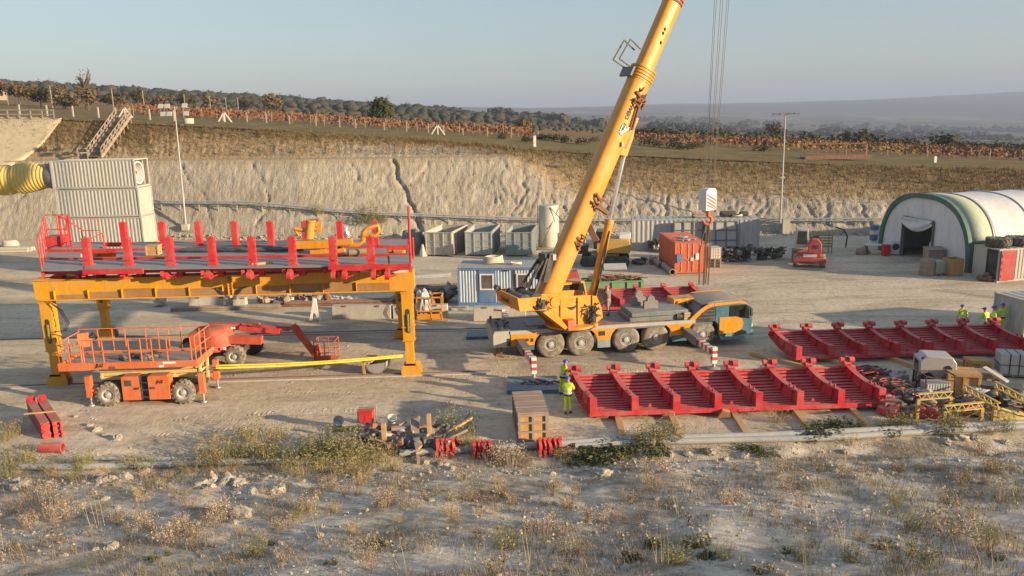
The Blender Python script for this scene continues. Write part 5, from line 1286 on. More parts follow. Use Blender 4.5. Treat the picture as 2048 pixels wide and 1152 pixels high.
# operator cab on the far side
mb = MB()
for f in (.0, 1.75):
    for s in (-1.75, -.95): mb.bar(W(f, s, 2.2), W(f - .1 if f < 1 else f - .35, s, 3.75), .09, .09)
mb.bar(W(-.1, -1.35, 3.78), W(1.42, -1.35, 3.78), .95, .1); mb.prism([(-.1, 2.15), (1.8, 2.15), (1.85, 2.6), (-.1, 2.6)], W(0, -1.8, 0), uu, (0, 0, 1), ss * .9)
oc = mb.build('operator_cab', M_YEL, cr)
for s in (-1.78, -.95): mb = MB(); mb.prism([(.02, 2.62), (1.72, 2.62), (1.42, 3.7), (-.03, 3.7)], W(0, s, 0), uu, (0, 0, 1), ss * .02); mb.build('window', M_GLASS, oc)
mb = MB(); mb.prism([(1.74, 2.62), (1.78, 2.62), (1.47, 3.7), (1.43, 3.7)], W(0, -1.74, 0), uu, (0, 0, 1), ss * .78); mb.build('front_window', M_GLASS, oc)
# valves and hoses at the front of the superstructure
mb = MB()
for k in range(26):
    q = W(.75 + rnd.uniform(-.35, .4), .84 + rnd.uniform(.0, .3), 2.1 + rnd.uniform(0, .75)); mb.tube([q, q + V(rnd.uniform(-.2, .2), rnd.uniform(-.1, .1), rnd.uniform(.05, .3)), q + uu * rnd.uniform(-.35, .35) + V(0, 0, rnd.uniform(-.2, .1))], .035, 5)
mb.lathe(W(.85, 1.0, 1.98), (0, 0, 1), [(0, .2), (.25, .2), (.3, .12), (.5, .12)], 12); mb.build('valve_block', M_DARK, bo)
mb = MB(); mb.lathe(W(.9, 1.05, 1.68), (0, 0, 1), [(0, .12), (.12, .22), (.25, .22)], 12); mb.build('slew_motor', M_YEL, bo)
# boom
def oval(mb, f0, f1, a0, b0, a1=None, b1=None, n=28, drop=0.0, caps=True):
    a1 = a1 or a0; b1 = b1 or b0; vs = []
    for f, a, b in ((f0, a0, b0), (f1, a1, b1)):
        for j in range(n):
            t = 2 * math.pi * j / n; c, s = math.cos(t), math.sin(t); e = .62
            vs.append(B0 + bd * f + ss * (a * math.copysign(abs(c) ** e, c)) + nn * (b * math.copysign(abs(s) ** (e if s > 0 else .9), s) + drop))
    mb.add(vs, [(j, (j + 1) % n, n + (j + 1) % n, n + j) for j in range(n)] + ([tuple(range(n))[::-1], tuple(range(n, 2 * n))] if caps else []))
def f_at(py):
    lo, hi = 0, BLn
    for _ in range(30):
        m_ = (lo + hi) / 2
        if proj_y(B0 + bd * m_) > py: lo = m_
        else: hi = m_
    return lo
FC = f_at(156)
mb = MB(); oval(mb, -.5, FC, .52, .60); bm_ = mb.build('boom', paint('boom_yellow', (.64, .275, .022), .4, .3, scale=.5), cr, ang=50)
mb = MB()
for k in range(4): oval(mb, FC - .08 + k * .17, FC + .02 + k * .17, .59, .67)
oval(mb, FC - .2, FC + .5, .545, .625); mb.build('collar', M_YEL, bm_)
mb = MB(); oval(mb, FC - .5, BLn, .42, .50); mb.build('inner_boom', MATS['boom_yellow'], bm_, ang=50)
F2 = f_at(6)
mb = MB(); oval(mb, F2, F2 + .12, .47, .56); oval(mb, F2 + .2, F2 + .3, .47, .56); mb.build('inner_collar', M_RUST, bm_)
P_ = lambda f, s, n_: B0 + bd * f + ss * s + nn * n_
# boom head with sheaves
mb = MB(); mb.prism([(BLn - .2, .7), (BLn + .9, .5), (BLn + 1.2, -.6), (BLn + .5, -1.2), (BLn - .2, -.7)], B0 - ss * .5, bd, nn, ss * .08); mb.prism([(BLn - .2, .7), (BLn + .9, .5), (BLn + 1.2, -.6), (BLn + .5, -1.2), (BLn - .2, -.7)], B0 + ss * .42, bd, nn, ss * .08)
hd = mb.build('boom_head', M_YEL, bm_)
mb = MB()
for k in range(5): mb.lathe(P_(BLn + .55, -.38 + k * .18, -.72), ss, [(0, .38), (.08, .38)], 18)
mb.build('sheave', M_DARK, bm_)
# frame and step on the collar
mb = MB(); q = P_(FC + .1, -.2, .66); a_, b_, c_, d__ = q + bd * .1 + nn * .05, q + bd * .15 + nn * 1.0, q + bd * 1.35 + nn * .85, q + bd * 1.2 + nn * .05
for s in (-.3, .3):
    for p1_, p2_ in ((a_, b_), (b_, c_), (c_, d__)): mb.tube([p1_ + ss * s, p2_ + ss * s], .045, 6)
mb.bar(q - ss * .55 + nn * .1 - bd * .1, q + ss * .55 + nn * .1 - bd * .1, .5, .12, up=nn)
mb.build('rope_guide', M_GREYD, bm_)
mb = MB()
for k in range(16): q = P_(FC - 1.1 + rnd.uniform(-.45, .35), .53, rnd.uniform(-.5, .2)); mb.tube([q, q + ss * .16 + bd * rnd.uniform(-.3, .3), q + nn * rnd.uniform(-.35, .35) + ss * .1], .05, 5)
mb.bar(P_(FC - 1.4, .56, -.3), P_(FC - 2.8, .56, -.48), .14, .08); mb.bar(P_(FC - 1.3, .57, -.15), P_(FC - 2.9, .57, -.36), .05, .05); mb.bar(P_(FC - .9, .56, .2), P_(FC - 1.2, .56, -.5), .14, .12)
mb.build('cable_fittings', M_RUST, bm_)
fx = f_at(262); fy = f_at(300)
mb = MB(); mb.bar(P_(fy + .4, 0, -.64), P_(fy + 2.2, 0, -.64), .6, .25, up=nn); mb.prism([(fy, -.56), (fy + 2.3, -.56), (fy + 1.2, -.9), (fy + .1, -1.0)], B0 - ss * .3, bd, nn, ss * .6); mb.build('cylinder_lug', M_YEL, bm_)
mb = MB(); mb.bar(P_(f_at(268), .53, .1), P_(f_at(248), .53, -.4), .05, .12); mb.box(P_(f_at(283), .53, -.3), (.1, .24, .24)); mb.build('side_bracket', M_WHITE, bm_)
for py, k in ((402, 3), (480, 2)):
    f = f_at(py); mb = MB()
    for i in range(k): mb.bar(P_(f + .25 * i, .53, .0), P_(f - .35 + .3 * i, .53, -.45), .1, .12)
    for i in range(6): q = P_(f + rnd.uniform(-.2, .4), .53, rnd.uniform(-.5, .0)); mb.tube([q, q + ss * .14, q + nn * rnd.uniform(-.3, .3) + bd * .1], .045, 5)
    if k == 3: mb.bar(P_(f, 0, -.55), P_(f - .1, 0, -1.5), .4, .2); mb.bar(P_(f + .5, .1, -.6), P_(f + .3, .1, -1.5), .1, .1)
    mb.build('hose_bracket', M_RUST, bm_)
mb = MB()
for py in (60, 68, 85): q = P_(f_at(py), .42, .0 if py < 80 else -.1); mb.box(q, (.06, .12, .16))
mb.build('pin_hole', M_TEXT, bm_)
ft = f_at(240)
text_part('DEMAG', .31, P_(ft, .528, -.02), bd, nn, 'lettering', M_TEXT, bm_, ext=.01, bold=.012)
# pill shaped emblem
mb = MB(); f0, f1 = f_at(272), f_at(247); rr = .2; cen = .04; L_ = f1 - f0
def pill(r_): return [(f1 - rr + r_ * math.cos(R(90 - 180 * i / 10)), cen + r_ * math.sin(R(90 - 180 * i / 10))) for i in range(11)] + [(f0 + rr - r_ * math.cos(R(90 - 180 * i / 10)), cen - r_ * math.sin(R(90 - 180 * i / 10))) for i in range(11)]
mb.prism(pill(.165), B0 + ss * .515, bd, nn, ss * .014); em = mb.build('emblem', M_TEXT, bm_)
mb = MB(); mb.prism(pill(.13), B0 + ss * .527, bd, nn, ss * .008); mb.build('emblem_field', M_TEXTW, em)
text_part('TEREX', .17, P_(f0 + .22, .537, -.02), bd, nn, 'lettering', M_TEXT, em, ext=.006, bold=.01)
# dark foot of the boom: folded gear behind the foot
mb = MB()
for s in (-.4, .4): mb.bar(P_(.4, s, .65), P_(1.9, s, .95), .16, .3); mb.bar(P_(-.4, s, .95), P_(1.6, s, 1.1), .1, .1)
mb.box(P_(1.7, 0, .88), (.8, .6, .45), rz=.6); mb.tube([P_(-.2, .3, 1.5), P_(1.4, .3, 1.2)], .07, 8); mb.tube([P_(-.2, -.3, 1.5), P_(1.4, -.3, 1.2)], .07, 8); mb.build('boom_foot_gear', M_DARK, bm_)
mb = MB(); mb.box(P_(1.8, .5, .78), (.18, .18, .3)); mb.build('warning_plate', M_WHITE, bm_)
# luffing cylinder
C0_ = W(1.25, 0, 2.5); C1_ = P_(fy + .35, 0, -.95); cd = C1_ - C0_
mb = MB(); mb.tube([C0_, C0_ + cd * .03, C0_ + cd * .06, C0_ + cd * .545], [.17, .2, .225, .225], 20); mb.lathe(C0_ + cd * .54, cd, [(0, .26), (.25, .26)], 20); ly = mb.build('luffing_cylinder', M_YEL, cr)
mb = MB(); mb.tube([C0_ + cd * .55, C1_], .115, 16); mb.build('rod', M_CHROME, ly)
mb = MB()
for s in (-.3, .3): mb.tube([C0_ + cd * .02 + ss * .2, C0_ + cd * .1 + ss * (.3 + s * .1), C0_ + cd * .3 + ss * .25 + uu * s * .25, C0_ + cd * .5 + ss * .24], .035, 6)
for k in range(5): mb.tube([C0_ + ss * .2 + uu * .3, C0_ + uu * (.6 + .12 * k) + V(0, 0, .3), C0_ + uu * (.4 + .1 * k) + V(0, 0, 1.0), C0_ + cd * .13 + ss * .3], .03, 5)
mb.build('hydraulic_hose', M_BLACK, ly)
# hoist ropes and hook block
HB = ay(1417, 398, 46.2); hz = HB.z
sheave_c = P_(BLn + .55, 0, -.72)
mb = MB()
for dx, dy in ((-.38, -.1), (-.24, .12), (-.08, -.12), (.09, .12), (.25, -.1), (.40, .1)):
    mb.tube([V(HB.x + dx * .75, HB.y + dy, hz + .6), V(sheave_c.x + dx * 1.25, sheave_c.y + dy, sheave_c.z)], .0145, 5)
mb.build('hoist_rope', M_ROPE, cr)
hk = thing('hook_block', 'white hook block with red stripes hanging over the yard', 'hook block', HB - V(0, 0, 1.4))
mb = MB(); rzh = R(30)
mb.prism([(-.39, -.62), (.39, -.62), (.39, .5), (.26, .63), (-.26, .63), (-.39, .5)], HB - V(-.2 * math.sin(rzh), .2, 0) + V(.0, -.1, 0), (math.cos(rzh), math.sin(rzh), 0), (0, 0, 1), V(-math.sin(rzh), math.cos(rzh), 0) * .64); mb.build('cheek_plate', M_WHITE, hk)
e1 = V(math.cos(rzh), math.sin(rzh), 0); nf = V(math.sin(rzh), -math.cos(rzh), 0); o_ = HB - V(-.2 * math.sin(rzh), .2, 0) + V(0, -.1, 0) + nf * .012
mb = MB()
for k in range(4): q = -.26 + k * .2; mb.prism([(-.34, q), (-.34, q - .09), (.34, max(-.6, q - .45)), (.34, max(-.55, q - .36))], o_, e1, (0, 0, 1), nf * .006)
mb.build('red_stripe', M_STRIPE, hk)
mb = MB(); mb.tube([HB - V(0, 0, .7), HB - V(0, 0, 1.0)], .12, 10); pts = [HB + V(.24 * math.cos(R(a)) - .02, 0, -1.24 + .24 * math.sin(R(a))) for a in range(100, -171, -22)]; mb.tube(pts, [.06 + .04 * math.sin(math.pi * i / (len(pts) - 1)) for i in range(len(pts))], 9); mb.build('hook', M_ORC, hk)
HOOKP = HB - V(0, 0, 1.45)
def og(px, py):
    v = ray(px, py); t = 8.0
    while t < 200:
        p = CAM + v * t
        if p.z < zground(p.x, p.y): break
        t += 0.12
    return V(p.x, p.y, zground(p.x, p.y))
# ------------------------------------------------------------------ red tunnel form segments
def segment(label, loc, rz, n=8, sp=1.74, group='red form segments', shear=-.24, kn=True):
    sg = lthing('form_segment', label, 'form segment', loc, rz, group)
    Ro = 4.7; L = sp * (n - 1) + .75; x0 = -.18
    S = lambda x, y, z: V(x + shear * y, y, z)
    def sk(x, th, d=0.0): r_ = Ro - d; return S(x, Ro * 0 + r_ * math.sin(th), Ro - r_ * math.cos(th))
    TH = R(34); NT = 16
    mb = MB(); vs = [sk(x, TH * j / NT, d) for d in (0, .05) for x in (x0, x0 + L) for j in range(NT + 1)]
    k = NT + 1; fs = []
    for j in range(NT): fs += [(j, j + 1, k + j + 1, k + j), (2 * k + j, 3 * k + j, 3 * k + j + 1, 2 * k + j + 1), (j, 2 * k + j, 2 * k + j + 1, j + 1), (k + j, k + j + 1, 3 * k + j + 1, 3 * k + j)]
    fs += [(0, k, 3 * k, 2 * k), (NT, 2 * k + NT, 3 * k + NT, k + NT)]
    mb.add(vs, fs)
    for i in range(13):
        th = TH * (i + .5) / 13; mb.bar(sk(x0, th, .10), sk(x0 + L, th, .10), .085, .10, up=V(0, -math.sin(th), math.cos(th)))
        mb.bar(sk(x0, th, .155), sk(x0 + L, th, .155), .13, .015, up=V(0, -math.sin(th), math.cos(th)))
    mb.build('slatted_skin', M_RED, sg)
    mb = MB(); mb.bar(S(x0, -.03, .09), S(x0 + L, -.03, .09), .07, .19); mb.build('front_lip', M_RED, sg)
    mb = MB(); mb.bar(sk(x0, TH, .12), sk(x0 + L, TH, .12), .12, .3, up=V(0, -math.sin(TH), math.cos(TH))); mb.build('back_beam', M_RED, sg)
    for i in range(n):
        x = i * sp; dep = lambda j: .80 - .28 * (j / NT) ** 1.3
        poly_o = [(Ro * math.sin(TH * j / NT), Ro - Ro * math.cos(TH * j / NT)) for j in range(NT + 1)]
        poly_i = [((Ro - dep(j)) * math.sin(TH * j / NT), Ro - (Ro - dep(j)) * math.cos(TH * j / NT)) for j in range(NT + 1)]
        mb = MB()
        th_ = .05 if i else .07
        o_ = len(mb.v)
        for xx in (x - th_ / 2, x + th_ / 2): mb.v += [tuple(S(xx, a, b)) for a, b in poly_o + poly_i[::-1]]
        m_ = 2 * (NT + 1)
        for j in range(NT):
            for b in (0, m_): mb.f.append([b + j, b + j + 1, b + m_ - 2 - j, b + m_ - 1 - j]); mb.m.append(0)
        for j in range(m_): mb.f.append([j, (j + 1) % m_, m_ + (j + 1) % m_, m_ + j]); mb.m.append(0)
        for j in range(NT):   # top flange
            a, b = poly_i[j], poly_i[j + 1]; t = TH * (j + .5) / NT
            mb.bar(S(x, *a), S(x, *b), .24, .035, up=V(0, -math.sin(t), math.cos(t)))
        for j in (3, 8, 12):  # web stiffeners
            for s in (-1, 1): mb.bar(S(x + s * .06, *poly_o[j]), S(x + s * .06, *poly_i[j]), .10, .03, up=V(0, 1, 0))
        rb = mb.build('rib', M_RED, sg, ang=30)
        mb = MB(); mb.bx(x - .15, x + .15, -.06, -.01, .16, .83); ep = mb.build('end_plate', M_RED, rb)
        mb = MB()
        for s in (-.07, .07):
            for q in range(5): mb.tube([(x + s, -.06, .24 + q * .13), (x + s, -.068, .24 + q * .13)], .016, 6)
        if label.find('front') >= 0 or label.find('nearest') >= 0: pass
        a = poly_i[NT]; c = S(x, a[0], a[1])
        mb = MB(); mb.box(c + V(-.02, -.02, .0), (.3, .34, .34), rx=TH)
        if kn: mb.lathe(c + V(-.3, .03, .17), (1, 0, 0), [(0, .13), (.24, .13)], 12); mb.lathe(c + V(.06, -.06, .19), (1, 0, 0), [(0, .15), (.24, .15)], 14); mb.box(c + V(0, .02, .26), (.12, .14, .16))
        mb.build('hinge_knuckle', M_RED, rb)
        mb = MB()
        for j in (5, 3):
            a = poly_i[j]; mb.prism([(-.10, 0), (.10, 0), (.05, .15), (-.05, .15)], S(x - .02, a[0], a[1]), (0, 1, 0), (0, 0, 1), (.04, 0, 0))
        mb.build('lifting_eye', M_RED, rb)
        q = poly_o[1]
        if i % 2: MB().prism([(-.08, 0), (.08, 0), (.04, .14), (-.04, .14)], S(x + sp * .45, .35, .2), (1, 0, 0), (0, 0, 1), (0, .03, 0)).build('lifting_eye', M_RED, sg)
    return sg
a, b = gp(1187, 832, .22), gp(1770, 812, .22); ang = math.atan2(b.y - a.y, b.x - a.x)
s1 = segment('nearest red steel form segment with eight curved ribs, beside two workers', a, ang, 8, (b - a).length / 7.1)
p = gp(1597, 719, .25); q = gp(2044, 704, .25)
s2 = dup(s1, p, math.atan2(q.y - p.y, q.x - p.x), 'red steel form segment with ribs lying at the right, in front of four workers', (.965, .92, .86))
p = gp(1128, 622, .2); s3 = segment('red steel form segment half hidden behind the mobile crane, under the hook slings', p, R(3), 6, 1.95, kn=False); s3.scale = (1.0, 1.0, .8)
# timbers that carry them
def timber(label, a, b, w=.26, h=.24, group='timbers under the form segments', mat=None, name='timber'):
    a, b = Vector(a), Vector(b); mb = MB(); mb.bar(a, b, w, h); return tag(mb.build(name, mat or M_WOOD), label, 'timber', group)
for px in (1200, 1310, 1440, 1570, 1690):
    p = gp(px, 842, .1); timber('squared timber under the front edge of the nearest red segment', p + V(.0 + .9, 2.8, 0), p + V(.15 + .6, -1.5, -.12))
for px in (1660, 1790, 1905): p = gp(px, 727, .1); timber('squared timber under the front edge of the right red segment', p + V(-.6, 3, 0), p + V(1.2, -1.8, -.02))
p = gp(1590, 735, .1); timber('long timber sticking out under the left end of the right red segment', p + V(-1.5, 2.6, 0), p + V(2.2, -1.9, 0), .2, .16)
for px, lab in ((1205, 'wooden wedge block under the left corner of the nearest segment'), (1338, 'wooden block left of the middle under the nearest segment'), (1450, 'wooden block right of the middle under the nearest segment')):
    p = gp(px, 838, 0); p.z = zground(p.x, p.y); tag(MB().prism([(-.3, 0), (.25, 0), (.2, .3), (-.1, .36)], p, (1, -.3, 0), (0, 0, 1), (.1, .5, 0)).build('wood_block', M_PLY), lab, 'block')
# lifting slings from the hook to the far segment
mb = MB(); tgt = ay(1409, 569, 46.2)
for k, (dx, dy) in enumerate(((-.30, .1), (-.12, -.2), (.0, .1), (.12, .2), (.18, -.1))):
    pts = [HOOKP + V(dx * .4, dy * .2, -.02), HOOKP + (tgt - HOOKP) * .45 + V(dx * 1.2, dy, 0), tgt + V(dx, dy, 0)]; mb.tube(pts, .036, 6)
tag(mb.build('lifting_sling', paint('sling_brown', (.10, .075, .05), .7, .1)), 'bunch of dark lifting slings hanging from the red hook', 'sling')

# ------------------------------------------------------------------ people
def skin_mesh(chains, name, mat, parent, sub=1):
    """chains: list of [(co, r), ...]; a chain whose first point equals a point of an earlier one is joined to it"""
    vs, rs, es, roots = [], [], [], []
    def find(co):
        for i, v in enumerate(vs):
            if (Vector(v) - Vector(co)).length < 1e-5: return i
        return None
    for ch in chains:
        prev = None
        for i, (co, r) in enumerate(ch):
            k = find(co)
            if k is None:
                k = len(vs); vs.append(co); rs.append(r)
                if prev is None: roots.append(k)
            if prev is not None and prev != k: es.append((prev, k))
            prev = k
    me = bpy.data.meshes.new(name); me.from_pydata([tuple(v) for v in vs], es, []); 
    o = bpy.data.objects.new(name, me); col.objects.link(o)
    m = o.modifiers.new('skin', 'SKIN'); m.use_smooth_shade = True
    for i, d in enumerate(me.skin_vertices[0].data): d.radius = (rs[i], rs[i]) if not isinstance(rs[i], tuple) else rs[i]; d.use_root = i in roots
    o.modifiers.new('sub', 'SUBSURF').levels = sub; o.modifiers['sub'].render_levels = sub
    dg = bpy.context.evaluated_depsgraph_get(); new = bpy.data.meshes.new_from_object(o.evaluated_get(dg)); 
    bpy.data.objects.remove(o); bpy.data.meshes.remove(me)
    new.name = name; new.materials.clear(); new.materials.append(mat)
    for p in new.polygons: p.use_smooth = True; p.material_index = 0
    r = bpy.data.objects.new(name, new); col.objects.link(r); r.parent = parent; MW[r.name] = Matrix(); return r
def person(label, loc, rz, arms='down', lean=0.0, hivis=True, trousers='hivis', walk=0.05, h=1.0, group=None):
    t = lthing('person', label, 'person', loc, rz, group)
    L = lambda y, z: (y + math.sin(lean) * max(0, z - .95), .95 + (z - .95) * (math.cos(lean) if z > .95 else 1)) if z > .95 else (y, z)
    def P(x, y, z): yy, zz = L(y, z); return (x * h, yy * h, zz * h)
    pel, sp1, sp2, nk, hd, top = P(0, 0, .95), P(0, .0, 1.15), P(0, .0, 1.36), P(0, .0, 1.50), P(0, .03, 1.60), P(0, .02, 1.70)
    arm = {}
    for s in (-1, 1):
        sh = P(.17 * s, 0, 1.39)
        if arms == 'down': el, wr, hn = P(.25 * s, -.03, 1.13), P(.26 * s, .06, .90), P(.26 * s, .09, .82)
        elif arms == 'forward': el, wr, hn = P(.23 * s, .16, 1.18), P(.14 * s, .36, 1.18), P(.12 * s, .44, 1.18)
        elif arms == 'work': el, wr, hn = P(.24 * s, .14, 1.16), P(.10 * s, .32, 1.05), P(.06 * s, .39, 1.03)
        elif arms == 'hips': el, wr, hn = P(.32 * s, -.08, 1.16), P(.2 * s, .08, 1.02), P(.15 * s, .12, .99)
        else: el, wr, hn = (P(.27 * s, .05, 1.16), P(.33 * s, .2, .98), P(.35 * s, .26, .93)) if s > 0 else (P(.25 * s, .02, 1.13), P(.2 * s, .2, .98), P(.15 * s, .26, .96))
        arm[s] = (sh, el, wr, hn)
    leg = {s: (P(.09 * s, 0, .90), P(.10 * s, .03 + walk * s, .50), P(.10 * s, -.02 + walk * s * 1.6, .10), P(.11 * s, .16 + walk * s * 1.6, .05)) for s in (-1, 1)}
    ch = [[(pel, (.14 * h, .10 * h)), (sp1, (.135 * h, .095 * h)), (sp2, (.15 * h, .10 * h)), (nk, .055 * h), (hd, (.078 * h, .095 * h)), (top, (.06 * h, .075 * h))]]
    for s in (-1, 1):
        sh, el, wr, hn = arm[s]; hp_, kn, an, to = leg[s]
        ch.append([(sp2, .1), (sh, .062 * h), (el, .045 * h), (wr, .03 * h), (hn, (.038 * h, .022 * h))])
        ch.append([(pel, .1), (hp_, .088 * h), (kn, .06 * h), (an, .045 * h), (to, .04 * h)])
        d = (Vector(hn) - Vector(wr)).normalized(); sd, u_ = frame_of(d)
        for k, (off, ln) in enumerate(((-.03, .065), (-.011, .08), (.01, .075), (.028, .06))):
            b0 = Vector(hn) + sd * off * h * .8; ch.append([(tuple(b0), .0095), (tuple(b0 + d * ln * .55), .009), (tuple(b0 + d * ln + u_ * -.02), .008)])
        b0 = Vector(wr) + (Vector(hn) - Vector(wr)) * .5 - sd * .03 * s; ch.append([(tuple(b0), .011), (tuple(b0 - sd * s * .03 + d * .025), .010), (tuple(b0 - sd * s * .035 + d * .055), .009)])
    nb = P(0, .115, 1.595); ch.append([(hd, .09), (nb, .016), (P(0, .138, 1.58), .013)])
    for s in (-1, 1): ch.append([(P(.07 * s, .02, 1.60), .02), (P(.088 * s, .01, 1.615), .02), (P(.086 * s, .012, 1.585), .012)])
    bdy = skin_mesh(ch, 'body', M_SKIN, t)
    mb = MB()
    for s in (-1, 1): mb.lathe(P(.032 * s, .108, 1.625), (0, 1, 0), [(0, .012), (.006, .008)], 8)
    mb.box(P(0, .112, 1.55), (.05, .012, .012)); mb.build('face_features', M_HAIR, t)
    JM = M_HIVIS if hivis else M_SHIRT; TM = {'hivis': M_HIVIS, 'grey': M_TROUS, 'navy': M_NAVY}[trousers]
    ch = [[(P(0, 0, .88), (.175 * h, .125 * h)), (sp1, (.17 * h, .125 * h)), (sp2, (.185 * h, .125 * h)), (P(0, .0, 1.46), .075 * h)]]
    for s in (-1, 1):
        sh, el, wr, hn = arm[s]; w2 = tuple(Vector(el) + (Vector(wr) - Vector(el)) * (.95 if hivis else .1)); ch.append([(sp2, .1), (sh, .085 * h), (el, .066 * h), (w2, .052 * h)])
    jk = skin_mesh(ch, 'jacket' if hivis else 'shirt', JM, t)
    if hivis:
        mb = MB()
        for z in (.99, 1.17):
            yc, zc = L(0, z); mb.lathe((0, yc * h, zc * h - .03), (0, 0, 1), [(0, .2), (.06, .2)], 20)
            for i in range(len(mb.v) - 40, len(mb.v)): x_, y_, z_ = mb.v[i]; mb.v[i] = (x_ * .94, yc * h + (y_ - yc * h) * .70, z_)
        mb.build('reflective_band', M_REFL, jk)
    ch = [[(P(0, 0, 1.0), (.15 * h, .11 * h)), (P(0, 0, .93), (.155 * h, .115 * h))]]
    for s in (-1, 1): hp_, kn, an, to = leg[s]; ch.append([(P(0, 0, .93), .1), (hp_, .105 * h), (kn, .08 * h), (tuple(Vector(an) + V(0, 0, .02)), .07 * h)])
    tr = skin_mesh(ch, 'trousers', TM, t)
    if trousers == 'hivis':
        mb = MB()
        for s in (-1, 1): kn, an = Vector(leg[s][1]), Vector(leg[s][2]); c = an + (kn - an) * .35; mb.lathe(c, (0, 0, 1), [(0, .082), (.07, .084)], 14)
        mb.build('reflective_band', M_REFL, tr)
        mb = MB(); mb.lathe(P(0, 0, .86), (0, 0, 1), [(0, .185), (.1, .185)], 18)
        mb.v = [(x_ * .95, y_ * .72, z_) for x_, y_, z_ in mb.v]; mb.build('belt', M_NAVY, tr)
    for s in (-1, 1): hp_, kn, an, to = leg[s]; skin_mesh([[((an[0], an[1], .16), .06), ((an[0], an[1] - .02, .055), .055), ((to[0], to[1], .045), .05)]], 'boot', M_BOOT, t)
    if hivis:
        mb = MB(); c = Vector(P(0, .02, 1.635)); n = 16; vs = []
        for i in range(6):
            a = R(90 * i / 5.3)
            for j in range(n): b = 2 * math.pi * j / n; vs.append(c + V(.118 * math.cos(a) * math.cos(b), .14 * math.cos(a) * math.sin(b), .125 * math.sin(a)))
        mb.add(vs, [(i * n + j, i * n + (j + 1) % n, (i + 1) * n + (j + 1) % n, (i + 1) * n + j) for i in range(5) for j in range(n)] + [tuple(5 * n + j for j in range(n))])
        mb.prism([(.12 * math.cos(R(a)), .11 + .10 * math.sin(R(a))) for a in range(0, 181, 20)], c - V(0, 0, .005), (1, 0, 0), (0, 1, 0), (0, 0, .015)); mb.build('helmet', M_HELM, t)
    else:
        mb = MB(); mb.rock(Vector(P(0, .0, 1.655)), (.105, .125, .10), 5, 2); mb.build('hair', paint('grey_cap', (.42, .38, .34), .8, .1), t)
    return t
p = gp(1136, 828); person('worker in yellow hi-vis jacket and trousers standing nearest the camera beside the red segment', p, R(-15), 'work', 0.02, walk=.04)
p = gp(1126, 790); person('worker in yellow hi-vis leaning onto the end rib, partly hidden behind another worker', p, R(-62), 'forward', R(12), walk=.05)
p = gp(1921, 668); person('worker in yellow hi-vis jacket standing alone left of three others, back turned', p, R(-8), 'reach', R(4), trousers='navy')
p = gp(1970, 673); person('stooping worker in yellow hi-vis, lowest helmet of the three at right', p, R(20), 'work', R(14), trousers='navy', h=.97)
p = gp(1984, 669); person('worker in dark vest between two others in yellow, facing left', p, R(70), 'down', 0, trousers='navy', h=.98)
p = gp(2001, 665); person('worker in yellow hi-vis jacket rightmost beside the grey wall panel', p, R(5), 'hips', 0, trousers='hivis', walk=.06)
p = ay(1217, 624, CR0.y + 3.3); p = V(p.x, p.y, DK); person('man in grey shirt and trousers working on the crane deck beside the lifting cylinder', p, R(40), 'forward', R(8), False, 'grey')

# ------------------------------------------------------------------ yard: skips, cabin, containers, machines
def skip(label, pl, pr, H=2.3, D=5.2, mat=None):
    a, b = gp(*pl), gp(*pr); w = (b - a).length; c = (a + b) / 2; rz = math.atan2(b.y - a.y, b.x - a.x)
    o = lthing('skip', label, 'skip', (c.x, c.y + D / 2, 0), rz, 'open steel skips by the bank'); y0, y1 = -D / 2, D / 2; m = mat or M_SKIP
    MB().bx(-w / 2, w / 2, y0, y1, .12, .2).build('floor_plate', m, o)
    for s in (-1, 1):
        mb = MB(); x = s * (w / 2 - .03); mb.bx(x - .03, x + .03, y0, y1, .2, H)
        for k in range(6): q = y0 + .3 + k * (D - .6) / 5; mb.bx(min(x, x + s * .1), max(x, x + s * .1), q, q + .1, .15, H)
        mb.bx(x - .07, x + .07, y0, y1, H - .06, H + .06); mb.build('side_wall', m, o)
    for s in (-1, 1):
        mb = MB(); y = s * (D / 2 - .03); mb.bx(-w / 2 + .06, w / 2 - .06, y - .03, y + .03, .2, H); yy = (min(y, y + s * .1), max(y, y + s * .1))
        for x in (-w / 2 + .08, -w / 6, w / 6, w / 2 - .08): mb.bx(x - .05, x + .05, *yy, .12, H)
        for z in (.25, H * .38, H * .62, H - .05): mb.bx(-w / 2 + .06, w / 2 - .06, yy[0] + .02, yy[1] - .02, z - .04, z + .04)
        mb.build('end_wall', m, o)
    mb = MB(); mb.bx(-.5, -.38, y0, y1, 0, .12); mb.bx(.38, .5, y0, y1, 0, .12); mb.build('runner', M_RUST, o)
    return o
skip('leftmost open steel skip, rust stained with reddish corners', (864, 512), (918, 513), mat=paint('skip_beige', (.44, .40, .34), .7, .4, wear=(.30, .15, .11)))
skip('middle open grey green skip with dark streaks on its front', (938, 512), (992, 512))
skip('rightmost open grey green skip, next to the white silo', (1019, 513), (1072, 513), mat=paint('skip_dark', (.25, .29, .28), .65, .35, wear=(.4, .38, .33)))
b = gp(1098, 492); si = thing('silo', 'tall pale cylindrical silo beside the rightmost skip', 'silo', b)
mb = MB(); mb.lathe(b, (0, 0, 1), [(0, .98), (.1, 1.02), (4.0, 1.02), (4.15, .95), (4.2, .3)], 30); mb.build('shell', paint('silo_beige', (.55, .50, .41), .5, .3, scale=.5, wear=(.3, .22, .15)), si)
mb = MB(); mb.bar(b + V(-1.12, -.35, 0), b + V(-1.12, -.35, 4.2), .07, .07); mb.tube([b + V(.1, -1.05, 4.0), b + V(1.4, -1.2, 2.6)], .04, 6); mb.tube([b + V(1.0, -.6, 3.9), b + V(-.9, -1.6, .1)], .03, 6); mb.build('ladder_rail', M_DARK, si)
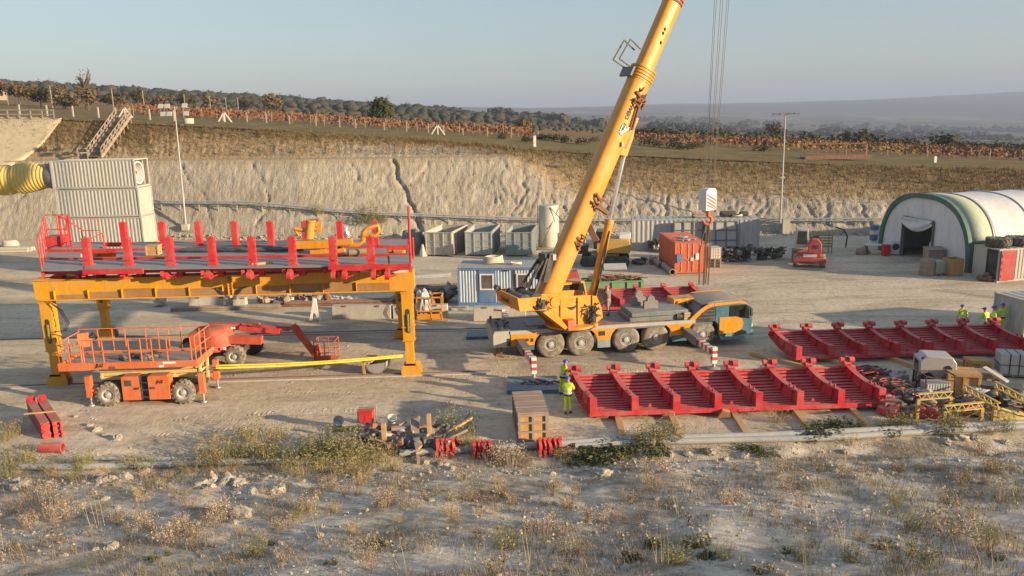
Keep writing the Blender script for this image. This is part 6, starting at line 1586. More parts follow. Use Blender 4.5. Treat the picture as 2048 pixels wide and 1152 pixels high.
mb = MB(); p = gp(826, 508); mb.rock(p + V(0, .8, .4), (1.6, 1.4, 2.0), 11, 4); tag(mb.build('spoil_heap', M_SPOIL, ang=180), 'dark green grey heap of spoil left of the skips', 'heap')
mb = MB(); p = gp(846, 512); mb.lathe(p, (0, 0, 1), [(0, .42), (.1, .4), (1.15, .1)], 8); tag(mb.build('concrete_cone', M_CONC), 'pale concrete cone between the spoil heap and the skips', 'cone')
# site cabin
a, b2 = gp(922, 613), gp(1118, 612); LW = (b2 - a).length; c = (a + b2) / 2
cb = lthing('site_cabin', 'blue and white site cabin with framed window behind the crane', 'cabin', (c.x, c.y + 1.25, .12), math.atan2(b2.y - a.y, b2.x - a.x)); CH = 2.62
mb = MB()
for s in (-1, 1):
    mb.bx(-LW / 2, LW / 2, s * 1.22 - .06, s * 1.22 + .06, -.1, .16); mb.bx(-LW / 2, LW / 2, s * 1.22 - .05, s * 1.22 + .05, CH - .16, CH)
    for x in (-LW / 2, LW / 2): mb.bx(x - .07, x + .07, s * 1.22 - .07, s * 1.22 + .07, -.1, CH)
    mb.bx(s * LW / 2 - .05, s * LW / 2 + .05, -1.2, 1.2, CH - .16, CH)
mb.build('frame', M_BLUE, cb)
mb = MB(); corr(mb, (-LW / 2 + .07, -1.2), (LW / 2 - .07, -1.2), .16, CH - .16, (0, -1), .2, .03); mb.build('front_wall', M_LBLUE, cb, flat=True)
mb = MB(); corr(mb, (-LW / 2 + .07, 1.2), (LW / 2 - .07, 1.2), .16, CH - .16, (0, 1), .2, .03); mb.build('rear_wall', M_LBLUE, cb, flat=True)
for s in (-1, 1): mb = MB(); corr(mb, (s * LW / 2, -1.15), (s * LW / 2, 1.15), .16, CH - .16, (s, 0), .2, .03); mb.build('end_wall', M_BLUE, cb, flat=True)
mb = MB(); mb.bx(-LW / 2 - .04, LW / 2 + .04, -1.3, 1.3, CH, CH + .06); mb.build('roof', paint('cabin_roof', (.30, .32, .34), .6, .3), cb)
xl = lambda px: -LW / 2 + (px - 922) / 196 * LW
mb = MB(); mb.bx(xl(962), xl(996), -1.245, -1.2, .18, CH - .18); mb.build('blue_panel', M_BLUE, cb)
for (p0, p1) in ((964, 992), (1037, 1062)):
    x0, x1 = xl(p0), xl(p1); mb = MB(); z0, z1 = 1.05, 2.2
    mb.bx(x0, x1, -1.30, -1.246, z0, z0 + .1); mb.bx(x0, x1, -1.30, -1.246, z1 - .1, z1); mb.bx(x0, x0 + .1, -1.30, -1.246, z0 + .1, z1 - .1); mb.bx(x1 - .1, x1, -1.30, -1.246, z0 + .1, z1 - .1); wdw = mb.build('window', M_WHITE, cb)
    MB().bx(x0 + .1, x1 - .1, -1.27, -1.25, z0 + .1, z1 - .1).build('pane', paint('shutter', (.10, .09, .085), .3, .2), wdw)
MB().bx(xl(1031), xl(1034), -1.25, -1.2, .16, CH - .16).build('joint', M_DARK, cb)
MB().bx(xl(1010), xl(1022), -1.26, -1.21, CH - .26, CH - .2).build('vent', M_DARK, cb)
def coil(label, c, r, turns, thick, mat, flat=.1, cat='hose coil'):
    mb = MB(); pts = []
    for i in range(turns * 18 + 1): a = 2 * math.pi * i / 18; rr = r * (1 - .12 * (i / (turns * 18)) + .05 * math.sin(i * .7)); pts.append(c + V(rr * math.cos(a), rr * .8 * math.sin(a), thick + flat * i / 18 + .03 * math.sin(i)))
    mb.tube(pts, thick, 7); return tag(mb.build('hose_coil', mat), label, cat)
q = MWq = Matrix.Translation(cb.location) @ Matrix.Rotation(cb.rotation_euler.z, 4, 'Z')
coil('cream hose coil lying on the cabin roof', MWq @ V(xl(988), .1, CH + .06), .72, 5, .055, M_HOSE, .09); coil('small cream hose coil on the cabin roof, right of the big one', MWq @ V(xl(1035), -.5, CH + .06), .4, 2, .05, M_HOSE, .06)
# concrete barriers
def barrier(label, pl, pr, H, txt=None, D=.7, z=0):
    a, b = gp(*pl, z), gp(*pr, z); w = (b - a).length; c = (a + b) / 2; o = lthing('concrete_barrier', label, 'barrier', (c.x, c.y, z), math.atan2(b.y - a.y, b.x - a.x), 'concrete barriers')
    MB().prism([(0, 0), (D, 0), (D - .1, H), (.1, H)], (-w / 2, 0, 0), (0, 1, 0), (0, 0, 1), (w, 0, 0)).build('block', M_CONC, o, bev=.03)
    for s in (-.28, .28): MB().bx(s * w - .12, s * w + .12, .06 - .02, .12, H * .92, H + .02).build('lifting_loop', M_RUST, o)
    if txt: text_part(txt, .22, (-.1 * w, .06, H * .72), (1, 0, 0), (0, .12, 1), 'lettering', M_TEXT, o, ext=.01)
    return o
barrier('long pale concrete barrier left of the right gantry leg', (664, 638), (782, 638), .88); barrier('pale concrete barrier behind the right gantry leg', (786, 638), (895, 636), .86)
barrier('grey concrete barrier with dark lettering in front of the cabin', (947, 643), (1052, 642), .92, 'Draeger'); barrier('low concrete slab left of the cabin', (902, 622), (936, 621), .22)
barrier('white concrete block seen under the gantry beam', (378, 618), (462, 616), .8); barrier('small white block right of the long one under the beam', (466, 618), (492, 617), .75)
p = gp(630, 643); mb = MB(); mb.prism([(-.38, 0), (-.2, 0), (-.1, .55), (.06, .55), (.2, 0), (.34, 0), (.12, 1.45), (-.02, 1.5)], p, (1, 0, 0), (0, 0, 1), (0, .4, 0)); tag(mb.build('trestle', M_WHITE), 'white A-shaped trestle standing left of the long concrete barrier', 'trestle')
# pipe and timber piles behind the gantry
def bundle(label, name, cat, a, b, n, r, mat, rows=2, jit=.15):
    a, b = Vector(a), Vector(b); sd, _ = frame_of(b - a); mb = MB()
    for i in range(n):
        row = i % rows; k = i // rows; o_ = sd * (k - n / rows / 2) * r * 2.1 + V(0, 0, r + row * r * 1.8); j = V(rnd.uniform(-jit, jit), rnd.uniform(-.05, .05), 0)
        mb.tube([a + o_ + j, b + o_ - j], r, 8)
    return tag(mb.build(name, mat), label, cat)
bundle('bundle of long grey pipes on the ground left of the cabin', 'pipe_bundle', 'pipes', gp(828, 558), gp(900, 553), 8, .07, M_PIPE); bundle('dark pipes stacked against the left end of the cabin', 'pipe_bundle', 'pipes', gp(838, 592), gp(914, 588), 12, .11, paint('dark_pipe', (.12, .12, .12), .5, .3), 3)
bundle('rusty bars lying behind the dark pipes left of the cabin', 'bar_bundle', 'bars', gp(836, 575), gp(912, 572), 10, .05, M_RUST); bundle('long brown planks lying under the gantry beam', 'plank_pile', 'planks', gp(345, 622), gp(560, 616), 10, .07, M_WOODV)
bundle('scrap timber bars under the right half of the gantry beam', 'plank_pile', 'planks', gp(560, 612), gp(800, 606), 12, .08, M_RUST, 2, .5)
mb = MB(); p = gp(682, 604)
for k in range(14): q = p + V(rnd.uniform(-1.0, 1.6), rnd.uniform(-.4, .6), 0); mb.rock(q + V(0, 0, .18), (.3, .25, .28), k + 60, 1)
tag(mb.build('rubble_heap', M_WRAP), 'pale heap of plastic and rubble above the long barrier', 'heap')
p = gp(323, 612); mb = MB(); mb.rock(p + V(0, 0, .35), (.6, .4, .45), 71, 3); tag(mb.build('plastic_sack', M_WRAP, ang=20), 'crumpled pale plastic sack under the left half of the gantry beam', 'sack')
p = gp(898, 602); mb = MB(); mb.rock(p + V(0, 0, .7), (.3, .28, .72), 72, 3); tag(mb.build('wrapped_drum', M_WRAP, ang=25), 'white wrapped drum beside the left end of the cabin', 'drum')
# caged machine right of the gantry leg
p = gp(860, 640); mc = thing('caged_machine', 'yellow cage frame with tarpaulin covered machine right of the gantry leg', 'machine', p)
mb = MB(); x0, x1, y0, y1 = p.x - .82, p.x + .78, p.y, p.y + 1.3
for x in (x0, p.x + .1, x1):
    for y in (y0, y1): mb.bar((x, y, 0), (x, y, 1.55), .07, .07)
for z in (.08, .6, 1.5):
    for y in (y0, y1): mb.bar((x0, y, z), (x1, y, z), .07, .09)
    for x in (x0, x1): mb.bar((x, y0, z), (x, y1, z), .07, .09)
mb.bx(x0, x1, y0 - .01, y0 + .04, .02, .4); mb.bx(x0, x1, y0, y1, .02, .1); mb.build('cage', M_YEL, mc)
mb = MB(); mb.rock((p.x - .45, p.y + .6, 1.0), (.52, .6, 1.15), 9, 3); mb.build('cover_sheet', M_WRAP, mc, ang=22)
mb = MB()
for k in range(5): mb.tube([(p.x - .6, y0, .9 + .1 * k), (p.x - .9, y0 - .1, .7 + .08 * k), (p.x - .8, y0 - .05, .3)], .025, 5)
mb.rock((p.x + .4, p.y + .5, .4), (.3, .3, .3), 4, 2); mb.build('cable', M_DARK, mc)
# excavator
p = gp(1214, 534); ex = lthing('excavator', 'yellow tracked excavator parked behind the crane boom', 'excavator', (p.x, p.y + 1.4, 0), R(-8))
for y in (-1.25, 1.25):
    mb = MB(); n = 14; o_ = [(1.7 + .42 * math.sin(math.pi * i / n), .44 - .42 * math.cos(math.pi * i / n)) for i in range(n + 1)] + [(-1.7 - .42 * math.sin(math.pi * i / n), .44 + .42 * math.cos(math.pi * i / n)) for i in range(n + 1)]
    mb.prism(o_, (0, y - .28, 0), (1, 0, 0), (0, 0, 1), (0, .56, 0))
    for i in range(18): x = -1.75 + i * .2; mb.bx(x, x + .07, y - .3, y + .3, .86, .9)
    mb.build('track', M_DARK, ex)
mb = MB(); mb.bx(-1.2, 1.2, -1.0, 1.0, .5, 1.05); mb.lathe((0, 0, 1.0), (0, 0, 1), [(0, .7), (.18, .7)], 18); mb.build('undercarriage', M_EXC, ex)
mb = MB(); mb.prism([(-.7, 1.15), (2.1, 1.15), (2.2, 1.4), (2.15, 2.25), (1.9, 2.35), (.3, 2.35), (.3, 2.0), (-.7, 2.0)], (0, -1.25, 0), (1, 0, 0), (0, 0, 1), (0, 2.5, 0)); mb.build('body', M_EXC, ex, bev=.06)
mb = MB(); mb.bx(1.2, 2.2, -.9, .9, 2.35, 2.75); mb.build('engine_hood', M_WHITE, ex, bev=.06)
mb = MB(); mb.prism([(-1.0, 1.3), (.3, 1.3), (.3, 3.0), (-.7, 3.0), (-1.0, 2.3)], (0, .15, 0), (1, 0, 0), (0, 0, 1), (0, 1.0, 0)); cabx = mb.build('cab', M_GREYD, ex, bev=.04)
MB().bx(-.7, .2, .13, .148, 1.9, 2.85).build('window', M_GLASS, cabx)
mb = MB(); mb.bar((-.6, -.3, 1.6), (-1.6, -.3, 4.0), .4, .5); mb.bar((-1.5, -.3, 4.0), (-1.9, -.3, 2.0), .32, .36); mb.tube([(-.3, -.3, 1.9), (-1.2, -.3, 3.0)], .1, 8); mb.build('arm', M_RUST, ex)
mb = MB()
for k in range(10): mb.tube([(-1.2, -.5, 2.6 + .12 * k), (-1.5, -.62, 3.1 + .1 * k), (-1.9, -.55, 3.3 - .06 * k)], .05, 5)
mb.build('hydraulic_hose', M_DARK, ex); mb = MB()
mb.prism([(-.5, 0), (.5, 0), (.6, .8), (-.3, .95)], (-2.0, -.7, 1.0), (1, 0, 0), (0, 0, 1), (0, .8, 0)); mb.build('bucket', M_DARK, ex)
p = gp(1165, 503); mb = MB()
for k in range(7): mb.box(p + V(0, 0, .1 + k * .22), (.62, .5, .08))
for s in (-.28, .28): mb.box(p + V(s, -.2, .75), (.05, .06, 1.5))
tag(mb.build('spacer_rack', M_WHITE), 'narrow rack of white and dark slats beside the excavator arm', 'rack')
# green skip full of bars
p = gp(1243, 598); g = lthing('bar_skip', 'green skip heaped with rusty bars behind the red segment', 'skip', (p.x, 57.5, 0), R(2))
mb = MB(); mb.bx(-2.6, 1.75, -.9, -.82, .2, 1.35); mb.bx(-2.6, 1.75, .82, .9, .2, 1.35); mb.bx(-2.6, -2.52, -.82, .82, .2, 1.35); mb.bx(1.67, 1.75, -.82, .82, .2, 1.35); mb.bx(-2.6, 1.75, -.9, .9, .1, .2)
for x in (-1.6, -.6, .5, 1.5): mb.bx(x, x + .08, -.98, -.9, .2, 1.35)
mb.bx(-2.6, 1.75, -.97, -.8, 1.3, 1.4); mb.build('body', M_SKGRN, g)
mb = MB()
for k in range(60): x = rnd.uniform(-2.3, .9); mb.bar((x, rnd.uniform(-.7, .6), 1.35 + rnd.uniform(0, .35)), (x + rnd.uniform(.4, 1.3), rnd.uniform(-.7, .6), 1.35 + rnd.uniform(0, .3)), .07, .05)
o = mb.build('steel_bars', M_RUST); tag(o, 'heap of rusty bars lying in the green skip', 'bars')
o.location = (p.x, 57.5, o.location.z * .78); g.scale = (1, 1, .78)
p = gp(1226, 560); mb = MB(); mb.box(V(p.x - .3, 58.8, 1.75), (1.7, .9, .06), rx=R(18)); tag(mb.build('sheet_panel', M_CGREY), 'pale metal sheet lying over the bars beyond the green skip', 'sheet'); 
mb = MB(); mb.prism([(-.5, 0), (.9, 0), (.55, 1.25), (-.5, 1.1)], V(gp(1138, 585).x, 57.0, .55), (1, 0, 0), (0, 0, 1), (0, .9, 0)); mb.bx(gp(1138, 585).x - .5, gp(1138, 585).x + .9, 57, 57.9, 0, .55); tag(mb.build('steel_hopper', M_REDD), 'brown sloped steel hopper behind the crane cab', 'hopper')
# orange container
a, b = gp(1349, 548), gp(1412, 550); w = (b - a).normalized(); c = (a + b) / 2; dr = V(-w.y, w.x, 0) if -w.y * 0 + w.x > 0 else V(w.y, -w.x, 0); dr = (V(-.03, 1, 0)).normalized()
oc_ = container('container', 'orange shipping container with closed doors towards the yard', c + dr * 2.95 + V(0, 0, .12), math.atan2(-dr.y, -dr.x), 5.9, 2.55, 2.5, M_ORC, roofmat=M_ORC)
mb = MB(); mb.box((2.99, .55, 1.35), (.06, .3, .5)); mb.box((2.99, .1, 1.15), (.06, .2, .25)); mb.build('door_plate', M_TEXTW, oc_)
mb = MB(); mb.box((3.1, -.95, 1.28), (.3, .45, .62)); mb.build('lock_box', M_BLUE, oc_)
mb = MB()
for k in range(5): mb.box((-2 + rnd.uniform(2, 4), rnd.uniform(-.6, .6) , 2.56), (rnd.uniform(.5, 1.1), .3, .08), rz=rnd.uniform(0, 3))
mb.build('roof_scrap', M_WRAP, oc_)
tag(MB().box(c + V(.1, -.0, .05), (2.7, .5, .1)).box(c + V(0, 4.5, .05), (2.6, .4, .1)).build('sleeper', M_WOODV), 'timber sleepers under the orange container', 'timber')
def pallet(mb, c, w, d, rz=0):
    for k in range(5): mb.box(V(*c) + Matrix.Rotation(rz, 3, 'Z') @ V(0, -d / 2 + .06 + k * (d - .12) / 4, .13), (w, .1, .025), rz)
    for k in (-1, 0, 1): mb.box(V(*c) + Matrix.Rotation(rz, 3, 'Z') @ V(k * (w / 2 - .06), 0, .06), (.1, d, .11), rz)
def ibc(label, c, rz=0, mat=None, base=0):
    o = lthing('liquid_container', label, 'tank', c, rz); mb = MB(); pallet(mb, (0, 0, base), 1.05, 1.05); mb.build('pallet', M_WOODV, o)
    MB().bx(-.48, .48, -.48, .48, base + .16, base + 1.12).build('tank', mat or M_IBC, o, bev=.06)
    mb = MB()
    for z in (.2, .45, .7, .95, 1.13):
        for s in (-1, 1): mb.tube([(-.52, s * .52, base + z), (.52, s * .52, base + z)], .014, 5); mb.tube([(s * .52, -.52, base + z), (s * .52, .52, base + z)], .014, 5)
    for k in range(6):
        for s in (-1, 1): mb.tube([(-.52 + k * .208, s * .52, base + .15), (-.52 + k * .208, s * .52, base + 1.13)], .012, 5); mb.tube([(s * .52, -.52 + k * .208, base + .15), (s * .52, -.52 + k * .208, base + 1.13)], .012, 5)
    mb.build('cage', M_STEEL, o); return o
p = gp(1429, 535); mb = MB()
for k in range(4): pallet(mb, (p.x, p.y + .5, .14 * k), 1.1, 1.1)
tag(mb.build('pallet_stack', M_WOODV), 'low stack of wooden pallets right of the orange container', 'pallets'); ibc('white liquid tank in cage on pallets right of the orange container', (p.x, p.y + .5, .57), R(4))
p = gp(1428, 512); ibc('white liquid tank behind the pallets by the hook slings', (p.x - .4, p.y + .8, 0), R(20))
for i, (a, b) in enumerate((((1303, 522), (1322, 537)), ((1326, 536), (1345, 551)))):
    p, q = gp(*a), gp(*b); mb = MB(); mb.lathe(p + V(0, 0, .27), q - p, [(0, .26), ((q - p).length, .26), ((q - p).length, .2), (.1, .2)], 18); tag(mb.build('steel_pipe', paint('pinkish_pipe', (.30, .21, .19), .6, .3)), ('rear reddish pipe on the ground left of the orange container', 'front reddish pipe on the ground left of the orange container')[i], 'pipe')
def junk(label, name, cat, p, w, d, h, mats, n=24, seed=0):
    r = random.Random(seed); o = thing(name, label, cat, p)
    for mi, m in enumerate(mats):
        mb = MB()
        for k in range(n // len(mats)):
            q = p + V(r.uniform(-w, w) / 2, r.uniform(-d, d) / 2, r.uniform(.1, h * .8)); t = r.random()
            if t < .4: mb.tube([q, q + V(r.uniform(-.5, .5), r.uniform(-.2, .2), r.uniform(-.1, .3)), q + V(r.uniform(-.9, .9), r.uniform(-.3, .3), r.uniform(-.1, .2))], r.uniform(.03, .09), 6)
            elif t < .7: mb.box(q, (r.uniform(.2, .6), r.uniform(.2, .5), r.uniform(.15, .4)), r.uniform(0, 3), r.uniform(-.3, .3))
            else: mb.lathe(q, (r.uniform(-1, 1), r.uniform(-1, 1), .2), [(0, .2), (.06, .24), (.35, .24), (.4, .15)], 12)
            if n <= 24: mb.build('scrap_piece', m, o); mb = MB()
        if n > 24: mb.build('scrap_pile', m, o)
    return o
junk('dark scrap metal bundle left of the orange container', 'scrap_bundle', 'scrap', gp(1290, 528), 1.7, .8, .5, (M_DARK, M_GREYD), 20, 2)
junk('dark machine parts left behind the orange container', 'scrap_bundle', 'scrap', gp(1308, 503), 1.0, .8, 1.3, (M_DARK, M_STEEL), 18, 3)
# long grey container with form panels leaning on it
a, b = gp(1266, 501), gp(1521, 500); c = (a + b) / 2
container('container', 'long grey ribbed container against the bank with panels leaning on it', (c.x, c.y + 1.25, 0), math.atan2(b.y - a.y, b.x - a.x), (b - a).length, 2.5, 3.0, M_CGREY, pitch=.42)
for i, (x0, x1) in enumerate(((1346, 1405), (1407, 1473))):
    p, q = gp(x0, 502), gp(x1, 501); p.y -= .3; q.y -= .3; o = thing('leaning_panel', ('left pale form panel with dark grid leaning on the long container', 'right grey form panel with dark grid leaning on the long container')[i], 'panel', (p + q) / 2, 0, 'leaning form panels')
    u_ = (q - p); e2 = V(0, .08, 1); H_ = 2.85
    mb = MB(); mb.prism([(0, 0.05), (1, 0.05), (1, H_), (0, H_)], p, u_, e2, (0, .08, 0)); mb.build('sheet', (M_CBEIGE, M_CGREY)[i], o)
    mb = MB()
    for f in (0.02, .34, .66, .98): mb.bar(p + u_ * f + e2 * .05 - V(0, .05, 0), p + u_ * f + e2 * H_ - V(0, .05, 0), .09, .09)
    for z in (.1, 1.05, 2.0, 2.8): mb.bar(p + e2 * z - V(0, .06, 0), p + u_ + e2 * z - V(0, .06, 0), .07, .09)
    mb.build('grid_frame', M_GREYD, o)
zt = 3.03
bundle('planks stacked on the long grey container below the hook block', 'plank_pile', 'planks', V(gp(1388, 500).x, c.y + .8, zt), V(gp(1434, 500).x, c.y + .9, zt), 12, .07, M_LID, 3)
for i, (x0, x1, r_) in enumerate(((1446, 1476, .28), (1486, 1502, .24))):
    mb = MB(); mb.tube([V(gp(x0, 500).x, c.y + 1, zt + r_), V(gp(x1, 500).x, c.y + 1.1, zt + r_ * .95)], r_, 12); tag(mb.build('rubber_roll', M_BLACK), ('long black roll on top of the long grey container', 'short black roll at the right on the long grey container')[i], 'roll')
coil('thin pale cable coil on the long grey container', V(gp(1480, 500).x, c.y + .9, zt), .5, 3, .04, M_HOSE, .05)
junk('black engine block lying on the ground before the long grey container', 'engine_block', 'engine', gp(1478, 522), 2.6, 1.2, 1.5, (M_DARK, M_BLACK, M_GREYD), 66, 5)
junk('olive brown machine part beside the black engine block', 'gearbox', 'machine part', gp(1538, 518), 2.2, 1.0, 1.1, (paint('olive_oily', (.10, .085, .03), .5, .2), M_DARK), 44, 6)
# red telescopic handler seen from the front
p = gp(1618, 536); th = lthing('telehandler', 'dusty red telescopic handler facing the yard near the hall', 'telehandler', (p.x, p.y, 0), R(-17))
for x in (-1.05, 1.05):
    for y in (.5, 3.3): wheel(th, (x, y, .55), (1 if x > 0 else -1, 0, 0), .56, .42, .3, lug=12)
mb = MB(); mb.prism([(-.85, .5), (.85, .5), (1.0, .95), (.8, 1.3), (-.9, 1.3), (-1.0, .95)], (0, .1, 0), (1, 0, 0), (0, 0, 1), (0, 3.8, 0)); mb.bx(-1.3, 1.3, -.1, .25, .5, .85); mb.build('body', M_REDD, th, bev=.05)
mb = MB(); mb.bx(-.5, .55, -.13, -.1, .95, 1.2); mb.build('number_plate', M_TEXTW, th)
mb = MB(); mb.prism([(-1.15, 1.4), (-.1, 1.4), (-.15, 3.1), (-1.05, 3.1)], (0, .9, 0), (1, 0, 0), (0, 0, 1), (0, 1.5, 0)); cbx = mb.build('cab', M_CGREY, th, bev=.04)
MB().prism([(-1.03, 1.85), (-.22, 1.85), (-.26, 2.95), (-.95, 2.95)], (0, .88, 0), (1, 0, 0), (0, 0, 1), (0, .01, 0)).build('windscreen', M_GLASS, cbx)
mb = MB(); mb.box((.35, 1.0, 2.0), (.6, 2.6, .5), rx=R(-6)); mb.prism([(-.55, 1.3), (.55, 1.3), (.5, 2.1), (.25, 2.5), (-.25, 2.5), (-.5, 2.1)], (.35, -.5, 0), (1, 0, 0), (0, 0, 1), (0, .6, 0)); mb.build('boom', M_REDD, th, bev=.05); mb = MB(); mb.bx(.2, .6, -.52, -.5, 1.7, 2.0); mb.build('quick_hitch', M_DARK, th)
mb = MB(); mb.box((.4, .3, 2.45), (.5, .5, .3)); mb.tube([(-.1, -.3, 2.1), (.1, .2, 2.6), (.6, .2, 2.65), (.9, -.1, 2.2)], .05, 6); mb.build('hydraulic_hose', M_BLACK, th)
p = gp(1630, 508); bx_ = thing('work_basket', 'olive yellow work basket standing behind the red telescopic handler', 'basket', (p.x, p.y, 0)); mb = MB()
for k in range(5): mb.bar((p.x - .2, p.y, .7 + .25 * k), (p.x + 1.5, p.y, .7 + .25 * k), .05, .14)
mb.bx(p.x - .2, p.x + 1.5, p.y, p.y + .8, .6, .7)
for x in (-.2, 1.5): mb.bar((p.x + x, p.y, 0), (p.x + x, p.y, 1.9), .08, .08); mb.bar((p.x + x, p.y + .8, 0), (p.x + x, p.y + .8, 1.9), .08, .08)
mb.build('frame', paint('olive_yellow', (.32, .26, .05), .6, .3), bx_)
# by the hall
p = gp(1861, 553); cs = thing('paper_roll', 'big brown wrapped roll standing left of the green tank before the hall', 'roll', p + V(0, .6, 0))
mb = MB(); mb.lathe(p + V(0, .6, 0), (0, 0, 1), [(0, .56), (.08, .6), (.5, .54), (1.1, .56), (1.3, .5), (1.32, .2)], 20); mb.build('body', M_LID, cs); mb = MB()
for z in (.3, .65, 1.0): mb.lathe(p + V(0, .6, z), (0, 0, 1), [(0, .585), (.04, .585)], 20)
mb.build('strap', M_WOODV, cs)
p = gp(1882, 552); ibc('green tank in cage between the brown roll and the orange box', (p.x, p.y + .6, 0), R(8), paint('green_tank', (.33, .40, .30), .5, .2))
p = gp(1912, 553); ob = lthing('orange_box', 'open orange brown box right of the green tank before the hall', 'box', (p.x, p.y + .6, 0), R(6)); mb = MB()
for s in (-1, 1): mb.bx(-.55, .55, s * .5 - .03, s * .5 + .03, .08, 1.35); mb.bx(s * .55 - .03, s * .55 + .03, -.47, .47, .08, 1.35)
mb.bx(-.55, .55, -.5, .5, .02, .08); mb.build('body', paint('box_orange', (.42, .24, .09), .7, .2), ob); MB().bx(-.5, .5, -.45, .45, .9, 1.0).build('filling', M_DARK, ob)
p = gp(1884, 540); tag(MB().box(p + V(0, 1.5, .75), (1.3, .9, 1.5)).box(p + V(.02, 1.45, 1.53), (1.5, 1.0, .06), 0, R(8)).build('box', M_LID), 'reddish brown box behind the green tank by the hall wall', 'box')
# container with tyres
A, B = gp(1943, 553), gp(1992, 565); wd = (B - A); wl_ = 2.44; wn_ = wd.normalized(); ax_ = V(-wn_.y, wn_.x, 0); ax_ = ax_ if ax_.x > 0 else -ax_
cc = A + wn_ * wl_ / 2 + ax_ * 3.03
tc_ = container('container', 'white container with open red door and big tyres on its roof', cc, math.atan2(ax_.y, ax_.x), 6.06, 2.44, 2.5, M_CBEIGE, left='open')
mb = MB(); mb.bx(-3.02, -2.96, .0, 1.1, .15, 2.4); mb.build('door', M_CBEIGE, tc_)
mb = MB(); mb.box((-3.0 + .62, -1.22 - .16, 1.28), (1.15, .06, 2.25), rz=R(-6))
dd_ = mb.build('open_door', M_REDD, tc_); dd_['label'] = 'open rusty red door'
mb = MB()
for k in range(4): mb.box((-3.0 + .62, -1.22 - .17, .5 + k * .5), (1.0, .1, .2), rz=R(-6))
mb.build('door_rib', M_REDD, dd_)
MB().bx(-2.9, -2.86, -1.1, 1.1, .2, 2.3).build('interior_shade_sheet', M_DARK, tc_)  # dark sheet stands in for the shade inside the open container
junk('rusty bucket and scrap just inside the open red door', 'scrap_bundle', 'scrap', A + wn_ * 1.6 + ax_ * .0 + V(-.2, 0, .0), .5, .5, .5, (M_RUST,), 6, 8)
MWt = Matrix.Translation(cc) @ Matrix.Rotation(math.atan2(ax_.y, ax_.x), 4, 'Z')
for i, lab in enumerate(('leftmost big lugged tyre lying on the white container', 'middle big lugged tyre lying on the white container', 'rightmost big lugged tyre on the white container, cut by the frame')):
    o = lthing('tyre', lab, 'tyre', MWt @ V(-2.15 + i * 1.75, -.1, 2.53), 0, 'tyres on the white container'); wheel(o, (0, 0, .33), (0, 0, 1), .86, .62, .5, 'rubber', lug=20, tm=paint('old_tyre', (.085, .075, .062), .85, .35), rm=M_DARK)
# left of the hall
p = gp(1762, 510); tb = lthing('work_table', 'dark work table with pale top left of the hall', 'table', (p.x - .2, p.y + .5, 0), R(-10)); MB().bx(-1.0, .9, -.4, .4, .82, .88).build('top', M_WHITE, tb)
for x in (-.9, .8):
    for y in (-.35, .35): MB().bx(x - .04, x + .04, y - .04, y + .04, 0, .82).build('leg', M_DARK, tb)
p = gp(1770, 511); tag(MB().box(p + V(0, -.1, .48), (.62, .5, .95)).box(p + V(0, -.1, .98), (.66, .54, .05)).box(p + V(0, -.37, .6), (.5, .03, .3)).build('tool_cabinet', M_RED2), 'red tool cabinet standing in front of the work table', 'cabinet')
p = gp(1789, 510); fr_ = lthing('fan_unit', 'white cabinet with round dark fan against the hall wall', 'fan unit', (p.x + .1, p.y + .25, 0), R(-12)); MB().bx(-.4, .4, -.3, .3, .05, 1.25).build('case', M_WHITE, fr_, bev=.03); mb = MB(); mb.lathe((0, -.31, .75), (0, -1, 0), [(0, .3), (.03, .28)], 18); mb.build('fan', M_DARK, fr_)
p = gp(1749, 492); ba = thing('barrel_stack', 'stack of blue and white containers left of the hall', 'barrels', p)
for k in range(4): mb = MB(); mb.lathe(p + V(0, .3, .05 + k * .5), (0, 0, 1), [(0, .34), (.05, .38), (.4, .38), (.45, .3)], 16); mb.build('barrel', M_BLUE if k % 2 else M_WHITE, ba)
mb = MB(); mb.rock(gp(1728, 510) + V(0, .4, .2), (.8, .5, .6), 91, 2); tag(mb.build('rubbish_heap', M_LID), 'brown heap of rubbish left of the work table', 'heap')
p = gp(1745, 497); tag(MB().tube([p + V(-2.2, .8, 0), p + V(-2.1, .8, 1.1), p + V(-2.4, 1.0, 1.7), p + V(-3.0, 1.6, 1.9)], .07, 8).build('black_hose', M_BLACK), 'black bent hose coming down the bank left of the hall', 'hose')
# grey wall panel stack at the right edge
p = gp(2024, 672); container('wall_unit', 'grey panelled site unit cut by the right frame edge beside the workers', (p.x + 3.3, p.y + 1.3, 0), R(10), 6.4, 2.4, 2.15, M_CGREY, pitch=.5)
for k, lab in ((0, 'unseen grey container on the ground beyond the right frame edge, added to shade the yard'), (1, 'unseen grey container stacked on another beyond the right frame edge, added to lengthen the shade')): container('container', lab, (33.6, 35.0, k * 2.6), R(84), 6.4, 2.4, 2.55, M_CGREY, group='unseen shade-casting containers beyond the right edge')  # unseen stack, added to cast the broad shade over the yard
# coil and rubbish at the far left under the duct
coil('pale hose coil lying on the ground at far left below the duct', gp(22, 494), .75, 4, .14, M_HOSE, .12)
bundle('pale planks lying at far left behind the red deck', 'plank_pile', 'planks', gp(-20, 505), gp(62, 503), 9, .12, M_HOSE)
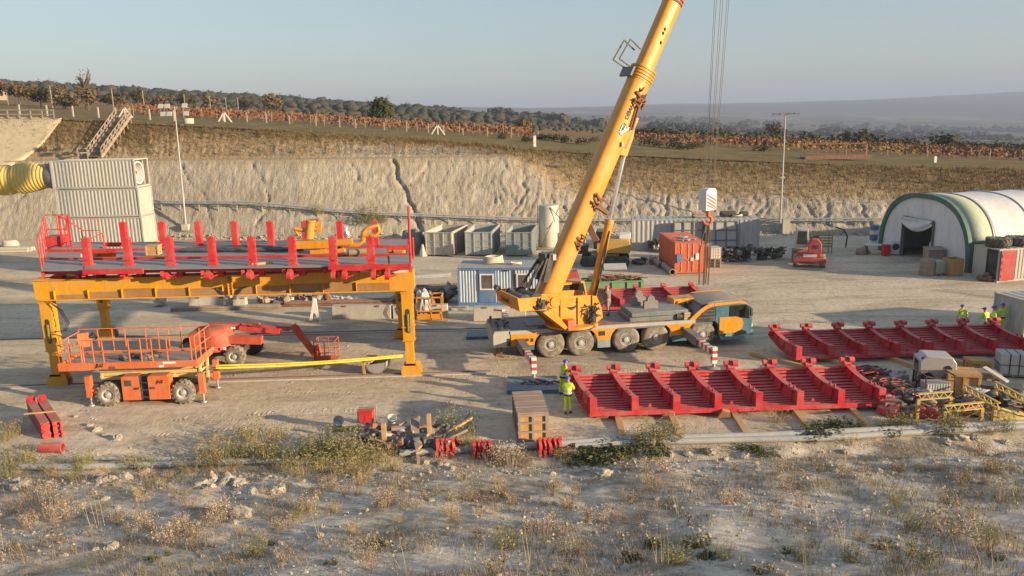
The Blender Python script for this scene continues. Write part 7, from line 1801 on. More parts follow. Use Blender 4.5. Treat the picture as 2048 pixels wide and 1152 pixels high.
# ------------------------------------------------------------------ right hand goods near the second segment
p = gp(1880, 778); wc = lthing('machine_cab', 'grey machine cab wrapped in torn plastic between the crates and the red segment', 'cab', (p.x - .1, p.y + .5, 0), R(-12))
mb = MB()
for x in (-.85, .85):
    for y in (-.6, .6): mb.bar((x, y, 0), (x * .92, y * .95, 1.75), .09, .09)
for y in (-.6, .6): mb.bar((-.8, y * .95, 1.75), (.8, y * .95, 1.75), .09, .09); mb.bar((-.85, y, .1), (.85, y, .1), .09, .12)
mb.build('frame', M_DARK, wc)
mb = MB(); mb.prism([(-.9, .75), (-.4, .95), (.1, .5), (.5, 1.0), (.95, .8), (.93, 1.5), (.7, 1.82), (-.6, 1.85), (-.92, 1.6)], (0, -.68, 0), (1, 0, 0), (0, 0, 1), (0, 1.36, 0)); mb.build('plastic_cover', M_WRAP, wc, bev=.05); MB().bx(-.78, .78, -.5, .5, .15, 1.0).build('machine_block', M_DARK, wc)
MB().bx(-.92, -.9, -.4, .35, .85, 1.5).build('opening', M_GLASS, wc); mb = MB(); mb.prism([(.3, .2), (.72, .25), (.7, 1.25), (.5, 1.4), (.32, 1.3)], (0, -.7, 0), (1, 0, 0), (0, 0, 1), (0, .01, 0)); mb.build('opening', M_GLASS, wc)
p = gp(1882, 800); wc.scale = (.86, .86, .86); bf = thing('black_rack', 'black open steel rack in front of the wrapped machine cab', 'rack', p); mb = MB()
for x in (-.75, .55):
    for y in (0, .8): mb.bar(p + V(x, y, 0), p + V(x, y, 1.15), .05, .05)
for z in (.35, 1.12):
    for y in (0, .8): mb.bar(p + V(-.75, y, z), p + V(.55, y, z - (.25 if z > 1 and y == 0 else 0)), .05, .05)
    for x in (-.75, .55): mb.bar(p + V(x, 0, z), p + V(x, .8, z), .05, .05)
mb.build('frame', M_BLACK, bf); mb = MB()
for k in range(9): mb.bx(p.x - .65 + k * .12, p.x - .57 + k * .12, p.y + .02, p.y + .7, .38, .75)
mb.build('radiator', M_CGREY, bf)
def crate(label, px, py, w, d, h, rz=0, mat=None, z0=0.0, group=None, lid=True):
    p = gp(px, py); c = lthing('wooden_crate', label, 'crate', (p.x, p.y + d / 2, z0), rz, group); m = mat or M_PLY
    mb = MB(); mb.bx(-w / 2 + .03, w / 2 - .03, -d / 2 + .03, d / 2 - .03, .1, h - .03); mb.build('boards', m, c)
    mb = MB()
    for s in (-1, 1):
        for f in (-1, 0, 1):
            x = f * (w / 2 - .05); mb.bx(x - .05, x + .05, s * d / 2 - .04, s * d / 2 + .04, .0, h)
            y = f * (d / 2 - .05); mb.bx(s * w / 2 - .038, s * w / 2 + .038, y - .05, y + .05, .0, h - .002)
        for z in (.08, h - .06):
            mb.bx(-w / 2 - .02, w / 2 + .02, s * d / 2 - .05, s * d / 2 + .045, z - .05, z + .05); mb.bx(s * w / 2 - .045, s * w / 2 + .05, -d / 2, d / 2, z - .052, z + .052)
        if h > 1.1 and mat is None:
            for z in (h * .36, h * .68): mb.bx(-w / 2 - .02, w / 2 + .02, s * d / 2 - .045, s * d / 2 + .04, z - .04, z + .04)
    mb.build('batten', M_LID if h > 1.1 and mat is None else m, c)
    if lid:
        mb = MB(); n = max(3, int(d / .22))
        for k in range(n): y = -d / 2 + d * k / n; mb.bx(-w / 2 - .02 - .03 * (k % 2), w / 2 + .02, y + .012, y + d / n - .02, h - .01, h + .02 + .02 * (k % 3 == 0))
        mb.build('lid', M_LID if mat is None and h > 1 else m, c)
    return c
crate('large pale wooden crate right of the wrapped machine cab', 1932, 790, 1.35, 1.15, .98, R(-14)); crate('wooden crate behind, between the wrapped cab and the white block stack', 1963, 752, 1.0, .85, .72, R(-10)); crate('low grey brown wooden crate under the long plank at right', 1978, 776, 1.2, 1.0, .62, R(-12), M_WOODV)
p = gp(2034, 758); o = lthing('block_pallet', 'strapped stack of pale blocks on a pallet at the right frame edge', 'blocks', (p.x, p.y + .6, 0), R(-16)); mb = MB(); pallet(mb, (0, 0, 0), 1.3, 1.1); mb.build('pallet', M_WOODV, o); MB().bx(-.58, .58, -.5, .5, .16, 1.18).build('block_stack', M_CGREY, o, bev=.02); mb = MB(); mb.bx(-.2, -.15, -.515, .515, .16, 1.195); mb.bx(.2, .25, -.515, .515, .16, 1.195); mb.bx(-.595, .595, -.51, .51, .62, .66); mb.build('strap', M_DARK, o)
timber('long grey plank leaning across the low crate at right', gp(1968, 735, .9), gp(2014, 764, .5), .3, .1, None, M_CGREY, 'plank')
p = gp(2012, 798); o = lthing('black_case', 'black equipment case with small white labels at the right edge', 'case', (p.x, p.y + .4, 0), R(-22)); MB().bx(-.85, .85, -.4, .4, .05, .55).build('shell', M_DARK, o, bev=.03); mb = MB(); mb.bx(.15, .27, -.415, -.4, .3, .42); mb.bx(.42, .54, -.415, -.4, .26, .38); mb.build('label_plate', M_TEXTW, o)
mb = MB(); p = gp(1967, 795)
for k in range(5): mb.rock(p + V(rnd.uniform(-.45, .45), rnd.uniform(-.1, .4), .2), (.42, .3, .26), k + 20, 2)
tag(mb.build('plastic_sheet', paint('clear_plastic', (.6, .6, .6), .2, .05, spec=.8), ang=15), 'crumpled transparent plastic sheet among the yellow trusses', 'plastic sheet')
mb = MB(); p = gp(1793, 766); mb.rock(p + V(0, .3, .22), (.75, .5, .5), 33, 3); tag(mb.build('wrapped_bundle', M_WRAP, ang=18), 'clear plastic wrapped bundle beside the black and red hoses', 'bundle')
def hosepile(label, px, py, w, mats, seed, n=15):
    r = random.Random(seed); p = gp(px, py); o = thing('hose_pile', label, 'hoses', p); mb = MB(); pallet(mb, tuple(p + V(0, .2, 0)), w * 1.3, .9); mb.build('pallet', M_PLY, o)
    for m in mats:
        mb = MB()
        for k in range(n):
            c = p + V(r.uniform(-w, w) * .4, r.uniform(-.1, .6), .2); a0 = r.uniform(0, 6); rr = r.uniform(.2, .5); tl = r.uniform(-.5, .5)
            mb.tube([c + V(rr * math.cos(a0 + i * .5) * 1.3, rr * .7 * math.sin(a0 + i * .5), .1 + .3 * abs(math.sin(i * .4 + a0)) + tl * .1 * math.cos(i * .5)) for i in range(r.randint(6, 12))], .028, 5)
        mb.build('hose', m, o)
    return o
hosepile('pallet of tangled black and red hydraulic hoses left of the plastic bundle', 1737, 765, 1.4, (M_BLACK, M_BLACK, M_RED2), 5); hosepile('pallet of black hoses in front of the plastic bundle', 1792, 792, 1.2, (M_BLACK, M_BLACK, M_REDD), 6)
# yellow truss trestles
def trestle(label, pa, pb, h, legs, seed=0, y2=1.0):
    a, b = gp(*pa), gp(*pb); a = V(a.x, a.y, 0); b = V(b.x, b.y, 0); o = thing('truss_trestle', label, 'trestle', (a + b) / 2, 0, 'yellow truss trestles'); d = b - a; L = d.length; u = d.normalized(); Y = paint('faded_yellow', (.50, .36, .08), .6, .35)
    mb = MB(); mb.bar(a + V(0, 0, h), b + V(0, 0, h), .12, .05); mb.bar(a + V(0, 0, h - .26), b + V(0, 0, h - .26), .12, .05); n = int(L / .2)
    for k in range(n):
        p, q = a + u * (L * k / n), a + u * (L * (k + 1) / n); mb.bar(p + V(0, 0, h - (.26 if k % 2 else 0)), q + V(0, 0, h - (0 if k % 2 else .26)), .05, .035)
    mb.build('truss_beam', Y, o)
    for f in legs:
        p = a + u * L * f; MB().bar(p + V(0, 0, -.4), p + V(0, 0, h - .26), .13, .13).build('leg', Y, o)
    mb = MB(); mb.bar(a + V(0, 0, .35), b + V(0, 0, .35), .04, .04); mb.bar(a + V(0, 0, .05), b + V(0, 0, h - .3), .035, .035); mb.bar(b + V(0, 0, .05), a + V(0, 0, h - .3), .035, .035); mb.build('brace', M_RUST, o)
    return o
trestle('left yellow truss trestle with two legs beside the end of the nearest segment', (1831, 838), (1900, 832), 1.12, (.03, .97)); trestle('lower middle yellow truss trestle standing nearest the long pipe', (1884, 860), (1962, 852), 1.05, (.02, .98))
a, b = gp(1925, 800), gp(1994, 848); trestle('yellow truss beam slanting down to the right, left one of two', (1925, 812), (1994, 852), 1.0, (.03, .9)); trestle('yellow truss beam slanting down at the right frame edge', (1986, 806), (2056, 846), 1.0, (.05, .95))
mb = MB(); p = gp(2014, 840)
for k in range(7): mb.tube([p + V(-.8 + .05 * k, .1 * k - .3, .12), p + V(-.2, .1 * k - .25, .2 + .03 * k), p + V(.5, .1 * k - .3, .14), p + V(1.3, .1 * k - .2, .12)], .10, 8)
tag(mb.build('yellow_hose', M_DUCT), 'bright yellow layflat hoses lying under the right truss beam', 'hoses')
junk('rusty frames and bars lying under the yellow trusses', 'scrap_bundle', 'scrap', gp(1850, 825), 4.2, 1.2, .4, (M_RUST, M_WOODV, M_RED2), 45, 21)
junk('mixed rusty metal scrap lying at the right end of the wood heap', 'scrap_heap', 'scrap', og(842, 892), 2.6, .8, .4, (M_RUST, M_DARK, M_GREYD), 48, 31)
junk('scrap metal and torn plastic left of the wood heap', 'scrap_heap', 'scrap', og(775, 880), 1.6, .8, .4, (M_DARK, M_WRAP, M_RUST), 45, 32)
junk('rusty steel scrap on the ground behind the right gantry leg', 'scrap_heap', 'scrap', gp(850, 606), 3.5, 1.2, .9, (M_RUST, M_GREYD, M_DARK), 75, 33)
junk('loose bars and plastic scrap behind the white trestle', 'scrap_heap', 'scrap', gp(590, 606), 5.0, 1.0, .5, (M_RUST, M_WOODV, M_WRAP), 60, 34)
junk('small dark machine parts between the hoses and the yellow trusses', 'scrap_heap', 'scrap', gp(1800, 806), 3.0, .8, .4, (M_DARK, M_RED2, M_STEEL), 60, 35)
junk('dark crates and scrap under the slanting yellow truss beams', 'scrap_bundle', 'scrap', gp(1985, 822), 3.0, 1.2, .6, (M_DARK, M_WOODV), 26, 22)
# outrigger plates
a, b = gp(1015, 787), gp(1118, 790); mb = MB(); c = (a + b) / 2; mb.box((c.x, c.y + 1.05, .11), ((b - a).length, 2.1, .2), R(-1)); mb.box((c.x + .2, c.y + 1.2, .23), (.9, .9, .05)); tag(mb.build('outrigger_plate', M_BLUEP), 'large dark blue steel plate under the rear outrigger', 'plate')
mb = MB(); 
for k in range(4): q = V(c.x + rnd.uniform(-.8, .8), c.y + rnd.uniform(.3, 1.2), .23); mb.tube([q, q + V(.4, .2, .12), q + V(.8, -.1, .05)], .035, 6)
tag(mb.build('lifting_chain', M_BLACK), 'black chains lying on the blue steel plate', 'chain')
mb = MB(); mb.box((FP.x, FP.y, .06), (1.5, 1.1, .1), R(10)); tag(mb.build('outrigger_plate', M_GREYD), 'dark steel pad under the front outrigger by the red segment', 'plate')
mb = MB(); p = gp(1010, 678); mb.box((p.x - 1.0, p.y + .6, .1), (2.6, 1.2, .18)); tag(mb.build('outrigger_plate', M_BLUEP), 'flat dark plate on the ground left of the crane tail', 'plate')
# big crate, red clamps, wood heap
a, b = gp(1033, 880), gp(1090, 886); w = (b - a).length; big = crate('tall yellow wooden crate with brown slatted lid standing beside two workers', 1062, 884, w, 2.7, 1.22, R(4))
def clampset(label, px, py, n, rz):
    p = og(px, py); o = lthing('clamp_set', label, 'clamps', p, rz, 'red ring clamps by the front pipe')
    for k in range(n):
        mb = MB(); y = k * .24; mb.lathe((k * .2, .04 * (k % 2), .34), (1, .15 + .2 * (k % 2), .1 * (k % 3)), [(0, .25), (.12, .25), (.12, .15), (0, .15)], 16); mb.box((k * .2 + .06, -.1, .1), (.12, .4, .22)); mb.lathe((k * .2 + .02, 0, .6), (1, 0, 0), [(0, .08), (.14, .08)], 10); mb.build('clamp', M_RED2, o)
    return o
clampset('row of red ring clamps beside the timber heap', 872, 912, 4, R(3)); clampset('row of red ring clamps in the middle, half behind the pipe', 946, 912, 4, R(-4)); clampset('row of red ring clamps at the foot of the tall crate', 1076, 908, 5, R(5))
r = random.Random(12)
for i in range(26):
    p = og(r.uniform(765, 905), r.uniform(862, 905)); a = r.uniform(-.7, .7) + (1.3 if r.random() < .45 else 0); L_ = r.uniform(1.0, 2.3); d = V(math.cos(a), math.sin(a), r.uniform(-.05, .35)) * L_ / 2; c = p + V(0, 0, r.uniform(.15, .65))
    timber('weathered timber lying loose in the wood heap', c - d, c + d, r.uniform(.09, .22), r.uniform(.05, .14), 'timbers in the wood heap', r.choice((M_WOODV, M_WOODV, M_LID, M_WOOD)))
p = og(860, 888); timber('upright timber post standing in the wood heap', p, p + V(0, 0, 1.25), .16, .16, None, M_WOOD)
p = og(770, 898); timber('short upright timber post at the left end of the wood heap', p, p + V(0, 0, 1.05), .18, .16, None, M_WOOD)
p = og(835, 905); timber('wide grey board leaning at the front of the wood heap', p + V(-.1, -.2, 0), p + V(-.15, 1.0, 1.05), .34, .08, None, M_WOODV)
p = og(775, 885); timber('grey beam sloping down towards the front pipe', p + V(0, 0, .45), og(842, 910) + V(0, 0, .1), .14, .12, None, M_WOODV)
# red sign box on wire legs
p = og(735, 868); sg_ = thing('cable_box', 'red electrical box on a thin wire stand left of the wood heap', 'box', p); mb = MB(); mb.box(p + V(0, 0, .78), (.60, .34, .52)); mb.build('box', M_RED2, sg_, bev=.02); mb = MB(); mb.box(p + V(0, 0, 1.06), (.68, .42, .05)); mb.bx(p.x - .02, p.x + .02, p.y - .185, p.y - .172, p.z + .66, p.z + .8); mb.build('cover', M_REDD, sg_); mb = MB()
for x in (-.36, .42): mb.tube([p + V(x, 0, -.3), p + V(x, 0, 1.25)], .022, 6)
for s in (-1, 1): mb.tube([p + V(.12 * s, 0, .5), p + V(.3 * s, -.15, .15), p + V(.1 * s, -.2, -.05)], .022, 6)
mb.tube([p + V(-.36, 0, 1.1), p + V(.42, 0, 1.12)], .02, 6); mb.build('stand', M_STEEL, sg_)
def bucket(label, px, py, r_, tilt):
    p = og(px, py); ax = V(math.sin(tilt) * .6, -math.sin(tilt), math.cos(tilt)); mb = MB(); mb.lathe(p + V(0, 0, .08), ax, [(0, r_ * .8), (.42, r_), (.42, r_ * .93), (.03, r_ * .74)], 18); return tag(mb.build('bucket', M_WHITE), label, 'bucket')
bucket('white bucket tipped towards the camera left of the red box', 674, 854, .24, .7); bucket('white bucket with rope standing at the wood heap', 782, 852, .2, .45)
mb = MB(); p = og(684, 858)
for k in range(12): mb.rock(p + V(r.uniform(-.3, .9), r.uniform(-.3, .2), .05), (.16, .14, .09), k + 3, 1)
tag(mb.build('yellow_strap_heap', paint('dull_yellow', (.42, .36, .07), .8, .2)), 'small heap of yellow webbing in front of the tipped bucket', 'straps')
# red beams at far left
p = og(104, 878); q = og(72, 832)
for i, (o_, h_, lab) in enumerate(((V(-.20, 0, 0), .0, 'lower left red box beam of the stacked pair at far left'), (V(.25, .1, 0), .0, 'lower right red box beam of the stacked pair at far left'), (V(-.20, 0, 0), .36, 'upper left red box beam of the stack at far left'), (V(.25, .1, 0), .36, 'upper right red box beam of the stack at far left'))):
    a, b = p + o_ + V(0, 0, h_ + .18), q + o_ + V(0, .1, h_ + .18); d = (b - a).normalized(); t = thing('steel_beam', lab, 'beam', p + o_, 0, 'red beams stacked at far left'); mb = MB()
    mb.bar(a, b, .34, .34); mb.build('body', M_REDD, t); mb = MB()
    if i in (0, 2): mb.lathe(a - d * .08, d, [(0, .175), (.08, .175)], 18)
    else: mb.bar(a - d * .1, a, .34, .05); mb.bar(a - d * .1 + V(-.15, 0, 0), a + V(-.15, 0, 0), .05, .33); mb.bar(a - d * .1 + V(.15, 0, 0), a + V(.15, 0, 0), .05, .33)
    mb.build('end_flange', M_RED2, t)
    if i > 1: mb = MB(); mb.lathe(b + V(-.1, 0, .2), (1, 0, 0), [(0, .2), (.2, .2)], 14); mb.build('hinge_lug', M_RED2, t)
p = og(70, 838); timber('thin pale lath lying across the red beams at far left', gp(48, 828, .74), gp(112, 822, .74), .1, .05, None, M_WOOD, 'lath')
p, q = og(84, 906), og(127, 906); mb = MB(); mb.lathe(p + V(0, 0, .18), q - p, [(0, .2), ((q - p).length, .2), ((q - p).length, .15), (.1, .15)], 16); tag(mb.build('steel_pipe', M_REDD), 'short dull red pipe lying in front of the red beams', 'pipe')
# long front pipes
def frontpipe(label, pts, r_, nseg=1):
    mb = MB(); P = [og(*a) + V(0, 0, r_) for a in pts]; fine = []
    for a, b in zip(P, P[1:]):
        n = max(2, int((b - a).length / .8)); fine += [a + (b - a) * (i / n) for i in range(n)]
    fine.append(P[-1]); mb.tube(fine, r_, 12); 
    return tag(mb.build('drain_pipe', M_PIPE, ang=60), label, 'pipe')
frontpipe('long grey pipe along the edge of the yard, right of the wood heap', [(800, 914), (930, 908), (1110, 895), (1240, 887), (1330, 884), (1500, 880), (1650, 874), (1780, 868), (1900, 860), (2060, 852)], .14); frontpipe('second grey pipe lying against the first in front of the red segment', [(1150, 902), (1300, 893), (1480, 889), (1640, 883), (1800, 873), (2060, 861)], .13)
frontpipe('grey pipe half hidden in weeds at the lower left', [(40, 942), (140, 940), (340, 936), (520, 930), (700, 932)], .13); frontpipe('thin dark pipe behind the left weeds', [(190, 922), (330, 926), (480, 924)], .09)

# ------------------------------------------------------------------ rocks, rubble and weeds on the near bank
M_ROCK = None
def rock_mat():
    m, nt, bs, N, L = new_mat('chalk_rock'); tc = N('ShaderNodeTexCoord').outputs['Object']; n = tex_noise(nt, tc, 3, 8, .7); oi = N('ShaderNodeObjectInfo')
    c = mixc(nt, ramp(nt, n, [(.35, 0), (.65, 1)]), (.30, .26, .20), (.49, .45, .38)); L(c, bs.inputs['Base Color']); bs.inputs['Roughness'].default_value = .95; L(bump(nt, tex_noise(nt, tc, 9, 6, .7), .7, .05), bs.inputs['Normal']); return m
M_ROCK = rock_mat(); rr = random.Random(4); protos = []
for k in range(5):
    mb = MB(); mb.rock((0, 0, .25), (1, .8, .62), 5 + k * 2, 3); protos.append(mb.build('boulder', M_ROCK, ang=24, origin=(0, 0, 0)))
spots = [(400, 972, .40), (428, 966, .34), (452, 968, .42), (478, 970, .34), (505, 985, .3), (555, 985, .45), (470, 990, .3), (30, 980, .3), (48, 972, .3), (135, 958, .26), (205, 965, .34), (225, 960, .3), (250, 958, .36), (290, 945, .3), (210, 1000, .2), (482, 1032, .42), (258, 1058, .28), (270, 1065, .22), (280, 1085, .18), (330, 1085, .3), (222, 1098, .26), (862, 1005, .22), (812, 985, .15), (850, 928, .24), (880, 932, .22), (790, 938, .22), (905, 938, .2), (1190, 945, .3), (1205, 950, .34), (1375, 912, .3), (1340, 912, .26), (1420, 908, .3), (1485, 915, .34), (1450, 922, .22), (1690, 905, .24), (1920, 880, .36), (1950, 878, .26), (1890, 884, .3), (2010, 888, .2), (195, 862, .3), (180, 852, .25), (235, 878, .3), (210, 872, .22), (150, 835, .2), (1710, 958, .16), (1855, 955, .16), (640, 1075, .16), (560, 1090, .14), (760, 1010, .15)]
for i, (px, py, s) in enumerate(spots):
    b = protos[i % 5] if i < 5 else protos[i % 5].copy()
    if i >= 5: col.objects.link(b)
    p = og(px, py); b.location = p - V(0, 0, s * .15); b.scale = (s * rr.uniform(.8, 1.2),) * 2 + (s * rr.uniform(.7, 1.0),); b.rotation_euler = (rr.uniform(-.3, .3), rr.uniform(-.3, .3), rr.uniform(0, 6)); tag(b, 'pale angular chalk boulder lying on the rough near bank', 'boulder', 'chalk boulders on the near bank')
mb = MB(); r2 = random.Random(8); bm0 = bmesh.new(); bmesh.ops.create_icosphere(bm0, subdivisions=1, radius=1); bv = [v.co.copy() for v in bm0.verts]; bf_ = [[v.index for v in f.verts] for f in bm0.faces]; bm0.free()
def pebble(p, s):
    k = len(mb.v); sx, sy, sz = s * r2.uniform(.7, 1.3), s * r2.uniform(.6, 1.1), s * r2.uniform(.4, .8); a = r2.uniform(0, 6); ca, sa = math.cos(a), math.sin(a)
    for v in bv: j = r2.uniform(.7, 1.2); x, y, z = v.x * sx * j, v.y * sy * j, v.z * sz * j; mb.v.append((p.x + x * ca - y * sa, p.y + x * sa + y * ca, p.z + z))
    for f in bf_: mb.f.append([i + k for i in f]); mb.m.append(0)
n = 0
while n < 7500:
    x, y = r2.uniform(-24, 24), r2.uniform(14.5, 30.5) if r2.random() < .85 else r2.uniform(30, 52)
    if abs(x) > y * .72 + 3: continue
    dn = fbm(x * .25, y * .35, 20.0, 3)
    if r2.random() > .35 + dn * 1.6 + (0.5 if 24.5 < y < 28 else 0) - (.22 if y > 30 else 0): continue
    pebble(V(x, y, zground(x, y) + .005), min(.2 if y < 31 else .07, .014 + r2.expovariate(1 / .022) * (1.5 if 24.5 < y < 28 else 1))); n += 1
n = 0
while n < 1300:
    px = r2.uniform(290, 2000); ty = lerp_tab(px, *TOE); x = (px - 1024) / FPX * (ty * _cp + CAMH * _sp) + r2.uniform(-.5, .5); y = ty - abs(r2.gauss(0, .7)) + .3
    pebble(V(x, y, max(0, (y - ty + .2) * .8) + .02), min(.32, .04 + r2.expovariate(1 / .06))); n += 1
struct(mb.build('rubble', M_ROCK, flat=True, origin=(0, 0, 0)), 'stuff')['label'] = 'loose chalk rubble and pebbles over the near bank'

M_DRY = leafy('dry_reddish_grass', (.36, .27, .185), (.44, .345, .24), (.52, .42, .30), 3.0)
M_STRAW = leafy('straw_grass', (.42, .32, .17), (.34, .255, .12), (.50, .41, .26), 3.0)
M_WEED = leafy('green_weed', (.20, .195, .075), (.28, .255, .10), (.36, .32, .17), 2.5)
M_OLIVE = leafy('olive_weed', (.30, .25, .11), (.38, .31, .15), (.24, .22, .10), 2.5)
M_DKGRN = leafy('dark_green_weed', (.085, .10, .04), (.14, .145, .06), None, 2.5)
M_DEAD = leafy('dead_stalk', (.12, .085, .06), (.21, .155, .105), (.3, .23, .16), 3.0)
def blade(mb, p, d, L, w, bend, seg=3):
    s, u = frame_of(V(d.x + .01, d.y, 0.02)); pts = []
    for i in range(seg + 1):
        f = i / seg; q = p + d * (L * f) + V(d.x, d.y, -.6 * abs(bend)) * (bend * f * f * L); pts.append((q, w * (1 - f * .85)))
    vs = []
    for q, ww in pts: vs += [q - s * ww / 2, q + s * ww / 2]
    mb.add(vs, [(2 * i, 2 * i + 1, 2 * i + 3, 2 * i + 2) for i in range(seg)])
def clump(seed, n, h, spread, w, mat, name, heads=0.0, leaves=0, lq=.05):
    r = random.Random(seed); mb = MB()
    for i in range(n):
        a = r.uniform(0, 6.28); q = r.uniform(0, 1) ** .6 * spread; p = V(q * math.cos(a), q * math.sin(a), -.03); d = V(math.cos(a) * r.uniform(0, .55), math.sin(a) * r.uniform(0, .55), 1).normalized(); L = h * r.uniform(.45, 1.1)
        blade(mb, p, d, L, w, r.uniform(0, .5))
        if r.random() < heads:
            t = p + d * L * .92
            for k in range(5): s, u = frame_of(V(r.uniform(-1, 1), r.uniform(-1, 1), r.uniform(-1, 1)).normalized()); c = t + V(r.uniform(-.05, .05), r.uniform(-.05, .05), r.uniform(-.12, .06)); e = w * r.uniform(1.4, 2.6); mb.add([c + s * e, c + u * e, c - s * e, c - u * e], [(0, 1, 2, 3)])
        for k in range(leaves):
            f = r.uniform(.15, 1); c = p + d * L * f + V(r.uniform(-.06, .06), r.uniform(-.06, .06), 0); s, u = frame_of(V(r.uniform(-1, 1), r.uniform(-1, 1), r.uniform(-.2, 1)).normalized()); e = lq * r.uniform(.5, 1.2); mb.add([c - s * e, c + u * e * .45, c + s * e, c - u * e * .45], [(0, 1, 2, 3)])
    return mb.build(name, mat, flat=True, origin=(0, 0, 0))
KINDS = {
 'dry': ([clump(1 + k, 80, .66, .30, .011, M_DRY, 'dry_weed', .7) for k in range(3)], 'reddish dry weed clump on the stony near bank', 'weed', 'reddish dry weeds'),
 'straw': ([clump(11 + k, 80, .60, .24, .011, M_STRAW, 'straw_grass', .3) for k in range(3)], 'straw coloured dry grass tuft on the stony near bank', 'grass tuft', 'straw coloured tufts'),
 'olive': ([clump(21 + k, 120, 1.0, .5, .013, M_OLIVE, 'olive_weed', .5, 3, .035) for k in range(3)], 'tall olive brown weed growing along the edge of the yard', 'weed', 'olive weeds along the yard edge'),
 'green': ([clump(31 + k, 90, 1.1, .48, .012, M_WEED, 'green_weed', .2, 11, .042) for k in range(3)], 'tall green leafy weed growing along the edge of the yard', 'weed', 'green weeds along the yard edge'),
 'dark': ([clump(41 + k, 60, .34, .5, .012, M_DKGRN, 'low_weed', 0, 11, .05) for k in range(2)], 'low dark green weed patch by the front pipe', 'weed', 'dark green weed patches'),
 'dead': ([clump(51 + k, 16, .55, .16, .014, M_DEAD, 'dead_stalk', .6, 2, .03) for k in range(3)], 'dark dead stalks standing on the bare near bank', 'dead weed', 'dead stalks on the near bank'),
 'long': ([clump(61 + k, 7, 1.05, .25, .013, M_STRAW, 'long_stem', .5) for k in range(3)], 'few long pale grass stems rising from the near bank', 'grass stem', 'long pale stems'),
}
cnt = {k: 0 for k in KINDS}; rv = random.Random(77)
def plant(kind, px, py, s=1.0, p=None, lab2=None, grp2=None):
    pr, lab, cat, grp = KINDS[kind]; lab = lab2 or lab; grp = grp2 or grp; i = cnt[kind]; cnt[kind] += 1
    o = pr[i % len(pr)]
    if i >= len(pr): o = o.copy(); col.objects.link(o)
    p = p or og(px, py); o.location = p; sc = s * rv.uniform(.75, 1.25); o.scale = (sc * rv.uniform(.85, 1.2), sc * rv.uniform(.85, 1.2), sc); o.rotation_euler = (rv.uniform(-.1, .1), rv.uniform(-.1, .1), rv.uniform(0, 6.28)); tag(o, lab, cat, grp); return o
# green and olive belt along the yard edge
for px, py, k, s in ((30, 935, 'olive', 1.0), (60, 930, 'green', .8), (100, 945, 'olive', .9), (20, 955, 'green', .9), (165, 940, 'green', 1.0), (175, 930, 'olive', .8), (150, 960, 'green', .6), (260, 935, 'olive', .7), (290, 938, 'green', .6), (375, 945, 'olive', .9), (420, 935, 'olive', 1.1), (440, 925, 'olive', 1.2), (465, 935, 'olive', 1.1), (480, 920, 'green', .9), (510, 925, 'olive', 1.2), (530, 910, 'olive', 1.2), (545, 925, 'green', 1.0), (560, 935, 'olive', 1.0), (590, 930, 'green', 1.0), (615, 920, 'green', 1.15), (635, 930, 'green', 1.1), (655, 905, 'green', 1.25), (670, 925, 'green', 1.0), (690, 915, 'green', 1.2), (705, 930, 'olive', 1.1), (725, 920, 'olive', 1.1), (745, 935, 'olive', 1.1), (765, 925, 'olive', 1.0), (640, 945, 'olive', 1.0), (680, 950, 'olive', 1.0), (720, 950, 'olive', .9), (600, 950, 'olive', .9), (785, 940, 'olive', .7), (945, 910, 'olive', .7), (920, 870, 'green', 1.1), (930, 895, 'olive', .8), (1000, 925, 'dry', 1.3), (1020, 930, 'dry', 1.3), (985, 930, 'dry', 1.1), (885, 925, 'dry', .9), (1120, 915, 'green', .6), (1160, 925, 'dark', 1.3), (1195, 920, 'dark', 1.4), (1210, 912, 'dark', 1.2), (1240, 905, 'dark', 1.0), (1280, 895, 'green', .9), (1300, 890, 'green', 1.15), (1320, 893, 'green', 1.1), (1345, 885, 'green', .9), (1262, 890, 'olive', .6), (1620, 880, 'dark', .9), (1655, 862, 'dark', 1.2), (1690, 858, 'dark', 1.1), (1640, 872, 'dark', 1.2), (1590, 870, 'dark', .7), (1720, 860, 'olive', .6), (1760, 862, 'green', .75), (1790, 860, 'green', .9), (1805, 852, 'olive', .8), (1830, 862, 'green', .8), (1780, 868, 'dark', .9), (1893, 868, 'green', 1.2), (1900, 862, 'green', .9), (1975, 868, 'olive', .8), (2010, 862, 'green', .7), (1555, 845, 'olive', .7), (1300, 905, 'dark', 1.2), (1500, 905, 'dark', .9), (1530, 908, 'dark', .8), (1250, 915, 'dark', .9), (1130, 925, 'olive', .7), (1050, 925, 'olive', .6), (1410, 905, 'dark', .7), (1700, 890, 'straw', .8), (1960, 905, 'straw', .9), (30, 870, 'olive', .7), (10, 880, 'olive', .9), (500, 880, 'olive', .9), (555, 880, 'olive', .8), (745, 440, 'green', .1)):
    if py > 500: plant(k, px, py, s * (.82 if k in ('green', 'olive') else 1))
for px, py, s in ((742, 446, 1.6), (640, 428, 1.0), (770, 445, .9)): p = on_bank(px, py, .1); plant('green', 0, 0, s, p, 'green bush growing on the pale cut bank by the thin pipeline', 'bushes on the cut bank')
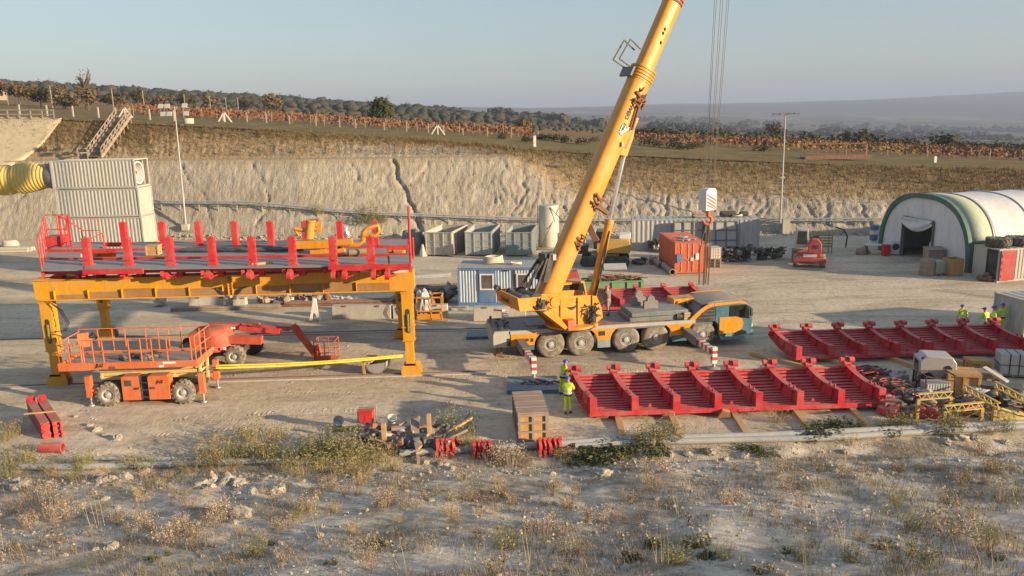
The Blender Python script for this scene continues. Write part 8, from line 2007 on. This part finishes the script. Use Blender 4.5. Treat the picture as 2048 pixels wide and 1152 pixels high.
# dry clumps on the bench
hot = [(80, 1030, 'dry', 12), (280, 1075, 'dry', 8), (300, 985, 'straw', 8), (375, 1060, 'dry', 12), (360, 1010, 'dry', 10), (770, 1020, 'dry', 13), (690, 985, 'straw', 14), (600, 990, 'straw', 9), (900, 975, 'straw', 9), (940, 1015, 'straw', 10), (610, 1035, 'dry', 7), (1100, 985, 'straw', 8), (1150, 1030, 'dry', 8), (1260, 985, 'dry', 6), (1575, 960, 'dry', 6), (1850, 915, 'straw', 12), (1920, 960, 'straw', 10), (1700, 950, 'straw', 6), (1590, 990, 'dry', 6), (1330, 960, 'dry', 5), (450, 1050, 'dry', 6), (200, 1000, 'dry', 6), (1990, 950, 'straw', 7), (1400, 940, 'dry', 5), (40, 1040, 'dry', 5), (840, 980, 'straw', 8)]
for px, py, k, n in hot:
    for i in range(int(n * .8)): plant(k, px + rv.gauss(0, 62), min(1145, max(942, py + rv.gauss(0, 26))), rv.uniform(.3, .8))
for i in range(62):
    px, py = rv.uniform(0, 2048), 960 + 190 * rv.random() ** .7; plant(rv.choice(('dead', 'dead', 'dry', 'straw', 'long')), px, py, rv.uniform(.5, .95))
for px, py in ((1480, 1040), (1360, 1040), (1690, 1090), (1740, 1050), (1880, 1080), (1935, 1110), (1960, 1060), (2030, 1100), (1860, 1060), (1330, 1140), (1055, 1140), (815, 1150), (960, 1150), (1610, 1140), (1000, 1140), (200, 1060), (640, 1080), (1270, 1130), (1800, 1140), (1990, 1140), (2000, 1010), (1720, 1010)): plant('long', px, py, 1.0)
for px, py, s in ((1015, 1095, .7), (1350, 1130, .6), (1840, 1130, .7), (1790, 1010, .6), (510, 1110, .8), (590, 1040, .35), (1825, 1060, .6), (1700, 1125, .6), (1450, 1120, .5), (1600, 1120, .5), (1980, 1080, .5)): plant('green', px, py, s * .7, None, 'small green tuft growing on the shaded stony near bank', 'green tufts on the near bank')
for i in range(9): plant('dark', rv.uniform(1250, 2040), rv.uniform(1075, 1150), rv.uniform(.3, .6), None, 'small dark green plant on the shaded stony near bank', 'dark plants on the near bank')
for i in range(5): plant('dark', rv.uniform(100, 1200), rv.uniform(1080, 1150), rv.uniform(.25, .5), None, 'small dark green plant on the shaded stony near bank', 'dark plants on the near bank')
# fine ground grass that nobody could count
mb = MB(); rg = random.Random(15); n = 0
while n < 17000:
    x, y = rg.uniform(-22, 22), rg.uniform(14.5, 30)
    if abs(x) > y * .70 + 2: continue
    if rg.random() > .32 + 1.9 * fbm(x * .3, y * .4, 31.0, 3) + .15 * (x > 4 and y < 19): continue
    for k in range(3): a = rg.uniform(0, 6.28); blade(mb, V(x + rg.uniform(-.1, .1), y + rg.uniform(-.1, .1), zground(x, y) - .02), V(math.cos(a) * .4, math.sin(a) * .4, 1).normalized(), rg.uniform(.08, .3), .012, rg.uniform(0, .5), 2)
    n += 1
struct(mb.build('ground_grass', leafy('sparse_grass', (.24, .175, .10), (.33, .25, .15), (.14, .125, .055), .6), flat=True, origin=(0, 0, 0)), 'stuff')['label'] = 'thin dry grass scattered over the near bank'
# grass and scrub on the brown upper face of the cut bank
mb = MB(); n = 0
while n < 9000:
    px = rg.uniform(-60, 2120); t = rg.uniform(.60, .995) if px < 1040 else rg.uniform(.32, .995)
    if rg.random() > soil_bank(px, t, bank_pt(px, t, False)) * 1.1: continue
    p = bank_pt(px, t); a = rg.uniform(0, 6.28)
    for k in range(2): blade(mb, p + V(rg.uniform(-.2, .2), -.02, 0), V(math.cos(a) * .5, -.25 + math.sin(a) * .4, 1).normalized(), rg.uniform(.2, .6), .055, rg.uniform(0, .5), 2)
    n += 1
struct(mb.build('bank_grass', leafy('bank_dry_grass', (.19, .13, .062), (.26, .18, .09), (.13, .10, .045), .4), flat=True, origin=(0, 0, 0)), 'stuff')['label'] = 'dry grass on the brown upper part of the cut bank'

# tyre tracks pressed into the yard
mb = MB(); rt = random.Random(5)
for path, gauge in (([(250, 862), (420, 846), (600, 838), (800, 832), (985, 812)], 1.9), ([(400, 792), (620, 800), (820, 806), (960, 800)], 2.0), ([(-30, 522), (60, 512), (140, 520), (240, 540)], 2.2), ([(1480, 600), (1640, 590), (1800, 596), (2060, 640)], 2.1), ([(1500, 565), (1700, 570), (1900, 590), (2060, 606)], 2.1), ([(860, 690), (700, 712), (560, 745), (420, 770)], 1.9)):
    P = [gp(*q) for q in path]; fine = []
    for a, b in zip(P, P[1:]):
        n = int((b - a).length / .2)
        fine += [a + (b - a) * (i / n) for i in range(n)]
    for i in range(1, len(fine) - 1):
        d = (fine[i + 1] - fine[i - 1]).normalized(); sd = V(d.y, -d.x, 0)
        for s_ in (-1, 1):
            if fbm(i * .05, s_ * 3.0 + len(P), 2.0, 2) < .02: continue
            c = fine[i] + sd * (s_ * gauge / 2 + .05 * math.sin(i * .1)); c.z = zground(c.x, c.y) - .013
            for k in (-1, 1): mb.bar(c + sd * .02 * k, c + sd * .24 * k + d * .10, .07 * rt.uniform(.7, 1.3), .035)
struct(mb.build('dirt_path', bpy.data.materials['chalk_ground'], flat=True, origin=(0, 0, 0)))
mb = MB()
# ------------------------------------------------------------------ haze over the land
hb = MB(); hb.bx(-9000, 9000, -80, 9800, -260, 175)
m = bpy.data.materials.new('haze'); m.use_nodes = True; nt = m.node_tree; nt.nodes.clear(); ou = nt.nodes.new('ShaderNodeOutputMaterial'); pv = nt.nodes.new('ShaderNodeVolumePrincipled')
pv.inputs['Color'].default_value = (.46, .56, .76, 1); pv.inputs['Density'].default_value = HAZE; pv.inputs['Anisotropy'].default_value = 0.0
nt.links.new(pv.outputs[0], ou.inputs['Volume'])
struct(hb.build('haze', m, flat=True), 'stuff')['label'] = 'thin blue haze over the valley'
